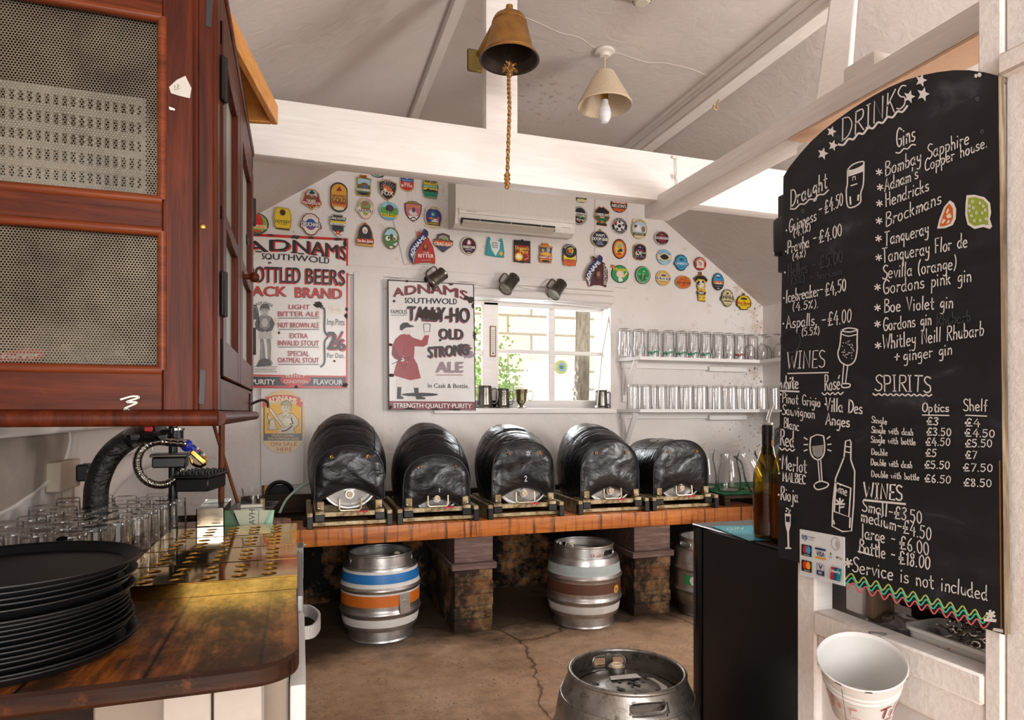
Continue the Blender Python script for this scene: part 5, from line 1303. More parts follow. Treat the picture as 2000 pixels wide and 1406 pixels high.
A.mb.smooth = False; tag(A.build('torn_label', k, (0, 0, 0)), 'torn black and white paper label')
A = Art(lambda u, v, off: (u, v, .389 + off), .001); A.poly([(.03, -.055), (.06, -.05), (.055, .03), (.028, .035)], paint('#e6e4e2', .6)); tag(A.build('white_sticker', k, (0, 0, 0)), 'small white sticker')

# wall shelves with glasses ----------------------------------------
def shelf(name, lab, v, vu):
    z = zY(1204, v, YB); t = .022; k = thing(name, lab, 'shelf', (2.7, YB - .1, z)); oo = k.location.copy(); ww = paint('#e9e6e3', .4); n = planeY
    b = MB(); P = [(2.075, YB - .001), (2.15, YB - .21), (3.10, YB - .21), (3.10, 3.0), (XR - .002, 3.0), (XR - .002, YB - .001)]
    b.prism([(x_, y_, z - t) for x_, y_ in P], (0, 0, 1), t, ww); b.build('board', k, oo)
    b = MB(); b.box((2.11, YB - .022, z - t - .045), (2.82, YB - .001, z - t), white_wood(), .003); b.box((2.80, YB - .05, z - t - .055), (3.12, YB - .001, z - t - .02), white_wood(), .003); b.build('batten', k, oo)
    b = MB(); b.box((2.12, YB - .02, z - t - .28), (2.16, YB - .001, z - t), white_wood(), .003); b.beam((2.145, YB - .16, z - t - .006), (2.145, YB - .012, z - t - .23), .02, .035, white_wood(), up=(1, 0, 0)); b.build('bracket', k, oo)
    return z
zs1 = shelf('wall_shelf', 'upper white corner shelf full of upturned beer glasses', 700, 0)
zs2 = shelf('wall_shelf', 'lower white corner shelf of shorter upturned glasses', 799, 0)
gt = tumbler(.185, .0355, .0375, nonic=True); gt.location = (0, 0, -5)
def printed(base, colr, seed):
    me = base.data.copy(); ob = base.copy(); ob.data = me; COL.objects.link(ob)
    b = MB(); rnd = random.Random(seed)
    for i in range(15):
        a = -math.pi / 2 + (i - 7) * .12; z = .030 + rnd.uniform(-.006, .008); w = rnd.uniform(.002, .0045); h = rnd.uniform(.006, .014)
        P = [(a - w / .04, z - h / 2), (a + w / .04, z - h / 2 + rnd.uniform(-.002, .002)), (a + w / .04, z + h / 2), (a - w / .04, z + h / 2)]
        b.add([(.0430 * math.cos(g), .0430 * math.sin(g), q) for g, q in P], [(0, 1, 2, 3)], colr)
    p = b.build('printed_lettering', ob); return ob
NT1 = [(u, 0) for u in (1215, 1248, 1276, 1302, 1325, 1348, 1369, 1391, 1415, 1438, 1456)]
first = True; greens = (1248, 1302, 1325, 1348, 1369)
gp = printed(gt, paint('#12855a', .5), 1); gr = printed(gt, paint('#8f2a2a', .5), 2)
def put(base, loc, lab, group, rz=0):
    ob = base.copy(); COL.objects.link(ob); ob.location = loc; ob.rotation_euler = (0, 0, rz); tag(ob, lab, 'glass', group)
    for ch in base.children: c_ = ch.copy(); COL.objects.link(c_); c_.parent = ob
    return ob
yf, yr = YB - .155, YB - .06
fl = [1211, 1240, 1268, 1298, 1323, 1347, 1371, 1395, 1417, 1438]
for i, u in enumerate(fl):
    base = gp if 1240 < u < 1372 else (gr if u > 1430 else gt)
    put(base, (xY(u, yf) + .03, yf, zs1 + .0003), '%s tall glass from the left in the front row of the upper shelf%s' % (ordn[i], ', green print' if base is gp else (', red print' if base is gr else ', plain')), 'tall glasses on the upper shelf', -math.atan2(xY(u, yf), yf))
for i, u in enumerate((1228, 1256, 1284, 1312, 1338, 1362, 1386, 1409, 1431, 1452, 1470)):
    put(gt, (xY(u, yr), yr, zs1 + .0003), '%s tall glass from the left in the back row of the upper shelf' % ordn[i], 'tall glasses on the upper shelf')
bpy.data.objects.remove(gp.children[0]); bpy.data.objects.remove(gp); bpy.data.objects.remove(gr.children[0]); bpy.data.objects.remove(gr)
# stemmed balloon glasses in the corner of the upper shelf
def stem():
    b = MB(); pr = [(.030, 0), (.036, .03), (.038, .055), (.034, .085), (.020, .108), (.006, .116), (.0045, .125), (.0045, .165), (.008, .172), (.034, .178), (.034, .181), (.001, .183)]
    b.lathe(pr, glass(), 28); b.lathe([(.028, .0005), (.034, .03), (.036, .055), (.032, .084), (.018, .105), (.001, .110)], glass(), 28); return b.build('stemmed_glass', ang=60)
sg = stem(); sg.location = (0, 0, -5)
for i, (x_, y_) in enumerate(((3.06, yf), (3.14, 3.86), (3.22, 3.79), (3.21, 3.69), (3.2, 3.59), (3.25, 3.95))):
    ob = sg if i == 0 else sg.copy()
    if i: COL.objects.link(ob)
    ob.location = (x_, y_, zs1 + .0003); tag(ob, 'upturned stemmed glass in the right corner of the upper shelf, %s from the left' % ordn[i], 'glass', 'stemmed glasses on the upper shelf')
bpy.data.objects.remove(gt)
gh = tumbler(.165, .036, .041, flutes=10); gh.location = (0, 0, -5); fst = True
for i, u in enumerate((1236, 1262, 1292, 1318, 1345, 1372, 1402, 1430, 1458, 1484, 1508)):
    ob = gh if fst else gh.copy()
    if not fst: COL.objects.link(ob)
    fst = False; x_ = xY(u, yf)
    ob.location = (x_, yf if x_ < 3.12 else yf - .03, zs2 + .0003); tag(ob, '%s fluted glass from the left in the front row of the lower shelf' % ordn[i], 'glass', 'fluted glasses on the lower shelf')
for i, u in enumerate((1246, 1276, 1306, 1334, 1362, 1390, 1416, 1444, 1470)):
    ob = gh.copy(); COL.objects.link(ob); ob.location = (xY(u, yr), yr, zs2 + .0003); tag(ob, '%s fluted glass from the left in the back row of the lower shelf' % ordn[i], 'glass', 'fluted glasses on the lower shelf')

# pallet, green towels and jugs at the right end of the bench -----------
k = thing('drain_rack', 'dark slatted rack with green towels at the right end of the bench', 'rack', (2.75, 3.5, BZ)); oo = k.location.copy(); RZ = .645
for p_, q_ in (((2.40, 3.28), (2.68, 3.9)), ((2.685, 3.56), (2.79, 3.9)), ((2.795, 3.56), (3.2, 3.9))): b = MB(); b.box((*p_, RZ - .022), (*q_, RZ - .002), dark_timber(), .002); b.build('slat', k, oo)
for p_, q_ in (((2.40, 3.28), (2.44, 3.9)), ((3.15, 3.56), (3.2, 3.9)), ((2.62, 3.3), (2.67, 3.4))): b = MB(); b.box((*p_, BZ), (*q_, RZ - .022), dark_timber(), .002); b.build('bearer', k, oo)
bm = MB(); rnd = random.Random(2)
bm.grid(lambda s, t: Vector((2.41 + .25 * s + .01 * math.sin(t * 7), 3.29 + .57 * t, RZ + .004 + .004 * mnoise.noise(Vector((s * 4, t * 6, 0))))), 14, 14, towel()); bm.grid(lambda s, t: Vector((2.41 + .25 * s + .01 * math.sin(t * 7), 3.29 + .57 * t, RZ - .0015)), 14, 14, towel()); tag(bm.build('bar_towel', None, (2.53, 3.55, RZ)), 'green bar towel under the two standing glass jugs', 'towel', 'green towels on the rack')
bm = MB(); bm.grid(lambda s, t: Vector((2.69 + .42 * s, 3.52 + .33 * t, RZ + .004 + .004 * mnoise.noise(Vector((s * 5 + 9, t * 4, 0))))), 12, 12, towel()); tag(bm.build('bar_towel', None, (2.9, 3.6, RZ)), 'green bar towel under the leaning glass jug', 'towel', 'green towels on the rack')
def jug():
    b = MB(); n = 32; pr = [(.060, 0), (.068, .004), (.072, .04), (.070, .09), (.060, .14), (.051, .18), (.050, .20), (.053, .222)]
    def pt(i, j, ins):
        r, z = pr[j]; r -= ins; a = 2 * math.pi * i / n; sp_ = max(0, math.cos(a)) ** 8 * (.028 if j == 7 else (.010 if j == 6 else 0)); lift = max(0, math.cos(a)) ** 4 * (.022 if j == 7 else (.01 if j == 6 else 0))
        return ((r + sp_) * math.cos(a), (r + sp_) * math.sin(a), z + lift + (ins and j == 0) * .008)
    for ins in (0, .003): b.add([pt(i, j, ins) for j in range(8) for i in range(n)] , [(j * n + i, j * n + (i + 1) % n, (j + 1) * n + (i + 1) % n, (j + 1) * n + i) for j in range(7) for i in range(n)], glass())
    b.disc(.060, .0003, glass(), n); b.disc(.057, .008, glass(), n); ob = b.build('glass_jug', ang=70)
    b = MB(); b.tube(spl([(-.050, 0, .185), (-.078, 0, .195), (-.098, 0, .175), (-.100, 0, .12), (-.092, 0, .085), (-.094, 0, .07)], 6), .007, glass(), 12); b.tube([p for p in [Vector((.053 * math.cos(a) + max(0, math.cos(a)) ** 8 * .028 * math.cos(a), .053 * math.sin(a), .222 + max(0, math.cos(a)) ** 4 * .022)) for a in [2 * math.pi * i / 32 for i in range(32)]]], .0022, glass(), 6, closed=True); b.build('handle', ob); return ob
j0 = jug(); p = onZ(1432, 960, RZ + .01); j0.location = (p.x, p.y + .04, RZ + .0115); j0.rotation_euler = (0, 0, .1); tag(j0, 'front glass water jug standing on the green towel', 'jug', 'glass jugs on the rack')
j1 = j0.copy(); COL.objects.link(j1); j1.location = (p.x - .045, p.y + .22, RZ + .0115); j1.rotation_euler = (0, 0, .3)
j2 = j0.copy(); COL.objects.link(j2); p = onZ(1482, 965, RZ + .01); j2.location = (p.x + .02, p.y + .0, RZ + .042); j2.rotation_euler = (0, .42, 2.9)
for j, l in ((j1, 'rear glass water jug standing behind the front jug'), (j2, 'glass water jug leaning over beside the wine bottle')):
    tag(j, l, 'jug', 'glass jugs on the rack'); c_ = j0.children[0].copy(); COL.objects.link(c_); c_.parent = j
# ================================================================== SIGNS, BADGES, MUGS AND FITTINGS ON THE BACK WALL
def lerp_path(pts):
    P = spl(pts, 8)
    def f(x):
        k = x * (len(P) - 1); i = min(int(k), len(P) - 2); return P[i] + (P[i + 1] - P[i]) * (k - i)
    return f
def plate(poly, Y, th, m, side=None):
    return MB(False).prism([onY(u, v, Y) for u, v in poly], (0, 1, 0), th, m, side)
RED, NAVY, DKR = paint('#c3261c', .3), paint('#1d2030', .3), paint('#a3262a', .3)
INK, RUST, MAR = paint('#211f24', .3), paint('#3a2a26', .7), paint('#7f353c', .3)
def blob(A, u, v, a, b, m, seed, n=18, j=.35):
    r = random.Random(seed); A.poly([(u + a * math.cos(2 * math.pi * i / n) * (1 + r.uniform(-j, j)), v + b * math.sin(2 * math.pi * i / n) * (1 + r.uniform(-j, j))) for i in range(n)], m)

# big sign of bottled beers -----------------------------------------
SY = YB - .02
k = thing('enamel_sign', 'large white enamel sign with red and black lettering for bottled beers and a soldier figure', 'sign', onY(580, 758, SY)); oo = k.location.copy()
plate([(477, 454), (680, 465), (679, 758), (477, 757)], SY, .012, enamel(), RUST).build('panel', k, oo)
A = Art(planeY(SY))
A.poly([(477, 454.5), (680, 465.5), (680, 470.5), (477, 460.5)], RED); A.poly([(676.5, 468), (680, 468), (679, 757), (675.5, 757)], RED); A.poly([(477, 753), (679, 754), (679, 758), (477, 757)], RED)
A.poly([(477, 731), (676, 734), (676, 737), (477, 734.5)], RED); A.poly([(477, 735), (675.5, 737), (675.5, 754), (477, 753)], INK)
A.poly([(547, 741), (551, 736), (560, 736), (577, 729), (596, 736), (604, 735), (608, 741), (603, 748), (577, 757), (551, 748)], RED); A.oval(577, 742, 27, 11, RED)
w_ = paint('#e9e5e0', .3)
A.build('border', k, oo)
A = Art(planeY(SY), .0016)
tp = [(480, 471), (545, 467), (600, 470), (640, 474), (674, 481)]; bt = [(480, 492), (545, 489), (600, 495), (640, 500), (674, 508)]
sh = lambda P, dx, dy: [(a + dx, b_ + dy) for a, b_ in P]
for dx, dy, m, bo in ((3.4, 2.4, RED, .03), (1.8, 1.4, RED, .03), (0, 0, INK, .028)): A.curve('ADNAMS', lerp_path(sh(tp, dx, dy)), lerp_path(sh(bt, dx, dy)), m, bo)
# slab serifs of the headline
for u, v in ((483, 492), (505, 491), (518, 490), (553, 490), (574, 493), (588, 495), (614, 497), (634, 500)):
    A.poly([(u - 6, v - 1.5), (u + 6, v - .5), (u + 6, v + 2), (u - 6, v + 1)], INK)
A.curve('SOUTHWOLD', lerp_path([(512, 494), (575, 497), (643, 503)]), lerp_path([(512, 506), (575, 509), (643, 515)]), NAVY, .012)
for dx, dy, m in ((-2.6, 2, RED), (-1.3, 1, RED), (0, 0, INK)):
    A.curve('BOTTLED', lerp_path(sh([(486, 519), (587, 522)], dx, dy)), lerp_path(sh([(486, 550), (587, 553)], dx, dy)), m, .02); A.curve('BEERS', lerp_path(sh([(598, 523), (674, 527)], dx, dy)), lerp_path(sh([(598, 553), (674, 557)], dx, dy)), m, .02)
for dx, dy, m in ((-.8, .9, INK), (.8, .6, INK), (0, 0, RED)):
    A.text('JACK', (482 + dx, 577 + dy), (559 + dx, 578 + dy), 19, m, .03); A.text('BRAND', (577 + dx, 580 + dy), (667 + dx, 583 + dy), 20, m, .03)
A.arc('TRADE MARK', 514, 640, 34, 46, -128, -58, 5.5, INK)
for t, u0, u1, v, h in (('LIGHT', 564, 605, 603.5, 9), ('BITTER ALE', 543, 623, 617.5, 9.5), ('NUT BROWN ALE', 543, 623, 639.5, 10), ('EXTRA', 566, 601, 660, 9.5), ('INVALID STOUT', 543, 623, 674.5, 10), ('SPECIAL', 562, 604, 695, 10), ('OATMEAL STOUT', 543, 623, 708, 10)): A.text(t, (u0, v), (u1, v + .5), h, DKR, .03)
for v in (620.5, 642.5, 677, 711): A.rect(543, v, 623, v + 1.2, INK)
A.line([(628, 600), (634, 606), (634, 644), (640, 657), (634, 669), (634, 706), (627, 716)], 3.6, NAVY, True)
A.text('Imp.Pints', (639, 634), (673, 635), 12, INK); A.text('Per Doz.', (639, 698.5), (673, 699), 9.5, INK)
for dx, dy, m in ((2.4, 2, RED), (1.2, 1, RED), (0, 0, INK)): A.text('2', (640 + dx, 681 + dy), (656 + dx, 681 + dy), 34, m, .05); A.text('6', (659 + dx, 683 + dy), (674 + dx, 683 + dy), 22, m, .05); A.line([(655 + dx, 672 + dy), (668 + dx, 647 + dy)], 2.4, m)
A.text('PURITY', (491, 750), (537, 751), 10, w_, .02); A.text('FLAVOUR', (613, 750.5), (669, 751.5), 10, w_, .02); A.arc('PERFECT', 577, 772, 60, 35, -107, -73, 6.2, w_, .01); A.text('CONDITION', (554, 748), (601, 748.5), 6.2, w_, .01)
A.build('lettering', k, oo)
A = Art(planeY(SY), .0016); g1, g2, g3 = paint('#8c8a8a'), paint('#5c5a5b'), paint('#bdbab7')
def soldier(A, u, v, s):
    P = lambda L: [(u + x * s, v + y * s) for x, y in L]
    A.poly(P([(-9, 46), (-3, 46), (0, 66), (2, 88), (-4, 96), (-12, 98), (-9, 88), (-8, 66)]), g1); A.poly(P([(3, 46), (11, 46), (12, 66), (11, 88), (16, 97), (8, 97), (6, 88), (5, 66)]), g1)
    A.poly(P([(-11, 36), (12, 36), (14, 50), (-12, 50)]), g3); A.poly(P([(-13, 10), (-6, 6), (6, 6), (13, 10), (13, 36), (-12, 36)]), g1)
    A.poly(P([(-13, 10), (-18, 20), (-17, 32), (-4, 38), (2, 34), (-10, 28), (-9, 18)]), g2); A.poly(P([(13, 10), (19, 22), (14, 34), (3, 38), (1, 34), (10, 28), (9, 18)]), g2)
    A.oval(u, v + 20 * s, 6 * s, 8 * s, g3); A.oval(u, v - 2 * s, 7 * s, 9 * s, g3); A.poly(P([(-9, -4), (-8, -11), (-3, -15), (4, -15), (9, -10), (9, -3), (5, -6), (-5, -6)]), g2); A.poly(P([(-10, -5), (10, -5), (10, -3), (-10, -3)]), g1)
    A.oval(u - 2.5 * s, v - 1 * s, 1, .8, INK); A.oval(u + 3 * s, v - 1 * s, 1, .8, INK); A.rect(u - 2 * s, v + 3.4 * s, u + 2 * s, v + 4.2 * s, INK)
    A.line(P([(-6, 58), (-6, 84)]), 1.2 * s, g3); A.line(P([(7, 58), (8, 84)]), 1.2 * s, g3)
soldier(A, 517, 609, 1.05)
A.poly([(490, 615), (493, 600), (500, 600), (504, 615), (507, 624), (487, 624)], g2); A.line([(506, 640), (504, 610), (500, 597), (494, 598)], 1.6, INK, True)
A.poly([(500, 716), (506, 704), (516, 699), (526, 702), (531, 714)], g2); A.poly([(491, 716), (541, 716), (536, 721), (541, 726), (491, 726), (496, 721)], paint('#d9d4cf')); A.line([(491, 716), (541, 716), (536, 721), (541, 726), (491, 726), (496, 721)], .7, INK, closed=True); A.text('SOUTHWOLD JACK', (498, 723.4), (535, 723.4), 4, INK)
A.build('figure', k, oo)
A = Art(planeY(SY), .0030); blob(A, 622, 595, 9, 7, RUST, 1)
for u, v, a, b_ in ((577, 463, 8, 4), (607, 464, 6, 2.5), (528, 459, 6, 2), (660, 467, 9, 2.5), (674, 475, 3, 9), (677, 604, 2.5, 4), (676, 617, 3, 5), (500, 458, 12, 2), (673, 752, 6, 4), (578, 755, 3, 3), (545, 650, 2, 2.5), (653, 705, 2, 2), (527, 524 - 11, 3, 2), (527, 505, 3, 2)): blob(A, u, v, a, b_, RUST, int(u))
A.build('rust_chips', k, oo)

# hanging sign with a huntsman --------------------------------------
SY2 = YB - .075
k = thing('enamel_sign', 'white enamel sign with a red coated huntsman raising a glass beside the window', 'sign', onY(843, 802, SY2)); oo = k.location.copy()
plate([(757, 546), (925.5, 555), (929.5, 802), (759, 801)], SY2, .01, enamel_plain(), RUST).build('panel', k, oo)
A = Art(planeY(SY2)); A.poly([(759.5, 783), (928, 784.5), (928, 800), (760, 799.5)], MAR)
A.line([(757.8, 547), (925, 556), (928.6, 801), (759.8, 800)], 2.2, RUST, closed=True); A.build('border', k, oo)
A = Art(planeY(SY2), .0016)
tp = [(770, 563), (800, 557), (835, 554), (870, 557), (911, 568)]; bt = [(768, 579), (800, 574), (835, 572), (870, 575), (911, 586)]
for dx, dy, m, bo in ((1.4, 1.0, INK, .03), (0, 0, MAR, .03)): A.curve('ADNAMS', lerp_path(sh(tp, dx, dy)), lerp_path(sh(bt, dx, dy)), m, bo)
A.curve('SOUTHWOLD', lerp_path([(791, 581), (842, 582), (892, 583)]), lerp_path([(791, 592), (842, 593), (892, 594)]), NAVY, .014)
A.text('FAMOUS', (763.5, 612.5), (795, 613), 8, INK, .01); A.rect(763.5, 615, 795, 615.8, INK)
for dx, dy, m in ((-1.8, 2.2, MAR), (0, 0, INK)): A.curve('TALLY-HO', lerp_path(sh([(797, 597), (917, 601)], dx, dy)), lerp_path(sh([(797, 624), (917, 629)], dx, dy)), m, .045)
for t, a, b_, h in (('OLD', (857, 661), (903, 662), 20), ('STRONG', (836, 698), (914, 692), 21)):
    for dx, dy, m in ((1.8, 1.6, MAR), (0, 0, INK)): A.text(t, (a[0] + dx, a[1] + dy), (b_[0] + dx, b_[1] + dy), h, m, .05)
for dx, dy, m in ((-1.6, 1.4, paint('#a98488')), (0, 0, paint('#8d7f86'))): A.text('ALE', (853 + dx, 726 + dy), (904 + dx, 726 + dy), 20, m, .05)  # glare over this word put into its paler letter colours
A.rect(852, 731.5, 904, 733, paint('#a36a70')); A.text('In Cask & Bottle.', (836, 757), (916, 758), 8.5, INK); A.text('STRENGTH·QUALITY·PURITY', (768.5, 796), (921, 797), 9, w_, .02); A.build('lettering', k, oo)
A = Art(planeY(SY2), .0016); C6 = lambda L: [(470 + x * .3129, 460 + y * .3129) for x, y in L]; coat, coat2 = paint('#96343a', .3), paint('#7a2730', .3); skin = paint('#ddd3cb', .3)
A.oval(820, 770.5, 36, 3.6, INK)
A.poly(C6([(972, 893), (1008, 893), (1003, 950), (975, 950)]), skin); A.poly(C6([(1072, 888), (1110, 888), (1110, 955), (1084, 955)]), skin)
A.poly(C6([(978, 945), (1004, 945), (1000, 1000), (1018, 1010), (1015, 1020), (975, 1020)]), INK); A.poly(C6([(1082, 950), (1110, 950), (1112, 1000), (1155, 1012), (1150, 1022), (1098, 1022), (1086, 990)]), INK)
A.poly(C6([(998, 618), (1046, 610), (1078, 640), (1086, 700), (1082, 765), (1104, 805), (1125, 890), (1060, 903), (953, 872), (972, 800), (985, 770), (946, 742), (946, 690), (966, 645)]), coat)
A.poly(C6([(1060, 632), (1130, 655), (1152, 618), (1178, 614), (1166, 680), (1142, 694), (1078, 690)]), coat); A.poly(C6([(946, 690), (960, 690), (985, 745), (1015, 762), (1005, 785), (962, 768), (944, 745)]), coat2)
A.poly(C6([(1008, 762), (1024, 766), (1020, 784), (1000, 786)]), skin); A.poly(C6([(1150, 622), (1148, 596), (1166, 590), (1182, 600), (1178, 622)]), skin)
A.poly(C6([(1012, 580), (1030, 572), (1060, 576), (1066, 600), (1058, 616), (1030, 618), (1014, 602)]), skin); A.poly(C6([(994, 588), (994, 562), (1012, 544), (1042, 542), (1060, 558), (1084, 564), (1080, 570), (1034, 574), (1016, 584), (1008, 592)]), INK)
A.line(C6([(1142, 552), (1145, 600), (1180, 600), (1184, 552)]), 1.0, INK); A.line(C6([(1142, 552), (1184, 552)]), 1.0, INK); A.line(C6([(945, 802), (1010, 772), (1058, 756)]), 1.2, INK); A.line(C6([(1000, 800), (1024, 830), (1035, 800), (1055, 758)]), .7, INK, True); A.line(C6([(1020, 690), (1022, 770)]), .6, INK)
for x_, y_ in ((1018, 752), (1040, 790)): A.oval(*C6([(x_, y_)])[0], .9, .9, skin)
A.build('figure', k, oo)
A = Art(planeY(SY2), .0030); blob(A, 834, 613, 17, 11, RUST, 4); blob(A, 850, 617, 11, 8, RUST, 5); blob(A, 906, 680, 14, 9, paint('#4a3d44'), 6); blob(A, 914, 692, 14, 8, paint('#8d858c'), 7); blob(A, 919, 586, 8, 6, RUST, 8); blob(A, 911, 582, 5, 4, RUST, 18)
for u, v, a, b_ in ((860, 664, 3, 2.5), (770, 588, 2.4, 2.4), (763, 673, 3, 3), (765, 733, 6, 3.5), (795, 549, 4, 2), (881, 555, 4, 2), (927, 655, 3, 8), (924, 597, 3, 5), (800, 798, 10, 1.8), (850, 799, 8, 1.6), (890, 800, 12, 1.8), (763, 795, 3, 4)): blob(A, u, v, a, b_, RUST, int(u + v))
A.build('rust_chips', k, oo)
# white board and the rounded sign -----------------------------------
b = MB(); P0, P1 = onY(509, 758, YB - .03), onY(594, 946, YB - .03); b.box((P0.x, YB - .03, P1.z), (P1.x, YB, P0.z), white_card(), .003); b.smooth = True
tag(b.build('backing_board', None, ((P0.x + P1.x) / 2, YB - .015, P1.z)), 'plain white board on the wall behind the small yellow sign', 'board')
SY3 = YB - .036
def stad(u, v, a, b_, r, n=14): return [(u + a * math.cos(g), v - b_ + r + r * math.sin(g)) for g in [math.pi + math.pi * i / n for i in range(n + 1)]] + [(u + a * math.cos(g), v + b_ - r + r * math.sin(g)) for g in [math.pi * i / n for i in range(n + 1)]]
k = thing('enamel_sign', 'small cream sign with rounded ends and a yellow panel with a soldier and bell', 'sign', onY(552, 885, SY3)); oo = k.location.copy(); CRM = paint('#d9c08a', .35)
plate(stad(552.5, 823.5, 43, 61.5, 40), SY3, .006, CRM, RUST).build('panel', k, oo)
A = Art(planeY(SY3)); YEL = paint('#e5ad2b', .35)
A.rect(514.5, 789, 590.5, 860.5, INK); A.rect(517, 789, 588.5, 846.5, YEL)
A.poly([(513, 785), (520, 783), (518, 776), (535, 772), (552, 771), (570, 772), (587, 777), (586, 783), (592, 786), (589, 796), (580, 792), (578, 786), (552, 780), (528, 785), (525, 791), (513, 796)], RED)
A.build('field', k, oo)
A = Art(planeY(SY3), .0016); A.curve('ADNAMS', lerp_path([(524, 777), (552, 772.5), (580, 778)]), lerp_path([(526, 788), (552, 782.5), (578, 788.5)]), paint('#eee3c6'), .02)
A.text('TRADITIONAL', (530, 852.3), (575, 852.3), 4.2, paint('#e9c98a'), .02); A.text('SOUTHWOLD ALES', (523, 858.7), (583, 858.7), 4.4, paint('#e9c98a'), .02); A.text('ON SALE', (528.5, 871), (580, 870.5), 7.6, paint('#b05a4c')); A.text('HERE', (541, 881), (570, 881), 7.4, paint('#b05a4c')); A.build('lettering', k, oo)
A = Art(planeY(SY3), .0016); pl_, pd = paint('#dcd3bd'), paint('#4a443c')
Q = lambda L: [(480 + x * .2133, 760 + y * .2133) for x, y in L]
A.poly(Q([(300, 235), (345, 212), (430, 225), (480, 275), (483, 320), (440, 365), (455, 402), (300, 402), (325, 340), (290, 300)]), pl_); A.line(Q([(300, 235), (345, 212), (430, 225), (480, 275), (483, 320), (440, 365), (455, 402)]), .9, pd); A.line(Q([(330, 235), (345, 262), (365, 235), (385, 262), (405, 232), (425, 258)]), .8, pd)
A.oval(*Q([(380, 300)])[0], 8, 7, paint('#efe6d0')); A.line(Q([(415, 265), (432, 315), (405, 320)]), 2.2, pd); A.line(Q([(425, 335), (375, 375), (330, 385)]), 2.2, pd, True)
A.oval(*Q([(368, 172)])[0], 9.5, 11, pl_); A.poly(Q([(322, 150), (335, 118), (370, 105), (405, 118), (420, 152), (414, 205), (402, 200), (400, 160), (335, 150)]), paint('#b9ae97')); A.line(Q([(322, 150), (335, 118), (370, 105), (405, 118), (420, 152)]), .9, pd, True); A.oval(*Q([(355, 168)])[0], 1.2, .8, pd); A.oval(*Q([(383, 170)])[0], 1.2, .8, pd); A.line(Q([(362, 198), (376, 198)]), .7, pd)
A.poly(Q([(218, 172), (236, 178), (352, 345), (332, 352), (220, 200)]), paint('#e8dfca')); A.line(Q([(218, 172), (236, 178), (352, 345), (332, 352), (220, 200)]), .8, pd, closed=True)
A.poly(Q([(200, 365), (215, 340), (222, 290), (235, 272), (255, 272), (268, 292), (275, 340), (296, 362), (260, 372), (225, 372)]), pl_); A.line(Q([(200, 365), (215, 340), (222, 290), (235, 272), (255, 272), (268, 292), (275, 340), (296, 362), (260, 372), (225, 372)]), .9, pd, closed=True); A.oval(*Q([(208, 265)])[0], 3, 5, pl_); A.line(Q([(205, 220), (198, 260), (212, 290), (205, 320)]), 1.4, pd, True)
A.build('figure', k, oo)

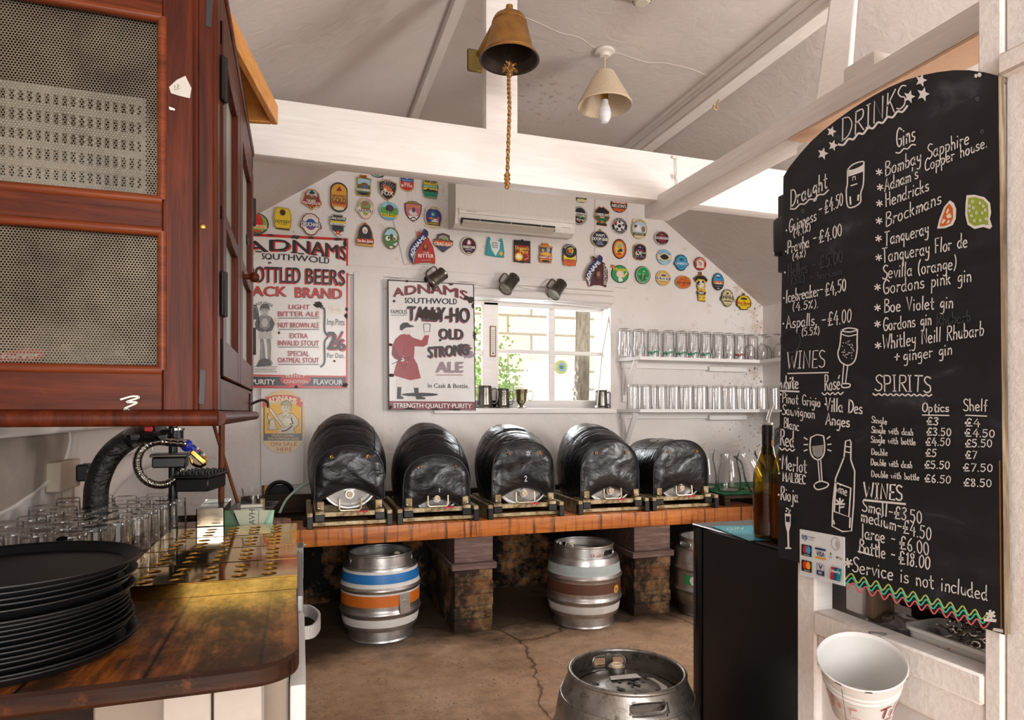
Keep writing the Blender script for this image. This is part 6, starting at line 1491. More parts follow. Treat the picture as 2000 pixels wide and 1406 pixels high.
# pump clips ---------------------------------------------------------
GRP = 'round, oval and shield beer badges on the back wall'
SHP = {
 'o': [(math.cos(2 * math.pi * i / 36), math.sin(2 * math.pi * i / 36)) for i in range(36)],
 's': [(-1, -.74), (-.55, -.86), (-.25, -1), (.25, -1), (.55, -.86), (1, -.74), (.97, -.1), (.8, .38), (.45, .75), (0, 1), (-.45, .75), (-.8, .38), (-.97, -.1)],
 'b': [(-.72, -1), (.72, -.96), (.93, -.5), (1, 0), (.95, .55), (.78, 1), (-.74, .94), (-.95, .5), (-1, 0), (-.92, -.5)],
 'r': [(-1, -1), (1, -1), (1, 1), (-1, 1)],
 'a': [(x, y) for x, y in stad(0, 0, 1, 1, .55, 10)],
 'p': [(-.95, .35), (-.86, -.1), (-.55, -.65), (0, -1), (.55, -.65), (.86, -.1), (.95, .35), (1, .4), (1, .72), (.92, .75), (.92, 1), (-.92, 1), (-.92, .75), (-1, .72), (-1, .4)],
 'q': [(-.9, -.72), (-.5, -.78), (-.48, -1), (.4, -1), (.42, -.78), (1, -.7), (.88, -.2), (.9, .6), (.8, 1), (-.8, 1), (-.96, .55), (-.82, .1)],
 'n': [(-.62, -1), (.6, -1), (.62, -.78), (1, -.75), (1, -.5), (.7, -.42), (.95, -.38), (.95, .02), (.75, .1), (.75, .5), (.45, .62), (.4, .85), (0, 1), (-.4, .85), (-.45, .62), (-.8, .5), (-.8, .1), (-.98, .02), (-.98, -.38), (-.8, -.42), (-1, -.5), (-1, -.75), (-.64, -.78)],
 'h': [(-.97, -.3), (-.6, -.42), (-.6, -.8), (0, -1), (.65, -.8), (.65, -.4), (1, -.25), (.95, .25), (.6, .5), (0, 1), (-.6, .5), (-.95, .25)],
 'v': [(-1, .9), (-.95, .2), (-.8, -.75), (-.7, -1), (-.58, -.92), (-.55, -.55), (.52, -.5), (.62, -.85), (.74, -.92), (.85, -.6), (1, .4), (.98, 1), (.1, .98)],
 'm': [(-.9, -.55), (-.35, -1), (-.1, -.85), (.2, -1), (.95, -.55), (.88, -.15), (1, .1), (.75, .45), (.3, .7), (.6, .75), (.6, 1), (-.7, .95), (-.7, .7), (-.3, .7), (-.75, .45), (-1, .1), (-.88, -.15)],
 'd': [(-.9, .55), (-1, .1), (-.95, -.25), (-.6, -.75), (-.2, -.85), (0, -1), (.2, -.85), (.6, -.75), (.95, -.25), (1, .1), (.9, .55), (.55, .7), (.5, .95), (0, 1), (-.45, .95), (-.55, .7)],
 'e': [(-.85, -.05), (-.75, -.6), (-.4, -.92), (0, -1), (.4, -.92), (.75, -.6), (.85, -.05), (1, 0), (1, .3), (.8, .35), (.4, .88), (0, 1), (-.4, .88), (-.8, .35), (-1, .3), (-1, 0)],
 't': [(-1, -.55), (-.6, -.72), (-.28, -.78), (-.22, -1), (.12, -1), (.16, -.8), (.6, -.72), (1, -.5), (.78, -.3), (.45, -.4), (.6, -.1), (.55, .2), (.75, .35), (.6, .55), (.62, 1), (-.35, .95), (-.4, .55), (-.55, .35), (-.35, .2), (-.55, .0), (-.35, -.4), (-.72, -.3)],
 'w': [(-1, .2), (-.85, -.15), (-.75, -.6), (-.4, -.9), (0, -1), (.4, -.9), (.75, -.6), (.85, -.15), (1, .2), (.85, .45), (.85, .65), (.5, .6), (0, 1), (-.45, .65), (-.8, .6), (-.85, .45)],
}
def badge(u, v, a, b_, shape, edge, fill, lab, *ops):
    Y = YB - .016; sl = .00025 * (820 - v); T = lambda P: [(u + a * x, v + b_ * y + sl * a * x) for x, y in P]
    k = thing('pump_clip', lab, 'badge', onY(u, v + b_, Y), GRP); oo = k.location.copy(); o2 = SHP[shape]
    plate(T(o2), Y, .006, paint(edge, .35)).build('plate', k, oo)
    A = Art(planeY(Y))
    if fill: A.poly(T([(x * .88, y * .9) for x, y in o2]), paint(fill, .35))
    for q in ops:
        c_ = q[0]
        if c_ == 'e': A.poly(T(ell(q[1], q[2], q[3], q[4], 24)), paint(q[5], .35))
        elif c_ == 'r': A.poly(T([(q[1], q[2]), (q[3], q[2]), (q[3], q[4]), (q[1], q[4])]), paint(q[5], .35))
        elif c_ == 'p': A.poly(T(q[1]), paint(q[2], .35))
        elif c_ == 't': A.ctext(q[1], u + a * q[2], v + b_ * q[3] + sl * a * q[2], 2 * a * q[4], q[5], paint(q[6], .35), .03, sl + (q[7] if len(q) > 7 else 0))
        elif c_ == 'a': A.arc(q[1], u, v + b_ * (q[9] if len(q) > 9 else 0), a * q[2], b_ * q[3], q[4], q[5], q[6], paint(q[7], .35), .03, q[8] if len(q) > 8 else False)
        elif c_ == 'g': A.ring(u + a * q[1], v + b_ * q[2], a * q[3], b_ * q[4], q[5], paint(q[6], .35))
        elif c_ == 'l': A.line(T(q[1]), q[2], paint(q[3], .35), len(q[1]) > 2)
    A.build('printed_face', k, oo); return k
Wt, Bk, Gd, Cr = '#ece8df', '#18171a', '#c8a24e', '#e2d3ac'
badge(503, 436, 22, 20, 'o', '#2a2a28', '#7fa64a', 'red rose badge, farthest left, partly behind the cupboard', ('e', -.05, -.35, .5, .55, '#d4301f'), ('e', -.1, -.1, .62, .4, '#c22a1c'), ('r', -.9, .15, .85, .5, '#f0d9a0'), ('t', 'FLOURISH', 0, .33, .80, 5, '#d4581f'), ('r', -.3, .65, .3, .85, '#d4301f'))
badge(552, 427, 17.5, 22, 'b', '#b9951b', '#e4c31c', 'yellow barrel shaped badge at the left end of the rows', ('e', 0, -.55, .34, .28, '#5a2b16'), ('e', 0, -.55, .2, .18, '#1d1a14'), ('t', 'ODYSSEY', 0, .26, .85, 6, '#3a2c12'), ('t', 'PALE BEER', 0, .5, .5, 2, '#6b5513'), ('r', -.72, .84, .75, .96, '#3a1d1b'))
badge(609, 389, 19.5, 21, 'w', '#c9a067', '#8c2a1c', 'dark red badge with a bearded man above the blue and white oval', ('e', 0, -.42, .55, .42, '#9cc3da'), ('e', -.05, -.1, .62, .3, '#7a4a26'), ('e', 0, -.45, .22, .24, '#c98a63'), ('p', [(-.25, -.6), (0, -.85), (.3, -.62), (.28, -.52), (-.25, -.5)], '#1c1614'), ('r', -.97, .22, .97, .5, '#a3231c'), ('t', 'THE RED', -.1, .14, .45, 4, Wt), ('t', 'MacGREGOR', 0, .36, .9, 5, Wt), ('e', 0, .72, .2, .15, '#d6812b'), ('e', .02, .72, .09, .08, Bk))
badge(607, 438, 21.5, 22, 'e', '#8c4a35', '#e6dfd0', 'cream oval badge with blue centre and wide blue banner', ('e', 0, 0, .48, .5, '#2b4fa6'), ('p', [(-.92, -.22), (.92, -.2), (.88, .24), (-.88, .2)], '#23346e'), ('t', 'DEUCHARS', 0, 0, .84, 7.5, Wt), ('t', 'IPA', 0, .32, .24, 4, '#c9402f'), ('a', 'CALEDONIAN', .68, .68, -135, -45, 2.2, '#a58a6b'))
badge(662, 385, 17, 29, 'a', '#2a2622', '#d69a2c', 'tall gold round ended badge with a sailing ship', ('r', -.88, .3, .88, .56, '#d2632a'), ('p', [(-.3, -.45), (.05, -.75), (.3, -.5), (.35, -.42), (-.35, -.4)], '#8c2d1a'), ('a', 'CROUCH VALE BREWERY', .78, .42, -165, -15, 2.6, '#2b2218', False, -.45), ('t', 'BREWERS', 0, -.07, .75, 5, '#4a3515'), ('t', 'GOLD', 0, .2, .8, 9, '#33240f'), ('t', 'CHAMPION', 0, .42, .7, 2.5, '#5b1f10'), ('e', 0, .76, .6, .12, Cr))
badge(660, 440, 16, 21.5, 'n', '#9c9a98', '#23262b', 'black and white badge with a red rose at its foot', ('r', -.97, -.76, .97, -.5, '#17181c'), ('t', 'LANCASTER', 0, -.63, .92, 4.5, Wt), ('r', -.9, -.4, .9, -.2, '#d9c437'), ('r', -.93, -.22, .93, .0, '#dcd9d0'), ('t', 'BLONDE', 0, -.1, .65, 4, '#8a887f'), ('p', [(-.7, .5), (0, 1), (.7, .5), (.4, .62), (-.4, .62)], Wt), ('e', 0, .66, .28, .2, '#c9202b'), ('e', 0, .66, .1, .08, '#e2c94a'))
badge(710, 362, 16, 20.5, 'q', '#b08a3c', '#4a5a2c', 'badge with a brown bird perched above a dark banner', ('p', [(-.75, -.65), (.85, -.6), (.78, -.05), (-.72, -.08)], '#9fc8cf'), ('e', .1, .0, .5, .28, '#7a5230'), ('e', .25, .1, .3, .1, '#2f6fa8'), ('r', -.46, -.96, .38, -.66, '#b8651c'), ('t', 'COTLEIGH', -.03, -.82, .38, 3.4, '#2a1a0c'), ('t', 'KOOKABURRA', 0, .42, .82, 5, Wt), ('e', 0, .8, .6, .12, Bk))
badge(714, 407, 18.5, 21, 'e', '#d9a9a0', '#e6d9bb', 'cream oval badge with a country scene and white banner', ('e', 0, -.22, .55, .5, '#7c9450'), ('e', -.05, -.45, .3, .2, '#9a6a4a'), ('e', 0, .08, .5, .14, '#8a5f3a'), ('r', -.94, .1, .94, .38, '#ebe5dc'), ('t', 'HARPERS', 0, .24, .84, 5.5, '#2b2622'), ('a', 'GREAT OAKLEY', .66, .70, -165, -15, 4, '#4b4438'), ('e', 0, .5, .28, .14, '#8fae5c'))
badge(713, 457, 17.5, 24, 'p', '#b98b2e', '#1d1b1e', 'black arched badge with a white wigged head and red ribbon', ('g', 0, 0, .78, .8, 1, '#6b5b3a'), ('e', 0, -.3, .3, .28, '#e3dcd2'), ('e', 0, -.24, .14, .16, '#caa08a'), ('p', [(-1, .42), (1, .34), (.98, .7), (-.98, .76)], '#b8332a'), ('t', 'The Rev. James', 0, .56, .88, 5.5, Wt, -.04), ('r', -.86, .8, .86, .94, '#caa04a'))
badge(738, 331, 18, 15, 'o', '#1b2320', '#3f7f66', 'round green badge half hidden under the white beam', ('g', 0, 0, .9, .9, 1, Wt), ('e', 0, .25, .6, .4, '#24453c'), ('l', [(-.5, .3), (0, -.1), (.5, .35)], 2, '#cfe3dc'), ('t', 'STATION', 0, .2, .7, 4, Wt))
badge(757, 371, 18.5, 20.5, 's', '#b79a5c', '#26242e', 'shield badge with an orange fox head', *[('p', [(0, .2), (math.cos(g) * .8, math.sin(g) * .8), (math.cos(g + .09) * .8, math.sin(g + .09) * .8)], '#8d8a9c') for g in [-2.9 + i * .33 for i in range(8)]], ('p', [(-.5, -.5), (-.3, -.35), (.1, -.4), (.45, -.1), (.6, .25), (.2, .3), (-.1, .1), (-.4, -.05)], '#d9722a'), ('p', [(-.5, -.5), (-.28, -.6), (-.15, -.4)], '#c2581c'), ('e', -.25, 0, .18, .14, '#ead9c2'), ('t', 'FOX', 0, .3, .62, 8, Wt), ('a', 'HEPWORTH', .6, .8, -120, -60, 2.5, Wt))
badge(760, 412, 19, 17.5, 'o', '#8bb3c9', '#58a045', 'round badge with a dark round bird over a yellow strip', ('p', [(-.8, -.4), (-.4, -.85), (.4, -.85), (.8, -.4)], '#8fcbe6'), ('e', .05, -.3, .42, .42, '#4a3346'), ('e', -.2, -.25, .14, .2, '#382535'), ('p', [(-.1, .0), (-.02, 0), (-.05, .3)], '#d9c9a6'), ('p', [(-.92, .3), (.92, .38), (.85, .7), (-.75, .66)], '#e6d230'), ('t', 'Bird Brain', 0, .46, .7, 4, Bk), ('p', [(-.7, .68), (.8, .72), (.4, .92), (-.4, .9)], '#6db3d6'))
badge(764, 465, 16, 21.5, 'o', '#7b6a4c', '#4d7a3a', 'upright oval badge with a green hill and black and white cows', ('p', [(-.85, -.25), (-.5, -.7), (0, -.88), (.5, -.7), (.85, -.25)], '#a6cfdb'), ('e', -.4, .05, .3, .22, '#e6e3da'), ('e', .42, -.05, .3, .25, '#dad7cc'), ('e', -.3, .0, .12, .1, Bk), ('e', .4, .05, .15, .12, '#8a4a2a'), ('e', .05, -.1, .2, .3, '#33502c'), ('p', [(.2, .55), (.8, .3), (.6, .7)], '#cfe0e6'), ('e', 0, .82, .2, .1, Wt))
badge(795, 355, 14, 18.5, 'a', '#c2a36b', '#c92d24', 'round ended badge, blue above and red below, with a white horse', ('p', [(-.88, .0), (-.88, -.5), (-.6, -.8), (0, -.9), (.6, -.8), (.88, -.5), (.88, .0)], '#2156a0'), ('p', [(-.15, -.3), (-.25, -.6), (0, -.75), (.2, -.6), (.1, -.3)], Wt), ('t', "Galloway's", 0, -.16, .7, 2.6, '#b7c9e0'), ('t', 'Best', 0, .14, .4, 4, '#f0d7cf'), ('t', 'BITTER', 0, .42, .78, 4.8, Wt))
badge(807, 413, 17, 20, 's', '#2b2a2c', '#c96f7c', 'pink shield badge with a knight on horseback, on the sloping strut', ('r', -.6, -.97, .5, -.72, '#3d3b1c'), ('t', 'MILESTONE', -.05, -.85, .5, 2.4, '#d8c84a'), ('t', 'CRUSADER', 0, -.5, .85, 4.5, '#e0952c'), ('p', [(-.5, 0), (-.1, -.25), (.3, 0), (.5, .3), (0, .4), (-.4, .3)], '#d9d3cf'), ('e', .05, -.15, .2, .25, '#4b474c'), ('p', [(-.6, .45), (.6, .4), (.3, .8), (-.3, .82)], '#e9e4de'), ('l', [(-.3, .75), (0, .55), (.35, .7)], 2, Bk))
badge(841, 366, 15.5, 21, 'b', '#8f8a5c', '#e0b92d', 'badge with a black pointed top, green band and yellow landscape', ('p', [(-.75, -.35), (-.72, -.7), (0, -1), (.72, -.66), (.8, -.32)], '#17171a'), ('e', 0, -.72, .14, .2, '#cbb9a0'), ('t', 'THEAKSTON', 0, -.4, .88, 4.4, '#e0c93c'), ('r', -1, -.24, 1, .04, '#0f7a5a'), ('t', 'LIGHTFOOT', 0, -.1, .85, 4, '#cfe6da'), ('p', [(-.9, .3), (-.5, .22), (-.3, .1), (0, .22), (.5, .2), (.9, .3), (.9, .4), (-.9, .42)], '#1f2a1c'), ('p', [(-.9, .42), (.9, .4), (.75, .88), (-.72, .86)], '#1a8060'))
badge(847, 424, 17.5, 21, 'o', '#cdb78f', '#2b2f8c', 'blue round badge with a helmeted bird figure, below the black and green badge', ('p', [(-.95, -.68), (-.5, -.97), (.5, -.95), (.95, -.62), (.8, -.5), (.4, -.72), (-.4, -.74), (-.8, -.52)], '#e0d2ae'), ('a', 'OWD BILL', .72, .80, -140, -40, 4, '#3b3428'), ('e', -.05, -.25, .32, .3, '#2f6f7a'), ('e', -.1, -.25, .14, .14, '#9cc9cf'), ('p', [(-.6, .1), (-.2, -.0), (0, .15), (-.3, .25)], '#e08a3a'), ('p', [(-.35, .45), (.1, .1), (.55, .2), (.5, .5)], '#e9e6e2'), ('r', .35, -.05, .6, .35, '#d96a3a'), ('p', [(-.7, .42), (.75, .48), (.72, .8), (-.65, .75)], '#1c1a14'), ('t', 'HYBRID', 0, .6, .6, 4.2, '#d9c23a'), ('r', -.9, .78, .9, .95, '#d9c79c'))
badge(866, 474, 19, 19, 'h', '#2a2625', '#6b5547', 'hexagonal badge with an orange banner and a brown animal', ('e', 0, -.35, .5, .4, '#9b9793'), ('e', -.05, -.15, .5, .3, '#6a3f26'), ('e', .05, -.42, .2, .14, '#74a83c'), ('p', [(-.95, -.2), (.95, -.15), (.9, .3), (-.9, .28)], '#c95a24'), ('t', 'CRAG RAT', 0, .14, .92, 6.5, '#f0e6d8'), ('p', [(-.5, .38), (.5, .38), (0, .9)], '#3a3f6b'))
badge(916, 480, 16, 18, 'o', '#cbbfa8', '#ded6c6', 'cream edged dark plum oval badge with a red and white bird', ('e', 0, 0, .86, .87, '#30182a'), ('e', 0, -.35, .3, .3, '#b32a30'), ('p', [(-.1, -.6), (.15, -.55), (.2, -.2), (-.2, -.15)], '#eee7dd'), ('t', 'DUNSTONS', 0, .14, .72, 5, Wt), ('t', 'BREWERY', 0, .42, .4, 2.4, '#cbbfc8'), ('r', -.2, .68, .2, .78, '#cbbfc8'))
badge(967, 482, 18, 19.5, 'v', '#2a8f96', '#2f9aa0', 'turquoise badge shaped like a jacket with a white pointed shirt', ('p', [(-.58, -.6), (.55, -.55), (.48, .2), (.05, .9), (-.38, .3)], '#e4e3e0'), ('t', 'BROWN', -.02, -.38, .3, 3, '#4b4f52'), ('t', 'BRIDGE', -.02, -.15, .36, 3, '#4b4f52'), ('t', 'WINTER', -.02, .06, .3, 2.6, '#4b4f52'), ('e', .64, .62, .22, .22, '#c9a23c'), ('e', .64, .62, .13, .13, '#e0c468'))
badge(1020, 491, 16, 21.5, 'r', '#1c1614', '#8f2019', 'rectangular red badge with a yellow burst of fire', ('r', -.92, -.9, .92, -.55, '#17110f'), ('e', 0, -.95, .22, .14, '#17110f'), ('e', -.4, .5, .5, .36, '#e0812a'), ('p', [(-.4 + (.52 if i % 2 else .36) * math.cos(i * math.pi / 9), .5 + (.38 if i % 2 else .26) * math.sin(i * math.pi / 9)) for i in range(18)], '#f0d93c'), ('e', -.4, .48, .3, .16, '#f5f0e0'), ('t', "Dragon's", -.02, -.3, .8, 6.5, '#e8c13a'), ('t', 'Fire', .2, .0, .5, 7, '#e8c13a'), ('l', [(.1, .2), (.5, .15), (.75, .4)], 2, '#e05a3a'), ('l', [(.3, .7), (.75, .55)], 1.4, '#e9b0a0'), ('e', 0, .96, .3, .1, '#17110f'))
badge(1066, 494, 13.5, 19, 'q', '#b0702c', '#d9942c', 'brown and yellow badge with a crowd and a red banner', ('r', -.46, -.98, .36, -.68, '#c9721c'), ('p', [(-.85, -.6), (.9, -.56), (.8, .0), (-.78, -.02)], '#4a4a50'), ('e', -.4, -.25, .2, .16, '#c9a07c'), ('e', .35, -.3, .24, .26, '#a9adb3'), ('e', 0, .1, .6, .2, '#e0b04a'), ('p', [(-.96, .25), (.95, .32), (.9, .66), (-.92, .6)], '#a5271f'), ('t', 'CHARITY ALE', 0, .45, .88, 4, Wt), ('e', 0, .84, .62, .12, '#2b2318'))
badge(1113, 498, 13.5, 21.5, 'a', '#3a3326', '#dcae28', 'tall badge with a black swirl over yellow and orange', ('r', -.9, .4, .9, .98, '#d2622a'), ('r', -.9, .1, .9, .45, '#e8cf3a'), ('e', 0, -.36, .97, .62, '#1b1c20'), ('g', 0, -.34, .5, .34, 1.2, '#8c9096'), ('e', .05, -.36, .28, .18, '#d96f2a'), ('l', [(-.2, -.55), (.25, -.65), (.45, -.4), (.35, -.2)], 2.2, '#d8cf2f'), ('a', 'PANTHER', .72, .44, -150, -30, 4, Wt, False, -.36), ('t', 'SUMMER HAZE', 0, .42, .8, 2.6, '#4a2a14'), ('t', 'PALE ALE', 0, .6, .4, 2, '#5a2a14'))
badge(1136, 383, 10, 12, 'a', '#5b5238', '#232118', 'dark badge mostly hidden between the air conditioner and the white beam', ('p', [(-.9, .5), (.9, .5), (.9, .95), (-.9, .95)], '#d8cba2'), ('g', 0, -.1, .8, .6, 1, '#c9b06a'))
badge(1132, 421, 15, 18, 'o', '#8f8d88', '#1e1f20', 'black and silver oval badge beside the right end of the air conditioner', ('g', 0, 0, .9, .92, 1.2, '#bdbab4'), ('p', [(-.8, -.35), (.8, -.3), (.85, .1), (-.85, .06)], '#d8d5cf'), ('t', "Adder's", .0, -.14, .8, 6, '#2a2726'), ('l', [(.0, .2), (.5, .1), (.7, .3)], 2, '#6fae3c'), ('t', 'fire', .1, .42, .5, 5, '#e2dfd8'), ('l', [(-.4, .5), (.2, .7)], 1.6, '#b83a30'))
badge(1176, 422, 15.5, 19, 'm', '#b86a45', '#2f6b45', 'badge with a mountain outline, dark banner and green shield', ('p', [(-.8, -.5), (-.35, -.88), (.2, -.85), (.85, -.5), (.8, -.3), (-.8, -.32)], '#1f1d1e'), ('p', [(-.85, -.3), (.82, -.26), (.92, .02), (-.92, .0)], '#2b2a2c'), ('t', 'CUMBERLAND', 0, -.15, .92, 5, '#e6d9cc'), ('r', -.35, .02, .35, .2, '#c94434'), ('t', 'ALE', 0, .11, .25, 3, Wt), ('r', -.65, .76, .55, .95, '#2a2526'), ('e', 0, .6, .2, .14, '#c97a4a'))
badge(1209, 399, 16, 16, 'o', '#232021', '#d9cda6', 'round badge with black mountain, orange band and black lower half', ('p', [(-.5, -.35), (-.2, -.7), (.05, -.55), (.25, -.72), (.5, -.35)], '#1b1a1c'), ('r', -.9, -.38, .9, -.08, '#c94e2a'), ('t', "WOODFORDE'S", 0, -.22, .8, 3.2, '#f0e2d0'), ('p', [(-.96, -.08), (.96, -.08), (.85, .5), (-.85, .5)], '#17171a'), ('t', "NELSON'S", 0, .2, .85, 6, Wt), ('p', [(-.85, .5), (.85, .5), (.5, .85), (-.5, .85)], '#cf5a2c'))
badge(1210, 441, 17, 17.5, 'o', '#d9d6d2', '#18191c', 'round badge with a football and white lettering on a black ring', ('e', 0, 0, .6, .6, '#e4e2de'), ('p', [(math.cos(g) * .22, math.sin(g) * .22 + .02) for g in [-1.57 + i * 1.2566 for i in range(5)]], '#232428'), *[('p', [(math.cos(g) * .45 + math.cos(h_) * .15, math.sin(g) * .45 + math.sin(h_) * .15) for h_ in [g + j * 1.2566 for j in range(5)]], '#232428') for g in [-1.57 + i * 1.2566 for i in range(5)]], ('l', [(-.6, -.45), (-.3, -.2)], 2, '#b8342c'), ('l', [(-.3, -.45), (-.58, -.2)], 2, '#b8342c'), ('a', "WE'VE BLOWN IT!", .66, .66, -170, -10, 4.2, Wt), ('a', 'WORLD CUP', .90, .90, 150, 30, 3.6, Wt, True))
badge(1249, 447, 15, 19.5, 'o', '#b7a878', '#b9cbdc', 'badge with a lighthouse cliff between two cream scrolls', ('p', [(-.95, -.6), (-.7, -.98), (.7, -.85), (1, -.5), (.6, -.62), (-.5, -.68)], '#d9cba0'), ('a', 'HIGH & DRY', .76, .74, -145, -35, 3.6, '#3a3326'), ('p', [(-.6, .2), (-.4, -.3), (.1, -.4), (.2, .3)], '#eceae6'), ('e', -.5, -.25, .2, .14, '#6b3b2c'), ('e', .5, .0, .22, .3, '#8a6a50'), ('r', -.8, .4, .8, .66, '#3b3a1f'), ('t', 'HYTHE', 0, .53, .6, 3.4, '#d9cf9a'), ('p', [(-.8, .66), (.8, .7), (.5, .95), (-.5, .93)], '#d9cba0'))
badge(1172, 467, 17, 17, 'o', '#b3a37c', '#1b2040', 'round navy badge with a small knob on top', ('e', 0, -1.02, .16, .14, '#9a8a5c'), ('t', "SHARP'S", .03, -.45, .52, 4.6, Wt), ('t', 'DOOM BAR', 0, -.02, .88, 6.4, Wt), ('t', 'ROCK', 0, .34, .3, 2.6, '#b9bdd0'), ('t', 'CORNWALL', 0, .56, .42, 2.6, '#b9bdd0'))
badge(1293, 465, 14.5, 14, 'o', '#c9c2bc', '#1d1a1d', 'round black badge with a white strip and red centre near the ceiling edge', ('e', 0, 0, .62, .62, '#8f2430'), ('e', 0, -.45, .16, .16, '#4f8a3c'), ('r', -.98, -.16, .98, .16, '#d9d4da'), ('t', 'PORT STOUT', 0, 0, .9, 3.4, '#3a2030'), ('a', 'HANLONS', .72, .72, -140, -40, 2.6, '#c9707a'), ('a', 'BREWERY', .9, .9, 135, 45, 2.4, '#c9a0a4', True))
badge(1210, 486, 13.5, 19.5, 'o', '#2b2420', '#d9661f', 'upright orange oval badge with a kneeling figure', ('e', 0, 0, .66, .72, '#dcbf4a'), ('p', [(-.5, -.3), (0, -.68), (.5, -.3), (.3, -.1), (-.3, -.1)], '#93b7c0'), ('e', .25, -.15, .14, .11, '#c98f6a'), ('p', [(0, 0), (.35, -.05), (.45, .25), (.1, .3), (-.4, .35), (-.2, .15)], '#2c2f3a'), ('r', -.2, -.5, .05, -.05, '#d99a3a'), ('e', -.05, .52, .4, .14, '#c24a1f'), ('t', 'GP', 0, -.85, .3, 3, '#3a1c10'))
badge(1250, 492, 12.5, 16.5, 'a', '#b0793a', '#211c34', 'dark purple round ended badge with large cream figures', ('a', 'WADWORTH', .74, .4, -150, -30, 2.6, '#d9d2c6', False, -.5), ('t', '90', 0, -.55, .16, 2.4, Wt), ('t', 'Henry', 0, -.25, .5, 3.2, '#c9404a'), ('t', '6X', -.2, .14, .5, 9, '#e6dfc9'), ('t', 'GOLD', .5, .08, .36, 3, '#e6dfc9'), ('t', 'EST. 1875', 0, .58, .66, 2.2, '#c3bccb'))
badge(1298, 502, 14.5, 15, 'o', '#bfc6c9', '#e0cf9c', 'round badge with light blue arcs and a dark ship in the middle', ('p', ell(0, 0, .97, .97, 16, 205, 335) + ell(0, 0, .55, .55, 16, 335, 205), '#5f9fc9'), ('p', ell(0, 0, .97, .97, 16, 25, 155) + ell(0, 0, .55, .55, 16, 155, 25), '#7fb3d6'), ('p', [(-.62, -.05), (-.3, -.3), (0, -.4), (.3, -.28), (.62, .0), (.3, .3), (-.1, .35), (-.4, .22)], '#25211f'), ('a', 'TITANIC', .66, .66, -145, -35, 3.6, '#dceaf2'), ('a', 'ICEBERG', .92, .92, 140, 40, 3.4, '#dceaf2', True))
badge(1211, 535, 17, 17.5, 'o', '#2c5a3c', '#1f8a4c', 'round green badge with cricket bat and orange ball, below the orange oval', *[('p', [(0, 0), (math.cos(g) * .88, math.sin(g) * .88), (math.cos(g + .07) * .88, math.sin(g + .07) * .88)], '#3fae6a') for g in [i * .2618 for i in range(24)]], ('e', -.82, -.8, .2, .2, '#c9641f'), ('e', 0, .02, .42, .4, '#e8d2bd'), ('p', [(.28, .3), (.4, .42), (.86, -.12), (.72, -.26)], '#e0cf7a'), ('p', [(-.2, .45), (.25, .42), (.3, .8), (-.15, .85)], '#e9e6e0'), ('t', 'Humpty', .12, -.55, .85, 7.5, '#e0d23a'))
badge(1256, 537, 14.5, 17.5, 'o', '#4a4f3c', '#1f9152', 'upright green oval badge with a small golfer figure', ('g', 0, 0, .9, .92, .8, '#cfe3c9'), ('e', 0, .35, .62, .4, '#14693b'), ('l', [(-.1, .5), (0, .1), (.15, -.2)], 1.6, '#8fae5c'), ('e', 0, -.05, .12, .12, '#b98b5c'), ('e', -.5, -.1, .16, .1, '#57c487'), ('e', .45, .3, .14, .1, '#57c487'), ('e', .1, -.4, .1, .08, '#d9dfcf'), ('a', 'WOLF BREWERY', .78, .8, 160, 20, 2.4, '#9fd9b4', True))
badge(1296, 543, 14, 15, 'o', '#cdbf9c', '#d9972f', 'gold oval badge with a navy banner across', ('e', 0, 0, .72, .76, '#d8c07c'), ('e', 0, -.35, .36, .12, '#3c4a80'), ('p', [(-.95, -.1), (.95, -.06), (.93, .26), (-.9, .22)], '#1f2a66'), ('t', 'SUSSEX', 0, .08, .84, 5.4, Wt), ('t', 'BEST BITTER', 0, .48, .42, 2.2, '#6b4f1c'))
badge(1331, 513, 14, 16, 'e', '#3a4c60', '#3fa0c9', 'light blue oval badge with a small plane and dark blue banner', ('g', 0, 0, .86, .9, 1, '#24527a'), ('p', [(-.35, -.55), (.0, -.5), (.35, -.62), (.2, -.4), (-.15, -.38)], '#20252c'), ('e', 0, -.28, .36, .09, '#3c5c6b'), ('p', [(-1, -.08), (1, .0), (.96, .3), (-.96, .22)], '#1d4f8c'), ('t', 'CAMBRIDGE', 0, .1, .86, 4.4, '#d3e6f0'), ('r', -.3, .45, .3, .62, '#2b6f94'))
badge(1335, 551, 15.5, 13, 'o', '#b09c7c', '#d2662a', 'wide plain orange oval badge', ('l', [(-.35, -.25), (-.3, -.5), (.0, -.4), (.2, -.3), (.35, -.35)], .9, '#4a2a14'), ('e', .25, -.6, .1, .12, '#5a8a2c'), ('t', 'BEST BITTER', 0, .1, .84, 4.2, '#4a2412'), ('t', 'ALE', 0, .45, .2, 2, '#6b3418'))
badge(1368, 515, 11.5, 13, 'o', '#7d2a26', '#c0392f', 'small round red badge touching the ceiling edge with a cream dog', ('e', 0, .0, .62, .62, '#e3dccc'), ('e', -.05, .0, .4, .45, '#cfc3ae'), ('l', [(-.3, -.3), (0, -.1), (.1, .3)], 1.2, '#5a4a3c'), ('r', -.7, .42, .7, .62, '#e6dfd0'), ('a', 'GRAIN BREWERY', .7, .7, -170, -10, 2.4, '#f0ded6'))
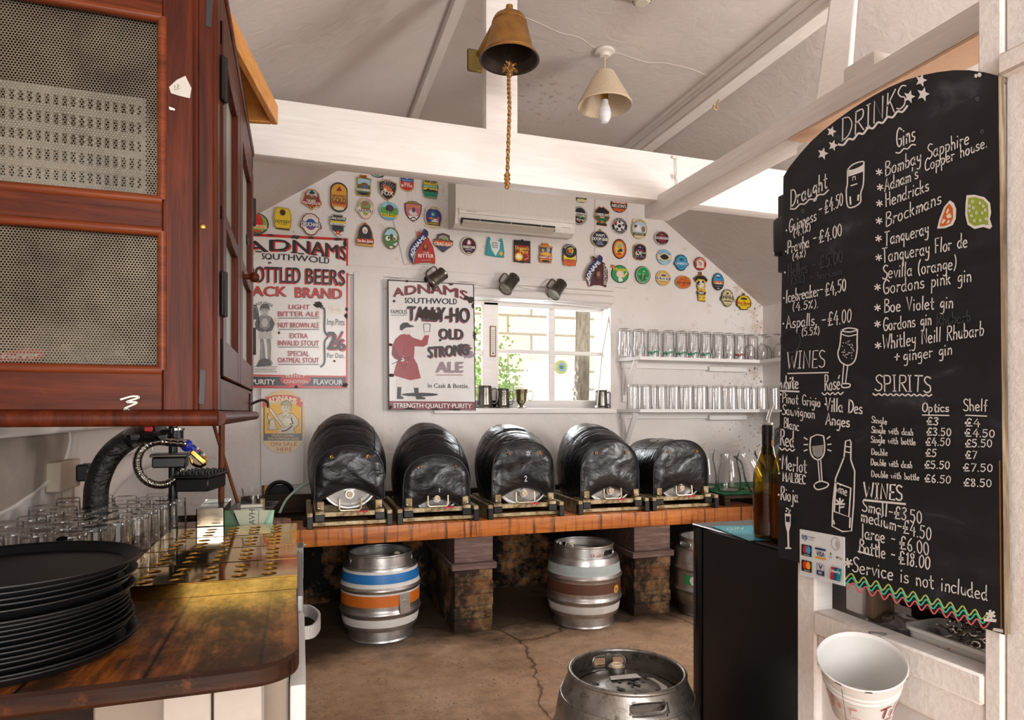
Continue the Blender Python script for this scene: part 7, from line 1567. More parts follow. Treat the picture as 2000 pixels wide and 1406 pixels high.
badge(1369, 560, 14, 29, 't', '#8a6a26', '#d9b92c', 'tall cut out badge with a sheep dog head and yellow foot', ('p', [(-.9, -.52), (-.5, -.7), (0, -.76), (.5, -.7), (.9, -.48), (.75, -.34), (.4, -.5), (-.4, -.52), (-.72, -.34)], '#1d1b1e'), ('e', -.05, -.86, .15, .13, '#7a4630'), ('e', 0, -.18, .42, .26, '#e2dccd'), ('p', [(-.5, -.3), (-.3, -.42), (-.1, -.3), (-.1, -.1), (-.4, -.12)], '#2b282a'), ('e', .28, -.34, .16, .08, '#2b282a'), ('e', -.18, -.2, .08, .05, Wt), ('e', .03, .24, .13, .1, '#c97f6a'), ('e', .05, .42, .6, .14, '#1c1a1c'), ('t', 'SHEEP', .05, .38, .4, 3, Wt), ('t', 'DOG', .05, .46, .3, 3, Wt), ('r', -.35, .6, .6, .92, '#dcbf34'), ('e', -.2, .72, .1, .05, '#4a7fae'), ('r', .3, .7, .5, .76, '#4a3c1c'))
badge(1403, 550, 11, 17, 'o', '#33302f', '#1f2a33', 'upright oval badge with blue sky over orange hills at the sloping ceiling', ('p', ell(0, 0, .9, .92, 20, 180, 360), '#2f93c4'), ('e', 0, -.6, .36, .2, '#3a3f44'), ('e', 0, -.66, .3, .1, '#d3e0e6'), ('p', [(-.9, .0), (-.4, -.12), (.2, -.02), (.88, -.1), (.85, .32), (-.85, .3)], '#c97a2c'), ('t', 'COAST', 0, -.02, .7, 3, '#c9402f'), ('t', 'ALE', .05, .17, .5, 4.4, Wt), ('r', -.6, .5, .6, .56, '#8a97a0'), ('e', 0, .78, .2, .06, '#c9cfd3'))
badge(1421, 582, 13.5, 17.5, 'e', '#6b6344', '#d8cda4', 'cream oval badge with black lettering beside the yellow badge', ('g', 0, 0, .8, .86, .8, '#8a8058'), ('e', 0, -.52, .2, .1, '#2a2820'), ('t', 'PRIDE OF', 0, -.32, .5, 2.6, '#3a3626'), ('t', 'EMPIRE', 0, -.04, .92, 6.4, '#232018'), ('r', -.55, .28, .55, .4, '#2b2820'), ('t', '1900', 0, .66, .24, 2.4, '#8a8058'))
badge(1453, 590, 14.5, 15.5, 'd', '#3f3a1c', '#e0c21f', 'yellow badge with red script, lowest at the right end of the rows', ('e', 0, -1.02, .14, .16, '#6b4a26'), ('e', 0, -.42, .46, .16, '#5a3a16'), ('t', 'Dizzy Blonde', 0, .1, 1.0, 6, '#a3201c', .04), ('t', 'PALE BEER', 0, .42, .4, 2.2, '#6b5a12'))
# two large wing shaped clips
def wing(P, Q, lab, fillc, word, wa, words):
    Y = YB - .03; allp = [p for p in P + Q]; k = thing('pump_clip', lab, 'badge', onY(sum(p[0] for p in P) / len(P), max(p[1] for p in P), Y), GRP); oo = k.location.copy()
    plate([q for q in P], Y, .014, paint(fillc, .3), paint('#b58d55', .4)).build('sail', k, oo)
    plate([q for q in Q], Y - .004, .012, paint('#20275c', .3), paint('#b58d55', .4)).build('ribbon', k, oo)
    A = Art(planeY(Y - .004), .0008)
    A.curve('ADNAMS', lerp_path(wa[0]), lerp_path(wa[1]), paint('#dfe6ee', .3), .02)
    for w in words: A.text(*w)
    for u, v, a, b_, m in word: A.oval(u, v, a, b_, m)
    A.build('lettering', k, oo)
    b = MB(); c_ = onY(sum(p[0] for p in P) / len(P) + 4, max(p[1] for p in P) - 3, Y + .015); b.box(c_ - Vector((.05, .0, .012)), c_ + Vector((.05, .03, .012)), paint('#d8d6d2', .5), .004); b.build('bracket', k, oo)
sm = lambda P: [(q[0], q[1]) for q in spl(P, 5)]
wing([(816, 451), (830, 458), (838, 466), (846, 482), (850, 500), (850, 515), (838, 513), (822, 513), (808, 516), (812, 500), (818, 478)], sm([(828, 446), (836, 452), (835, 462), (824, 476), (812, 490), (807, 502), (807, 516)]) + sm([(807, 516), (800, 504), (799, 492), (804, 478), (814, 466), (824, 456)]),
     'large red sail shaped badge with a dark blue ribbon, left of the mug', '#b5302a', [(831, 483, 5, 7, paint('#6b2a1c')), (831, 481, 2.5, 4, paint('#a8793a'))], ([(801, 497), (806, 482), (816, 470), (827, 459)], [(806, 504), (811, 489), (821, 476), (832, 465)]), [('THE', (826, 495), (838, 495), 3.4, paint('#f0e6dc')), ('BITTER', (817, 502.5), (847, 503.5), 7, paint('#f4eee6'), .02), ('PALE AMBER', (824, 509), (842, 509), 2, paint('#e0b9a8'))])
wing([(1157, 499), (1170, 507), (1181, 514), (1187, 528), (1187, 545), (1184, 561), (1172, 557), (1160, 557), (1152, 560), (1156, 545), (1163, 525)], sm([(1171, 497), (1177, 503), (1175, 512), (1163, 525), (1154, 538), (1150, 548), (1150, 560)]) + sm([(1150, 560), (1146, 548), (1144, 538), (1149, 524), (1158, 512), (1167, 505)]),
     'large maroon sail shaped badge with a dark blue ribbon, right of the mugs', '#4a1a20', [(1169, 537, 6, 8, paint('#5f2428')), (1169, 535, 3, 5, paint('#9a6a3a'))], ([(1145, 544), (1149, 531), (1159, 517), (1168, 509)], [(1150, 551), (1154, 537), (1164, 523), (1173, 514)]), [])
A = Art(planeY(YB - .034), .0014); wtx = paint('#e9e4dc', .3)
A.up(); vs_, fs_, Wd_ = glyphs('BROADSIDE', .03); A.mb.add([A.p(1185.5 - (1 - y) * 6.5 + 0 * x, 556 - x / Wd_ * 40 + (y - .5) * 1.5, A.z) for x, y in vs_], fs_, wtx)
last = [o for o in COL.objects if o.name.startswith('pump_clip') and o.get('label', '').startswith('large maroon')][0]
A.build('side_lettering', last, last.location.copy())

# air conditioner ----------------------------------------------------
AY = YB - .21; x0, x1 = xY(890, AY), xY(1124, AY); z0 = 2.268; z1 = 2.60
k = thing('air_conditioner', 'off white split air conditioner under the white cross beam', 'air conditioner', ((x0 + x1) / 2, AY + .1, z0)); oo = k.location.copy(); acp = paint('#d9d3ca', .4)
def acprof(): return [(YB - .001, z0 + .03), (AY + .06, z0 + .0), (AY + .022, z0 + .02), (AY + .006, z0 + .06), (AY, z0 + .10), (AY + .004, z1 - .03), (AY + .03, z1), (YB - .001, z1)]
b = MB(); P = acprof(); b.prism([(x0, y_, z_) for y_, z_ in P], (1, 0, 0), x1 - x0, acp); b.build('casing', k, oo)
b = MB(); zc_ = z0 + .088; b.box((x0 + .018, AY - .012, z0 + .075), (x1 - .012, AY + .004, z0 + .105), paint('#e2ddd5', .3), .006, seg=2)
pts = [(x0 + .02, AY - .010, z0 + .092), (x1 - .014, AY - .010, z0 + .092)]; b.obox(((x0 + x1) / 2, AY + .006, z0 + .062), ((x1 - x0) / 2 - .02, 0, 0), (0, .004, .002), (0, -.006, .016), paint('#dcd6cd', .3)); b.build('front_lip', k, oo)
b = MB(); b.box((x0 + .035, AY - .002, z0 + .020), (x1 - .14, AY + .05, z0 + .050), paint('#17140f', .6)); b.build('air_outlet', k, oo)
b = MB(); b.obox(((x0 + x1 - .105) / 2, AY + .008, z0 + .020), ((x1 - x0 - .19) / 2, 0, 0), (0, .028, -.010), (0, .001, .003), paint('#cfc6b9', .4)); b.build('louvre', k, oo)
b = MB()
for i in range(3): xx = x0 + .15 + i * .20; b.box((xx, AY - .004, z0 + .02), (xx + .004, AY + .02, z0 + .05), paint('#b9b0a2'))
b.build('louvre_strut', k, oo)
b = MB(); b.obox((x1 - .06, AY + .006, z0 + .055), (.03, 0, 0), (0, .001, 0), (0, 0, .006), paint('#8d939a', .3)); b.build('display', k, oo)
A = Art(planeY(AY - .0125)); A.text('AIRSTREAM', (912, 413), (930, 415), 2.6, paint('#8f8b84')); A.build('lettering', k, oo)
b = MB(); b.box((x1 + .002, AY + .10, z0 + .03), (x1 + .03, YB - .001, z0 + .10), acp, .003); b.build('side_cover', k, oo)
# thermometer ---------------------------------------------------------
TY_ = WY - .008; k = thing('thermometer', 'narrow wooden thermometer on the middle post of the window', 'thermometer', onY(963, 697, TY_)); oo = k.location.copy()
P0, P1 = onY(957, 636, TY_), onY(969, 697, TY_); b = MB(); b.box((P0.x, TY_, P1.z), (P1.x, TY_ + .008, P0.z), paint('#8a5a3c', .5), .003); b.build('frame', k, oo)
A = Art(planeY(TY_)); A.rect(959, 638.5, 967, 694, paint('#e6dfd3')); [A.rect(960, 645 + i * 4, 962, 645.7 + i * 4, INK) for i in range(11)]; [A.rect(964, 645 + i * 4, 966, 645.7 + i * 4, INK) for i in range(11)]; A.build('scale', k, oo)
b = MB(); b.cyl(onY(963, 642, TY_ - .002), onY(963, 690, TY_ - .002), .0022, paint('#cfcac2', .1), 8); b.ball(onY(963, 690, TY_ - .003), .006, paint('#5a1f1c', .2), 8); b.build('tube', k, oo)

# pewter tankards ------------------------------------------------------
def mug(lab, h=.122, group='pewter tankards around the window', hammered=False):
    k = thing('pewter_mug', lab, 'mug', (0, 0, 0), group); m = pewter(); s = h / .122
    b = MB(); pr = [(.0005, .006), (.040, .004), (.044, 0), (.0485, .001), (.049, .006), (.045, .012), (.0425, .018), (.0405, .06), (.0385, .108), (.0395, .114), (.0405, .119), (.0395, .122), (.0370, .121), (.0365, .10), (.038, .05), (.039, .014), (.0005, .012)]
    b.lathe([(r * s, z * s) for r, z in pr], m, 36)
    if hammered:
        for i in range(20):
            for j in range(7): a = i * math.pi / 10 + (j % 2) * .15; b.ball(((.0405 - .0003 * j) * s * math.cos(a), (.0405 - .0003 * j) * s * math.sin(a), (.03 + j * .011) * s), .0035, m, 6)
    b.build('body', k)
    b = MB(); hp = [(-.038, 0, .100), (-.052, 0, .108), (-.066, 0, .104), (-.070, 0, .09), (-.069, 0, .05), (-.062, 0, .03), (-.050, 0, .024), (-.042, 0, .028)]
    hp = spl([Vector(p) * s for p in hp], 5)
    for a_, c_ in zip(hp[:-1], hp[1:]): b.beam(a_, c_ + (c_ - a_) * .12, .012 * s, .0055 * s, m, up=(0, 1, 0), bev=0) if False else None
    b.tube(hp, [.0048 * s] * len(hp), m, 10); b.build('handle', k); return k
def hang(u, v, ang, lab, tilt=.42, h=.122):
    k = mug(lab, h); c_ = onY(u, v, YB - .085)
    M3 = Matrix.Rotation(-tilt, 3, 'X') @ Matrix.Rotation(ang, 3, 'Y')
    k.rotation_euler = M3.to_euler(); k.location = c_ - M3 @ Vector((-.01, 0, .06)); return k
hang(850, 541, math.radians(50), 'pewter mug hanging over the top of the huntsman sign', .30)
hang(993, 552, math.radians(38), 'left pewter mug hanging above the window')
hang(1086, 563, math.radians(38), 'right pewter mug hanging above the window')
def stand(u, v, rz, lab, h=.13, ham=False):
    k = mug(lab, h, hammered=ham); p = onY(u, v, YB + .04); k.location = (p.x, YB + .03, WZ0 + .0005); k.rotation_euler = (0, 0, rz); return k
stand(946, 793, math.pi - .3, 'plain pewter mug leftmost on the window sill', .145); stand(981, 793, math.pi, 'hammered pewter mug second on the window sill', .128, True); stand(1173, 795, math.pi, 'pewter mug alone at the right end of the window sill', .125)
k = thing('pewter_goblet', 'footed brassy goblet mug with a thin loop handle on the window sill', 'mug', (xY(1018, YB + .03), YB + .03, WZ0 + .0005), 'pewter tankards around the window')
gm = N('worn_silver_plate'); gm.fin(gm.ramp(gm.noise(12, 5), (.3, '#7d7659'), (.7, '#b5ad8c')), .3, 1.0)
b = MB(); b.lathe([(.0005, 0), (.030, 0), (.031, .006), (.018, .014), (.014, .022), (.022, .030), (.033, .05), (.038, .09), (.044, .125), (.042, .126), (.036, .09), (.031, .052), (.0005, .036)], gm.m, 36); b.build('bowl', k)
b = MB(); b.tube(spl([(.039, 0, .10), (.062, 0, .116), (.082, 0, .10), (.080, 0, .065), (.062, 0, .05), (.044, 0, .062), (.036, 0, .06)], 6), .0028, gm.m, 8); b.build('handle', k)

# ================================================================== OVERHEAD: bell, lamp, detector
D = 2.17; bc = Vector((ray(995, 120).x * D, ray(995, 120).y * D, 0)); zb = CZ + (HZ - 118) / F * D; zt = CZ + (HZ - 32) / F * D; hb = zt - zb
k = thing('hanging_bell', 'bronze bell with a hemp rope on the white king post', 'bell', (bc.x, bc.y, zb)); oo = k.location.copy(); br = bronze()
R = .1005; pr = [(R, 0), (R * .995, .004), (R * .90, .014), (R * .80, .034), (R * .70, .07), (R * .61, .11), (R * .575, hb * .82), (R * .56, hb * .86), (R * .555, hb * .90), (R * .50, hb * .965), (R * .36, hb), (.001, hb + .002)]
xf = Matrix.Translation(oo); b = MB(); b.lathe(pr, br, 56, xf); b.torus(oo + Vector((0, 0, .012)), R * .93, .002, br, 48, 6); b.torus(oo + Vector((0, 0, hb * .84)), R * .572, .0018, br, 48, 6)
dk_ = paint('#3a2e26', .55, .6); b.lathe([(R, 0), (R * .93, .003), (R * .78, .03), (R * .64, .08), (R * .54, hb * .8), (.001, hb * .9)], dk_, 56, xf); b.build('body', k, oo)
b = MB(); b.cyl(oo + Vector((0, 0, hb)), oo + Vector((0, 0, hb + .035)), .012, br, 14); b.box((bc.x - .055, bc.y + .0, zt - .005), (bc.x - .035, TY - .001, zt + .012), br, .003) if False else None
b.tube(spl([oo + Vector((0, 0, hb + .02)), oo + Vector((-.015, .08, hb + .03)), Vector((bc.x - .03, TY - .005, zt + .01))], 6), .012, br, 10); b.box((bc.x - .075, TY - .012, zt - .055), (bc.x - .015, TY + .003, zt + .03), paint('#7a6a3c', .45, .7), .006); b.build('bracket', k, oo)
b = MB(); b.cyl(oo + Vector((0, 0, .07)), oo + Vector((0, 0, -.002)), .004, dk_, 8); b.ball(oo + Vector((0, 0, -.012)), .0125, paint('#5a3424', .4, .4), 14); b.build('clapper', k, oo)
b = MB(); rz0 = zb - .03; zend = CZ + (HZ - 358) / F * D; rp = [oo + Vector((0, 0, -.024)), oo + Vector((-.003, -.002, -.08)), oo + Vector((.0, 0, -.16)), oo + Vector((-.004, 0, -.28)), Vector((bc.x - .008, bc.y, zend))]
sp = spl(rp, 24)
b.tube(sp, [.0062 + .0011 * math.sin(i * 1.35) for i in range(len(sp))], rope(), 10)
for i in range(26):
    sgn = random.Random(i); a = sgn.uniform(0, 6.3); q = oo + Vector((0, 0, -.034)); t_ = Vector((math.cos(a) * sgn.uniform(.012, .028), math.sin(a) * sgn.uniform(.012, .028), sgn.uniform(-.006, .022))); b.tube([q, q + t_ * .6 + Vector((0, 0, .006)), q + t_], [.004, .004, .002], rope(), 6)
b.torus(oo + Vector((0, 0, -.05)), .007, .004, rope(), 12, 6)
for dz_ in (.0, .014, .026): b.torus(Vector((bc.x - .008, bc.y, zend + dz_)), .006, .0055, rope(), 12, 6, Matrix.Rotation(.4 - dz_ * 30, 3, 'X'))
b.ball(Vector((bc.x - .008, bc.y, zend - .012)), .009, rope(), 10); tag(b.build('bell_rope', k, oo), 'knotted hemp rope')
# ceiling lamp
r = ray(1181, 100); d = 1.68 / r.z
for _ in range(5): d = (zc(r.x * d) - CZ) / r.z
L0 = Vector((r.x * d, r.y * d, zc(r.x * d))); zL = lambda v: CZ + (HZ - v) / F * d
k = thing('ceiling_lamp', 'ceiling lamp with a conical linen shade and bare white bulb', 'lamp', L0); oo = L0.copy()
b = MB(); b.lathe([(.001, -.028), (.022, -.027), (.030, -.016), (.046, -.010), (.047, 0), (.001, 0)], paint('#dcd5cc', .4), 32, Matrix.Translation(L0)); b.build('ceiling_rose', k, oo)
b = MB(); b.cyl(L0 + Vector((0, 0, -.025)), Vector((L0.x, L0.y, zL(143))), .0035, paint('#cdb58a', .6), 10); b.build('flex', k, oo)
zt_, zb_ = zL(143), zL(207); b = MB(); b.lathe([(.127, zb_ - L0.z), (.128, zb_ - L0.z + .004), (.046, zt_ - L0.z), (.044, zt_ - L0.z - .002), (.124, zb_ - L0.z + .001)], shade_cloth(), 56, Matrix.Translation(L0)); b.torus((L0.x, L0.y, zb_), .126, .002, shade_cloth(), 48, 6)
for g in range(3): a = g * 2.094; b.cyl((L0.x, L0.y, zt_ - .008), (L0.x + .046 * math.cos(a), L0.y + .046 * math.sin(a), zt_ - .003), .0015, paint('#b9b2a8', .4), 6)
b.build('lamp_shade', k, oo)
b = MB(); b.cyl((L0.x, L0.y, zt_ - .02), (L0.x, L0.y, zL(196)), .017, brass(), 18); b.cyl((L0.x, L0.y, zt_), (L0.x, L0.y, zt_ - .02), .012, paint('#cfc8bd'), 14); b.build('bulb_holder', k, oo)
b = MB(); z_ = zL(198); b.lathe([(.0005, zL(241) - L0.z), (.016, zL(239.5) - L0.z), (.027, zL(232) - L0.z), (.0305, zL(222) - L0.z), (.026, zL(212) - L0.z), (.018, zL(203) - L0.z), (.016, zL(196) - L0.z)], paint('#efedf0', .25), 32, Matrix.Translation(L0)); b.build('bulb', k, oo)
r = ray(1254, 2); d = 1.66 / r.z; x_, y_ = r.x * d, r.y * d; zz = zc(x_)
k = thing('smoke_detector', 'round cream smoke detector at the top of the ceiling', 'smoke detector', (x_, y_, zz)); oo = k.location.copy()
b = MB(); b.lathe([(.001, -.045), (.025, -.045), (.034, -.038), (.036, -.028), (.050, -.024), (.054, -.008), (.052, 0), (.001, 0)], paint('#d9d0bd', .4), 36, Matrix.Translation(oo)); b.build('body', k, oo)
b = MB()
for i in range(12): a = i * math.pi / 6; b.ball(oo + Vector((.0345 * math.cos(a), .0345 * math.sin(a), -.034)), .0045, BLK(), 6)
b.build('vent', k, oo)
b = MB(); b.box(oo + Vector((-.004, -.0365, -.043)), oo + Vector((.012, -.030, -.028)), paint('#d8c22f', .4)); tag(b.build('sticker', k, oo), 'yellow sticker')
# pull cord at the beam, hook on the purlin
b = MB(); p = onY(1320, 308, TY - .006); q = onY(1323, 368, TY - .006); b.tube([p, p + Vector((.002, 0, -.05)), q], .002, paint('#cfc6bd', .6), 6); b.ball(onY(1320, 345, TY - .012), .009, paint('#e6dfd8', .5), 10, sc=(.7, .7, 1.2)); b.box(p - Vector((.016, .002, .004)), p + Vector((.008, .004, .006)), paint('#d9d2cb'))
tag(b.build('pull_cord', None, p), 'thin white pull cord hanging on the cross beam', 'cord')
q = onX(1404, 207, PRX - .038); b = MB(); b.tube(spl([q + Vector((0, 0, .03)), q + Vector((-.012, 0, .01)), q + Vector((-.01, 0, -.018)), q + Vector((-.03, 0, -.016)), q + Vector((-.03, 0, .0))], 5), .0045, paint('#b59a6c', .5, .3), 8)
tag(b.build('cup_hook', None, q), 'small cream hook screwed into the sloping ceiling timber', 'hook')
# ================================================================== RIGHT SIDE: black fridge, chalkboard, hatch and bucket
FX = 1.133; FZ = .80; FY1 = 1.70; FY0 = 1.235
bkf = paint('#131315', .38, 0, .2, 160, .12)
k = thing('black_fridge', 'black undercounter fridge standing behind the chalkboard', 'fridge', (FX + .22, (FY0 + FY1) / 2, 0)); oo = k.location.copy()
b = MB(); b.box((FX + .0, FY0, .0), (FX + .48, FY1 - .045, FZ - .002), bkf, .004); b.build('body', k, oo)
b = MB(); b.box((FX - .003, FY1 - .041, .03), (FX + .48, FY1, FZ - .002), paint('#0e0e10', .18), .006, seg=2); b.build('door', k, oo)
b = MB(); b.box((FX - .004, FY0 - .004, FZ - .002), (FX + .49, FY1 + .004, FZ + .004), paint('#1b1a1b', .2), .003); b.build('top', k, oo)
A = Art(lambda u, v, off: onZ(u, v, FZ + .0046 + off)); A.poly([(1388, 1027), (1505, 1025), (1520, 1054), (1463, 1056)], paint('#2aa0b4', .35)); A.poly([(1390, 1028), (1500, 1026), (1514, 1051), (1464, 1053)], paint('#35b4c8', .35))
A.text('GIN', (1419, 1035), (1452, 1034), 5, paint('#e3e9e8')); A.text('& TONIC', (1424, 1040), (1462, 1039), 3.2, paint('#b5e0e6')); 
tag(A.build('leaflet', None, onZ(1450, 1040, FZ + .0046)), 'turquoise leaflet lying on top of the black fridge', 'leaflet')
def bottle(x, y, lab, fill, pour, cap='#141214'):
    k = thing('wine_bottle', lab, 'bottle', (x, y, FZ + .0045), 'wine bottles on the black fridge')
    b = MB(); g = bottle_glass(); b.lathe([(.0005, .006), (.028, .002), (.036, .003), (.038, .012), (.038, .155), (.036, .175), (.028, .205), (.019, .232), (.0148, .25), (.0142, .275)], g, 40); b.build('glass_body', k)
    if fill:
        n = N('white_wine'); n.t.nodes.remove(n.b); tr = n.n('ShaderNodeBsdfTransparent'); tr.inputs[0].default_value = lin('#cfa23c'); df = n.n('ShaderNodeBsdfTranslucent'); df.inputs[0].default_value = lin('#9a7220'); mx = n.n('ShaderNodeMixShader'); mx.inputs[0].default_value = .55; n.lk(tr.outputs[0], mx.inputs[1]); n.lk(df.outputs[0], mx.inputs[2]); n.lk(mx.outputs[0], n.o.inputs[0])
        b = MB(); b.lathe([(.0005, .010), (.034, .010), (.0355, .02), (.0355, fill), (.0005, fill)], n.m, 36); b.build('wine', k)
    b = MB(); b.lathe([(.0155, .222), (.0158, .275), (.0165, .276), (.0165, .30), (.0155, .302), (.001, .302)], paint(cap, .3), 28)
    for i in range(5): b.torus((0, 0, .279 + i * .0045), .0163, .0008, paint(cap, .25), 24, 6)
    b.build('neck_capsule', k)
    b = MB(False); b.box((-.003, -.0172, .246), (.0035, -.0158, .262), paint('#b5702c', .4)); b.build('gold_mark', k)
    if pour: b = MB(); b.tube(spl([(0, 0, .30), (.0, 0, .315), (.006, .0, .335), (.016, -.0, .355)], 5), .004, chrome(), 10); b.cyl((0, 0, .30), (0, 0, .308), .013, paint('#cfcac4', .3), 16); b.build('pourer', k)
    return k
r = ray(1497, 1055); d = (FZ + .0045 - CZ) / r.z
p = onZ(1500, 1050, FZ + .0045); bottle(p.x, p.y, 'half full olive wine bottle with a pourer at the edge of the chalkboard', .112, True)
p2 = onZ(1527, 1061, FZ + .0045); bottle(p2.x + .03, p2.y + .02, 'dark wine bottle almost hidden behind the chalkboard edge', .15, False)

# chalkboard ------------------------------------------------------------
XB = XP - .015
pl = planeX(XB)
top = [(1530, 345), (1541, 327), (1560, 303), (1582, 278), (1606, 256), (1633, 235), (1665, 212), (1700, 190), (1735, 171), (1770, 156), (1800, 147), (1830, 141), (1862, 137), (1892, 137), (1922, 141), (1950, 148)]
out = top + [(1962, 1240), (1850, 1203), (1740, 1166), (1650, 1136), (1563, 1109), (1561, 1099), (1519, 1087)]
k = thing('drinks_chalkboard', 'arched black chalkboard listing drinks and prices in white handwriting', 'chalkboard', onX(1740, 1170, XB)); oo = k.location.copy()
b = MB(False); b.prism([pl(u, v, 0) for u, v in out], (1, 0, 0), .013, board_black(), woodmat('chipped_board_edge', ((.25, '#2a201a'), (.5, '#7d6a55'), (.8, '#b9a88f')), 'Z', coat=0, rough=.7)); b.build('panel', k, oo)
CW, CG, CD = paint('#dedad8', .9), paint('#8f8d8d', .9), paint('#3f3f43', .9)
a1 = lambda x, y: (1500 + .384 * x, 120 + .384 * y)
b1 = lambda x, y: (1500 + .4554 * x, 620 + .4554 * y)
def wavy(A, p, q, n, amp, w, m):
    p = Vector(p); q = Vector(q); A.line([((p + (q - p) * i / n).x, (p + (q - p) * i / n).y + (amp if i % 2 else -amp)) for i in range(n + 1)], w, m, True)
def star(A, u, v, r, m, rot=-90): A.poly([(u + (r if i % 2 == 0 else r * .45) * math.cos(math.radians(rot + i * 36)), v + 1.15 * (r if i % 2 == 0 else r * .45) * math.sin(math.radians(rot + i * 36))) for i in range(10)], m)
def ast(A, p, w=2.4, r=6):
    for g in (20, 80, 140): c, s = math.cos(math.radians(g)), math.sin(math.radians(g)); A.line([(p[0] - r * c, p[1] - r * s), (p[0] + r * c, p[1] + r * s)], w, CW)
A = Art(pl)
hand(A, 'DRINKS', (1644, 276), (1768, 207), 43, CW, 3.0); wavy(A, (1638, 285), (1772, 210), 14, 3, 4, CW)
for u, v, r_ in ((1624, 257, 10), (1627, 284, 10), (1607, 300, 11), (1799, 157, 12), (1776, 189, 12), (1803, 184, 13)): star(A, u, v, r_, CW, -75)
A.build('heading', k, oo)
A = Art(pl)
hand(A, 'Draught', (1544, 404), (1615, 367), 33, CW, 2.8); wavy(A, (1544, 410), (1618, 373), 8, 2, 2.6, CW)
for t, p, q, h, m in (('Guinness', (1541, 455), (1594, 430), 25, CW), ('-', (1599, 420), (1605, 417), 22, CW), ('£4.50', (1611, 417), (1646, 401), 25, CW), ('(4.1%)', (1550, 464), (1583, 450), 14, CW), ('Pravha', (1538, 496), (1580, 482), 24, CW), ('-', (1588, 476), (1594, 474), 22, CW), ('£4.00', (1600, 475), (1644, 460), 24, CW), ('(4%)', (1548, 509), (1573, 500), 13, CW),
                      ('Helles -', (1539, 541), (1592, 528), 24, CD), ('£5.00', (1600, 525), (1646, 512), 24, CD), ('(5%) - horizon', (1545, 556), (1644, 536), 15, CD), ('Icebreaker-', (1535, 591), (1607, 576), 24, CW), ('£4,50', (1612, 578), (1652, 567), 24, CW), ('(4.5%).', (1548, 607), (1598, 601), 16, CW), ('Aspalls,', (1536, 641), (1596, 634), 24, CW), ('-', (1605, 636), (1613, 635), 24, CW), ('£4.00', (1617, 637), (1662, 628), 26, CW), ('(5.5%)', (1566, 656), (1600, 653), 15, CW)): hand(A, t, p, q, h, m, 2.5 if h > 17 else 2.0)
for u, v in ((1536, 450), (1535, 491), (1533, 532), (1531, 582), (1530, 632)): A.oval(u, v, 1.6, 2, CW, 10)
A.build('draught_list', k, oo)
A = Art(pl)
hand(A, 'Gins', (1751, 289), (1787, 274), 36, CW, 3); wavy(A, (1750, 300), (1788, 281), 5, 2, 2.6, CW)
for t, p, q, h in (('Bombay Sapphire', (1729, 344), (1892, 280), 28), ("Adnam's", (1728, 374), (1793, 348), 25), ('Copper house.', (1806, 335), (1928, 287), 24), ('Hendricks', (1730, 404), (1814, 372), 26), ('Brockmans', (1730, 443), (1838, 397), 28), ('Tanqueray', (1728, 480), (1813, 457), 27), ('Tanqueray Flor de', (1724, 513), (1889, 482), 28), ('Sevilla (orange)', (1724, 545), (1867, 525), 27), ('Gordons pink gin', (1725, 574), (1897, 549), 27), ('Boe Violet gin', (1727, 610), (1861, 601), 26), ('Gordons gin', (1725, 646), (1819, 634), 25), ('Whitley Neill Rhubarb', (1724, 682), (1921, 655), 28), ('ginger gin', (1765, 705), (1859, 692), 24), ('+', (1747, 706), (1757, 704), 22)): hand(A, t, p, q, h, CW, 2.7)
hand(A, 'Rhubarb', (1830, 637), (1895, 628), 24, CD, 2.4)
for x, y in ((565, 562), (570, 640), (567, 722), (565, 810), (562, 900), (563, 997), (557, 1148), (557, 1252), (557, 1335)): ast(A, a1(x, y))
ast(A, b1(472, 120)); A.build('gin_list', k, oo)
A = Art(pl)
hand(A, 'WINES', (1537, 721), (1611, 716), 33, CW, 2.8); A.line([b1(85, 240), b1(258, 236)], 2.4, CW)
hand(A, 'white', (1525, 760), (1559, 758), 26, CW, 3.4); A.line([b1(55, 314), b1(132, 318)], 3.2, CW); hand(A, 'Rosé', (1611, 763), (1640, 760), 30, CW, 2.6); wavy(A, b1(232, 328), b1(322, 325), 8, 2, 2.4, CW)
for t, p, q, h, w in (('Pinot Grigio', (1528, 786), (1602, 795), 20, 2.3), ('Sauvignon', (1528, 809), (1591, 817), 20, 2.3), ('Blanc', (1531, 835), (1560, 841), 20, 2.3), ('Villa Des', (1613, 802), (1684, 808), 25, 3.2), ('Anges', (1613, 829), (1659, 834), 23, 3.0), ('Red', (1524, 869), (1550, 873), 31, 3), ('Merlot', (1527, 916), (1575, 924), 28, 2.8), ('MALBEC', (1529, 939), (1573, 946), 18, 2.8), ('Rioja', (1525, 975), (1558, 981), 26, 2.7)): hand(A, t, p, q, h, CW, w)
wavy(A, b1(50, 563), b1(114, 570), 6, 2, 2.4, CW)
for p in (b1(54, 330), b1(55, 400), b1(246, 372), b1(52, 608), b1(48, 668), b1(46, 760)): A.oval(p[0], p[1], 1.8, 2.2, CW, 10)
A.build('wine_list', k, oo)
A = Art(pl)
hand(A, 'SPIRITS', (1709, 763), (1818, 766), 31, CW, 3); wavy(A, b1(450, 330), b1(702, 334), 20, 1.6, 2.6, CW)
hand(A, 'Optics', (1801, 804), (1853, 804), 17, CW, 2.8); A.line([b1(662, 418), b1(776, 420)], 2.2, CW); hand(A, 'Shelf', (1882, 802), (1928, 803), 23, CW, 2.8); A.line([b1(848, 419), b1(938, 423)], 2.2, CW)
for t, p, q in (('Single', (1702, 825), (1732, 829)), ('Single with dash', (1702, 845), (1783, 850)), ('Single with bottle', (1701, 864), (1788, 869)), ('Double', (1702, 888), (1733, 890)), ('Double with dash', (1701, 908), (1781, 914)), ('Double with bottle', (1702, 931), (1795, 938))): hand(A, t, p, q, 12.5, CW, 2.2, .3)
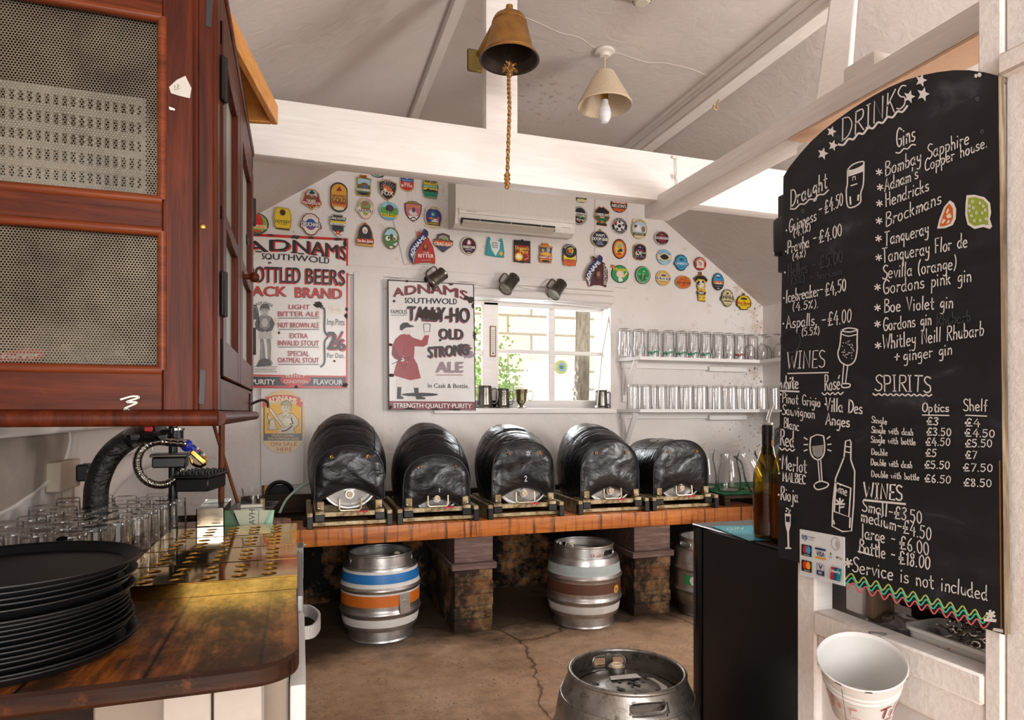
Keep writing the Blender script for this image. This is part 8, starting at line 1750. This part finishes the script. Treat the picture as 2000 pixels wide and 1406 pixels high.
for t, p, q in (('£3', (1810, 829), (1832, 830)), ('£3.50', (1810, 850), (1857, 851)), ('£4.50', (1808, 870), (1855, 870)), ('£5', (1808, 891), (1828, 892)), ('£5.50', (1806, 914), (1854, 916)), ('£6.50', (1806, 941), (1856, 944)), ('£4', (1885, 832), (1914, 833)), ('£4.50', (1885, 852), (1942, 854)), ('£5.50', (1885, 873), (1937, 873)), ('£7', (1886, 895), (1908, 896)), ('£7.50', (1882, 920), (1938, 921)), ('£8.50', (1882, 949), (1936, 951))): hand(A, t, p, q, 14.5, CW, 2.6, .3)
A.build('spirit_list', k, oo)
A = Art(pl)
hand(A, 'WINES', (1688, 972), (1762, 977), 29, CW, 4.2); A.line([b1(412, 783), b1(588, 800)], 4, CW)
for t, p, q, h in (('Small-£3.50', (1684, 998), (1800, 1023), 24), ('medium-£4.50', (1682, 1017), (1818, 1056), 25), ('large -', (1684, 1050), (1748, 1066), 27), ('£6.00', (1757, 1071), (1814, 1085), 25), ('Bottle -', (1678, 1079), (1748, 1096), 27), ('£18.00', (1756, 1100), (1816, 1112), 25)): hand(A, t, p, q, h, CW, 3.0)
A.line([b1(387, 1003), b1(440, 1018)], 3, CW); hand(A, 'Service is not included', (1665, 1116), (1928, 1172), 29, CW, 3.0); ast(A, b1(343, 1052), 3.6, 8); ast(A, b1(955, 1275), 5, 8); A.line([b1(930, 1296), b1(975, 1300)], 6, CW); A.build('wine_prices', k, oo)
A = Art(pl)
for j, (m, off) in enumerate((('#b5c46a', 0), ('#3fc9a4', 18), ('#d8696e', 40))):
    P = []
    for i in range(24):
        u = 332 + i * 26.5; v = 1108 + i * 26.5 * .29 + off; P.append(b1(u + (4 * j), v + (-17 if i % 2 else 15)))
    A.line(P, 3.0, paint(m, .9), True)
A.build('zigzag_border', k, oo)
A = Art(pl)
L = lambda pts, w=2.4, c=False, s=True, m=None, f=a1: A.line([f(x, y) for x, y in pts], w, m or CW, s, c)
# pint glass
L([(404, 552), (404, 620), (398, 660), (405, 735), (435, 740), (470, 715), (472, 670), (485, 620), (488, 515)], 2.6); L([(404, 552), (430, 525), (470, 510), (488, 512), (480, 530), (440, 550), (404, 555)], 2.4, True); A.poly([a1(x, y) for x, y in ((408, 558), (440, 552), (485, 530), (484, 560), (450, 572), (410, 586))], CW); hand(A, 'n', a1(428, 606), a1(446, 600), 14, CW, 2); L([(422, 632), (452, 622)], 2.4, s=False); L([(418, 690), (420, 725)], 3.4, s=False); L([(460, 680), (458, 705)], 3.4, s=False)
# stemmed beer glass with bubbles
f = b1; L([(315, 55), (308, 120), (300, 155), (312, 190), (345, 205), (372, 185), (382, 140), (382, 100), (384, 52)], 2.6, f=f); L([(315, 55), (345, 45), (384, 52), (350, 62), (315, 57)], 2.4, True, f=f); L([(318, 72), (345, 80), (382, 72)], 2, f=f); L([(325, 205), (318, 285)], 2.2, s=False, f=f); L([(342, 205), (332, 285)], 2.2, s=False, f=f); L([(318, 285), (350, 285), (348, 298), (320, 300)], 2.6, True, f=f)
rnd = random.Random(6)
for i in range(30): p = b1(rnd.uniform(318, 370), rnd.uniform(92, 178)); A.oval(p[0], p[1], 1.0, 1.2, CW, 8)
# wine glass with rays
L([(183, 515), (180, 560), (190, 595), (215, 610), (238, 590), (243, 550), (238, 508)], 2.8, f=f); L([(183, 515), (210, 503), (238, 508)], 2.2, f=f); A.poly([b1(x, y) for x, y in ((187, 552), (238, 546), (234, 590), (214, 602), (194, 590))], CG); L([(214, 612), (222, 705)], 2.2, s=False, f=f); L([(226, 612), (232, 700)], 2.2, s=False, f=f); L([(200, 715), (225, 702), (258, 712), (250, 728), (215, 738), (200, 728)], 2.6, True, f=f)
for s_ in (((155, 515), (168, 523)), ((155, 545), (170, 545)), ((155, 572), (168, 567)), ((253, 520), (266, 510)), ((256, 545), (270, 543)), ((256, 567), (270, 572))): L(s_, 2.4, s=False, f=f)
# wine bottle
L([(326, 600), (333, 530), (352, 525), (356, 535), (355, 610), (372, 660), (368, 790), (358, 915), (320, 918), (275, 895), (278, 800), (290, 690), (326, 600)], 2.8, s=False, f=f); L([(330, 552), (355, 556)], 2.2, s=False, f=f); L([(328, 575), (354, 580)], 2.2, s=False, f=f)
L([(291, 708), (355, 732), (347, 855), (284, 832)], 3.2, True, False, f=f); hand(A, 'wine', b1(292, 748), b1(338, 765), 20, CW, 2.2)
for g in (-90, -45, 0, 180, 225): c_ = Vector(b1(308, 800)); A.line([(c_.x, c_.y), (c_.x + 9 * math.cos(math.radians(g)), c_.y + 11 * math.sin(math.radians(g)))], 3.4, CW)
L([(308, 800), (306, 835)], 2, s=False, f=f); L([(305, 815), (325, 812)], 3, s=False, f=f); L([(280, 870), (284, 885)], 3, s=False, f=f); L([(352, 860), (350, 900)], 3, s=False, f=f)
# flute with bubbles
A.poly([b1(x, y) for x, y in ((72, 840), (98, 842), (97, 890), (90, 920), (92, 985), (100, 988), (100, 993), (74, 992), (74, 986), (84, 985), (82, 920), (74, 890))], CW); A.poly([b1(x, y) for x, y in ((76, 852), (94, 853), (94, 878), (77, 876))], board_black())
for p in ((78, 830), (86, 822), (94, 828), (80, 818), (90, 836)): q = b1(*p); A.oval(q[0], q[1], 1.6, 1.9, CW, 8)
# grey round mark where something stood
A.ring(*b1(96, 100), 20, 23, 1.2, CD); 
A.build('chalk_drawing', k, oo)
A = Art(pl); 
A.poly([a1(x, y) for x, y in ((925, 706), (945, 720), (957, 750), (955, 800), (940, 832), (900, 848), (860, 850), (872, 800), (895, 740))], paint('#ddd8d3', .9)); org = paint('#c8601c', .8); A.poly([a1(x, y) for x, y in ((922, 722), (940, 745), (942, 795), (928, 825), (895, 838), (872, 838), (885, 795), (905, 740))], org)
for P in (((915, 745), (922, 755), (912, 775), (905, 770)), ((905, 785), (925, 770), (935, 790), (915, 800)), ((890, 800), (905, 805), (890, 825), (882, 822)), ((912, 810), (925, 805), (922, 820), (908, 826))): A.poly([a1(x, y) for x, y in P], paint('#e4d5c6', .9))
A.poly([a1(x, y) for x, y in ((1010, 680), (1050, 678), (1100, 690), (1130, 720), (1135, 770), (1128, 800), (1140, 840), (1128, 852), (1095, 842), (1050, 852), (1015, 830), (1003, 780), (1005, 720))], paint('#ddd8d3', .9)); A.poly([a1(x, y) for x, y in ((1018, 694), (1055, 690), (1096, 702), (1118, 728), (1122, 775), (1118, 805), (1122, 832), (1092, 828), (1050, 838), (1022, 818), (1014, 770))], paint('#93a33c', .9))
for x, y in ((1040, 712), (1025, 735), (1045, 745), (1078, 720), (1095, 735), (1060, 770), (1035, 785), (1090, 770), (1110, 800), (1050, 810), (1080, 808), (1025, 760), (1105, 756)): p = a1(x, y); A.oval(p[0], p[1], 2.6, 3, paint('#e4e0da', .9), 10); A.oval(p[0] + .4, p[1], .9, 1.1, INK, 8)
A.build('fruit_drawing', k, oo)
A = Art(pl); [A.oval(u, v, a, b_, CW, 12) for u, v, a, b_ in ((1906, 148, 3, 4), (1913, 146, 4, 4.5))]; A.build('paint_chip', k, oo)
for u, v in ((1909, 193), (1918, 257), (1568, 412)): A = Art(pl); A.ring(u, v, 3.2, 3.8, 1, paint('#77736c')); A.build('screw', k, oo)
A = Art(pl)
A.poly([(1941, 1226), (1959, 1229), (1959, 1236), (1938, 1231)], paint('#cfcac4')); A.line([(1952.5, 900), (1955.5, 1228)], 2.4, paint('#8f5e2a', .8)); A.build('chipped_edge', k, oo)
# card payment sign
kk = thing('payment_sign', 'white card payment sign with logos stuck on the lower left of the chalkboard', 'sign', pl(1650, 1145, .002)); oo = kk.location.copy()
c4 = lambda s, t: tuple((Vector((1562, 1033)) * (1 - s) + Vector((1649, 1049)) * s) * (1 - t) + (Vector((1562, 1122)) * (1 - s) + Vector((1650, 1145)) * s) * t)
b = MB(False); b.prism([pl(*c4(s, t), .002) for s, t in ((0, 0), (1, 0), (1, 1), (0, 1))], (1, 0, 0), .0015, paint('#e0e2e4', .35)); b.build('card', kk, oo)
A = Art(lambda s, t, off: pl(*c4(s, t), .0022 + off)); T = lambda t, s0, s1, v, h, m, bo=.02: A.text(t, (s0, v), (s1, v), h, m, bo)
nv = paint('#1f2b5c', .4); T('E\u00a0O', .05, .17, .20, .09, nv); A.ring(.115, .175, .035, .06, .012, paint('#3a66b0', .4), 18); T('PAYMENTS', .19, .35, .155, .035, nv, 0); T('INTERNATIONAL', .19, .33, .20, .02, nv, 0)
for i in range(3): A.ring(.79 - .0, .17, .025 + i * .022, .035 + i * .03, .008, paint('#555a60', .4), 14, -60, 60)
A.ring(.80, .17, .095, .13, .008, paint('#555a60', .4), 28)
for t0, c_1, c_2 in ((.32, '#c8252d', '#3a9fd8'), (.66, '#d8321f', '#e8a32c')):
    A.poly([(.04, t0), (.265, t0), (.265, t0 + .24), (.04, t0 + .24)], INK); A.oval(.12, t0 + .10, .05, .085, paint(c_1, .4)); A.oval(.19, t0 + .10, .05, .085, paint(c_2, .4)); T('maestro' if t0 < .5 else 'mastercard', .09, .22, t0 + .225, .03, paint('#e6e6e6', .4), 0)
A.poly([(.34, .33), (.58, .33), (.58, .37), (.34, .37)], nv); A.poly([(.34, .52), (.58, .52), (.58, .56), (.34, .56)], paint('#d9a02c', .4)); T('VISA', .37, .555, .50, .10, nv)
A.line([(.38, .66), (.54, .66), (.54, .91), (.38, .91)], .01, nv, False, True); T('V', .415, .505, .77, .09, nv, .04); A.poly([(.385, .80), (.535, .80), (.535, .90), (.385, .90)], nv); T('PAY', .42, .50, .875, .05, paint('#e6e6e6', .4))
A.oval(.69, .40, .018, .03, paint('#3a9a4a', .4)); T('pay', .66, .72, .485, .05, paint('#555a60', .4), 0); A.oval(.83, .445, .014, .026, INK); T('Pay', .855, .95, .475, .055, INK, 0)
for i, c_ in enumerate(('#b8252d', '#1f4f8c', '#178a86')): A.poly([(.70 + i * .07, .66), (.79 + i * .07, .66), (.76 + i * .07, .93), (.67 + i * .07, .93)], paint(c_, .4))
T('UnionPay', .69, .90, .77, .06, paint('#f0f0f0', .4)); A.build('logos', kk, oo)
# small black gadget behind the board edge
p = onX(1526, 462, XP + .09); k = thing('wall_speaker', 'small black speaker peeping out behind the left edge of the chalkboard', 'speaker', p); b = MB(); b.box(p - Vector((.02, .055, .05)), p + Vector((.02, .012, .045)), BLK(), .012, seg=3); b.build('body', k, p)
b = MB(); b.box(p + Vector((-.008, -.05, -.09)), p + Vector((.008, .004, .10)), BLK(), .002); b.build('bracket', k, p)

# hatch: plastic bag, white tub of keys ----------------------------------
LZ = .6553
p = onX(1745, 1290, 1.17); ob = crumple('plastic_bag', 'crumpled clear plastic bag lying in the hatch beside the white tub', 'bag', (1.155, 1.0, LZ), .06, bag_plastic(), 8, (.8, 1.3, .75))
ta, tb = onX(1765, 1300, XP + .06), onX(1935, 1340, XP + .06)
k = thing('plastic_tub', 'white plastic tub full of keys and clips in the hatch', 'tub', (1.15, (ta.y + tb.y) / 2, LZ)); oo = k.location.copy()
def rr(x0, x1, y0, y1, r, z, n=6):
    P = []
    for cx_, cy_, g in ((x1 - r, y1 - r, 0), (x0 + r, y1 - r, 90), (x0 + r, y0 + r, 180), (x1 - r, y0 + r, 270)): P += [Vector((cx_ + r * math.cos(math.radians(g + i * 90 / n)), cy_ + r * math.sin(math.radians(g + i * 90 / n)), z)) for i in range(n + 1)]
    return P
tw = paint('#dcdad6', .35); tz = .733
Y0, Y1 = .752, ta.y; X0, X1 = XP + .058, XP + .165
lo, hi, ho, hi2, lo2 = rr(X0 + .008, X1 - .008, Y0 + .008, Y1 - .008, .02, LZ), rr(X0 + .001, X1 - .001, Y0 + .001, Y1 - .001, .022, tz - .008), rr(X0 - .004, X1 + .004, Y0 - .004, Y1 + .004, .025, tz - .007), rr(X0 - .004, X1 + .004, Y0 - .004, Y1 + .004, .025, tz), rr(X0 + .003, X1 - .003, Y0 + .003, Y1 - .003, .02, tz)
lo3 = rr(X0 + .010, X1 - .010, Y0 + .010, Y1 - .010, .018, LZ + .003); L_ = len(lo); b = MB()
for P, Q_ in ((lo, hi), (hi, ho), (ho, hi2), (hi2, lo2), (lo2, lo3)): b.add(P + Q_, [(i, (i + 1) % L_, L_ + (i + 1) % L_, L_ + i) for i in range(L_)], tw)
b.add(lo, [tuple(range(L_))[::-1]], tw); b.add(lo3, [tuple(range(L_))], tw); b.build('tub', k, oo)
A = Art(planeX(X0 + .003)); A.poly([(1801, 1262), (1872, 1280), (1872, 1306), (1801, 1288)], paint('#e6dfdc', .5)); A.text('CHOPPED', (1805, 1267), (1836, 1272), 9, INK); A.text('Peppers', (1806, 1277), (1848, 1290), 7, INK); A.rect(1851, 1264, 1855, 1268, paint('#c9302c'))
A.build('label', k, oo)
rnd = random.Random(21); km = chrome()
for i in range(46):
    q = Vector((rnd.uniform(X0 + .025, X1 - .02), rnd.uniform(Y0 + .03, Y1 - .055), LZ + rnd.uniform(.050, .094))); M4 = Matrix.Translation(q) @ Matrix.Rotation(rnd.uniform(0, 6.3), 4, 'Z') @ Matrix.Rotation(rnd.uniform(-.7, .7), 4, 'X') @ Matrix.Rotation(rnd.uniform(-.5, .5), 4, 'Y')
    b = MB(); m = km if rnd.random() < .7 else paint('#8d8575', .3, .9)
    if i % 6 == 0:
        b.torus((0, 0, 0), .012, .0013, m, 20, 6); nm, lb, ct = 'key_ring', 'split ring lying among the keys in the white tub', 'key ring'
    else:
        b.tube([(.007 * math.cos(g), .007 * math.sin(g), 0) for g in [j * math.pi / 7 for j in range(14)]], .0024, m, 6, closed=True); b.box((.007, -.0018, -.001), (.034, .0018, .001), m, .0004)
        for t_ in range(3): b.box((.022 + t_ * .004, .0015, -.001), (.0245 + t_ * .004, .004 + .001 * (t_ % 2), .001), m)
        nm, lb, ct = 'metal_key', 'metal key in the heap inside the white tub', 'key'
    ob = b.build(nm, None); ob.matrix_world = M4; tag(ob, lb, ct, 'keys heaped in the white tub' if ct == 'key' else 'rings among the keys')
# tip bucket ------------------------------------------------------------
D = 1.146; r = ray(1682, 1290); bx, by, bz1 = r.x * D, r.y * D, CZ + r.z * D; bh = .114
k = thing('tip_bucket', 'small white enamel bucket with red hand lettering hooked on the panel under the chalkboard', 'bucket', (bx, by, bz1 - bh)); bwm = paint('#dcdbd8', .35, 0, .08, 12)
b = MB(); R0, R1 = .049, .0695; rad = lambda z: R0 + (R1 - R0) * z / bh
pr = [(.0005, .003), (R0 - .002, .003), (R0, 0), (rad(.004), .004)] + [(rad(z) + (.0012 * math.sin((z - .068) / .022 * math.pi * 4) if .068 < z < .09 else 0), z) for z in [.004 + i * .109 / 44 for i in range(45)]] + [(R1 + .002, bh - .003), (R1 + .003, bh), (R1 + .001, bh + .002), (R1 - .001, bh)] + [(rad(z) - .0022, z) for z in (bh - .004, .09, .068, .03, .006)] + [(.0005, .005)]
b.lathe(pr, bwm, 72); b.build('body', k)
fa = math.atan2(-by, -bx)
A = Art(lambda u, v, off: ((rad(v) + .0016 + off) * math.cos(fa + u), (rad(v) + .0016 + off) * math.sin(fa + u), v), .0006); rr_, pk_ = paint('#8f2a26', .5), paint('#cf8a86', .5)
def bt(t, u0, u1, v, h, m):
    A.up(); P = HAND; pen = 0; tot = sum(float(HAND[c].split('|')[0]) + 3.2 for c in t) - 3.2
    for c in t:
        g = HAND[c].split('|')
        for st in g[1:]:
            Pt = [tuple(map(float, q.split(','))) for q in st.lstrip('!').split()]; A.line([(u0 + (u1 - u0) * (pen + x) / tot, v + h * y / 20) for x, y in Pt], .055 * 0 + .0034, m, up=False)
        pen += float(g[0]) + 3.2
class _: pass
def mark(pts, w, m):
    A.up(); vs = []; L = len(pts)
    for i, (u, v) in enumerate(pts):
        u2, v2 = pts[min(i + 1, L - 1)]; u1, v1 = pts[max(i - 1, 0)]; du, dv = (u2 - u1) * .065, v2 - v1; l = math.hypot(du, dv) or 1; nx, ny = -dv / l * w / 2, du / l * w / 2; vs += [A.p(u + nx / .065, v + ny, A.z), A.p(u - nx / .065, v - ny, A.z)]
    A.mb.add(vs, [(2 * i, 2 * i + 1, 2 * i + 3, 2 * i + 2) for i in range(L - 1)], m)
mark([(.50, .060), (.82, .064)], .0032, rr_); mark([(.66, .062), (.62, .036)], .0036, rr_); mark([(.86, .054), (.84, .036)], .003, rr_); mark([(.87, .060), (.87, .0615)], .003, rr_); mark([(1.02, .062), (.98, .036)], .003, rr_); mark([(1.02, .062), (1.15, .060), (1.15, .050), (1.02, .048)], .003, rr_)
mark([(.50, .026), (.95, .030)], .0025, rr_); mark([(.54, .017), (.98, .021)], .0025, rr_); mark([(.72, .008), (.98, .013)], .0025, rr_)
mark([(-1.05, .066), (-.62, .062)], .0030, pk_); mark([(-.84, .064), (-.84, .038)], .0060, pk_); mark([(-.58, .060), (-.58, .046)], .0060, pk_); mark([(-.30, .056), (-.1, .059)], .004, pk_); mark([(-.26, .056), (-.28, .042)], .002, pk_); mark([(-1.0, .036), (-.5, .024), (.0, .020)], .0012, pk_); mark([(-.3, .034), (.0, .036)], .0014, pk_)
mark([(-.42, .004), (-.42, .106)], .0009, INK); A.mb.smooth = True; tag(A.build('red_lettering', k), 'red hand painted lettering')
A = Art(lambda u, v, off: ((R1 + .0035 + off) * math.cos(fa + u), (R1 + .0035 + off) * math.sin(fa + u), v), .0006)
for u, w in ((-.50, .1), (.15, .09), (-1.2, .06), (1.2, .05)): A.mb.add([A.p(u + x, bh + y, 0) for x, y in ((-w, -.0015), (w, -.002), (w * .7, .0008), (-w * .6, .001))], [(0, 1, 2, 3)], INK)
A.build('rim_chip', k)
tl = Vector((by, -bx, 0)).normalized(); MT = Matrix.Rotation(math.radians(24), 3, tl)     # it hangs tipped towards the bar
if (MT @ Vector((0, 0, 1))).dot(Vector((bx, by, 0))) > 0: MT = Matrix.Rotation(math.radians(-24), 3, tl)
k.rotation_euler = MT.to_euler(); k.location = Vector((bx, by, bz1)) - MT @ Vector((0, 0, bh))
bpy.context.view_layer.update()
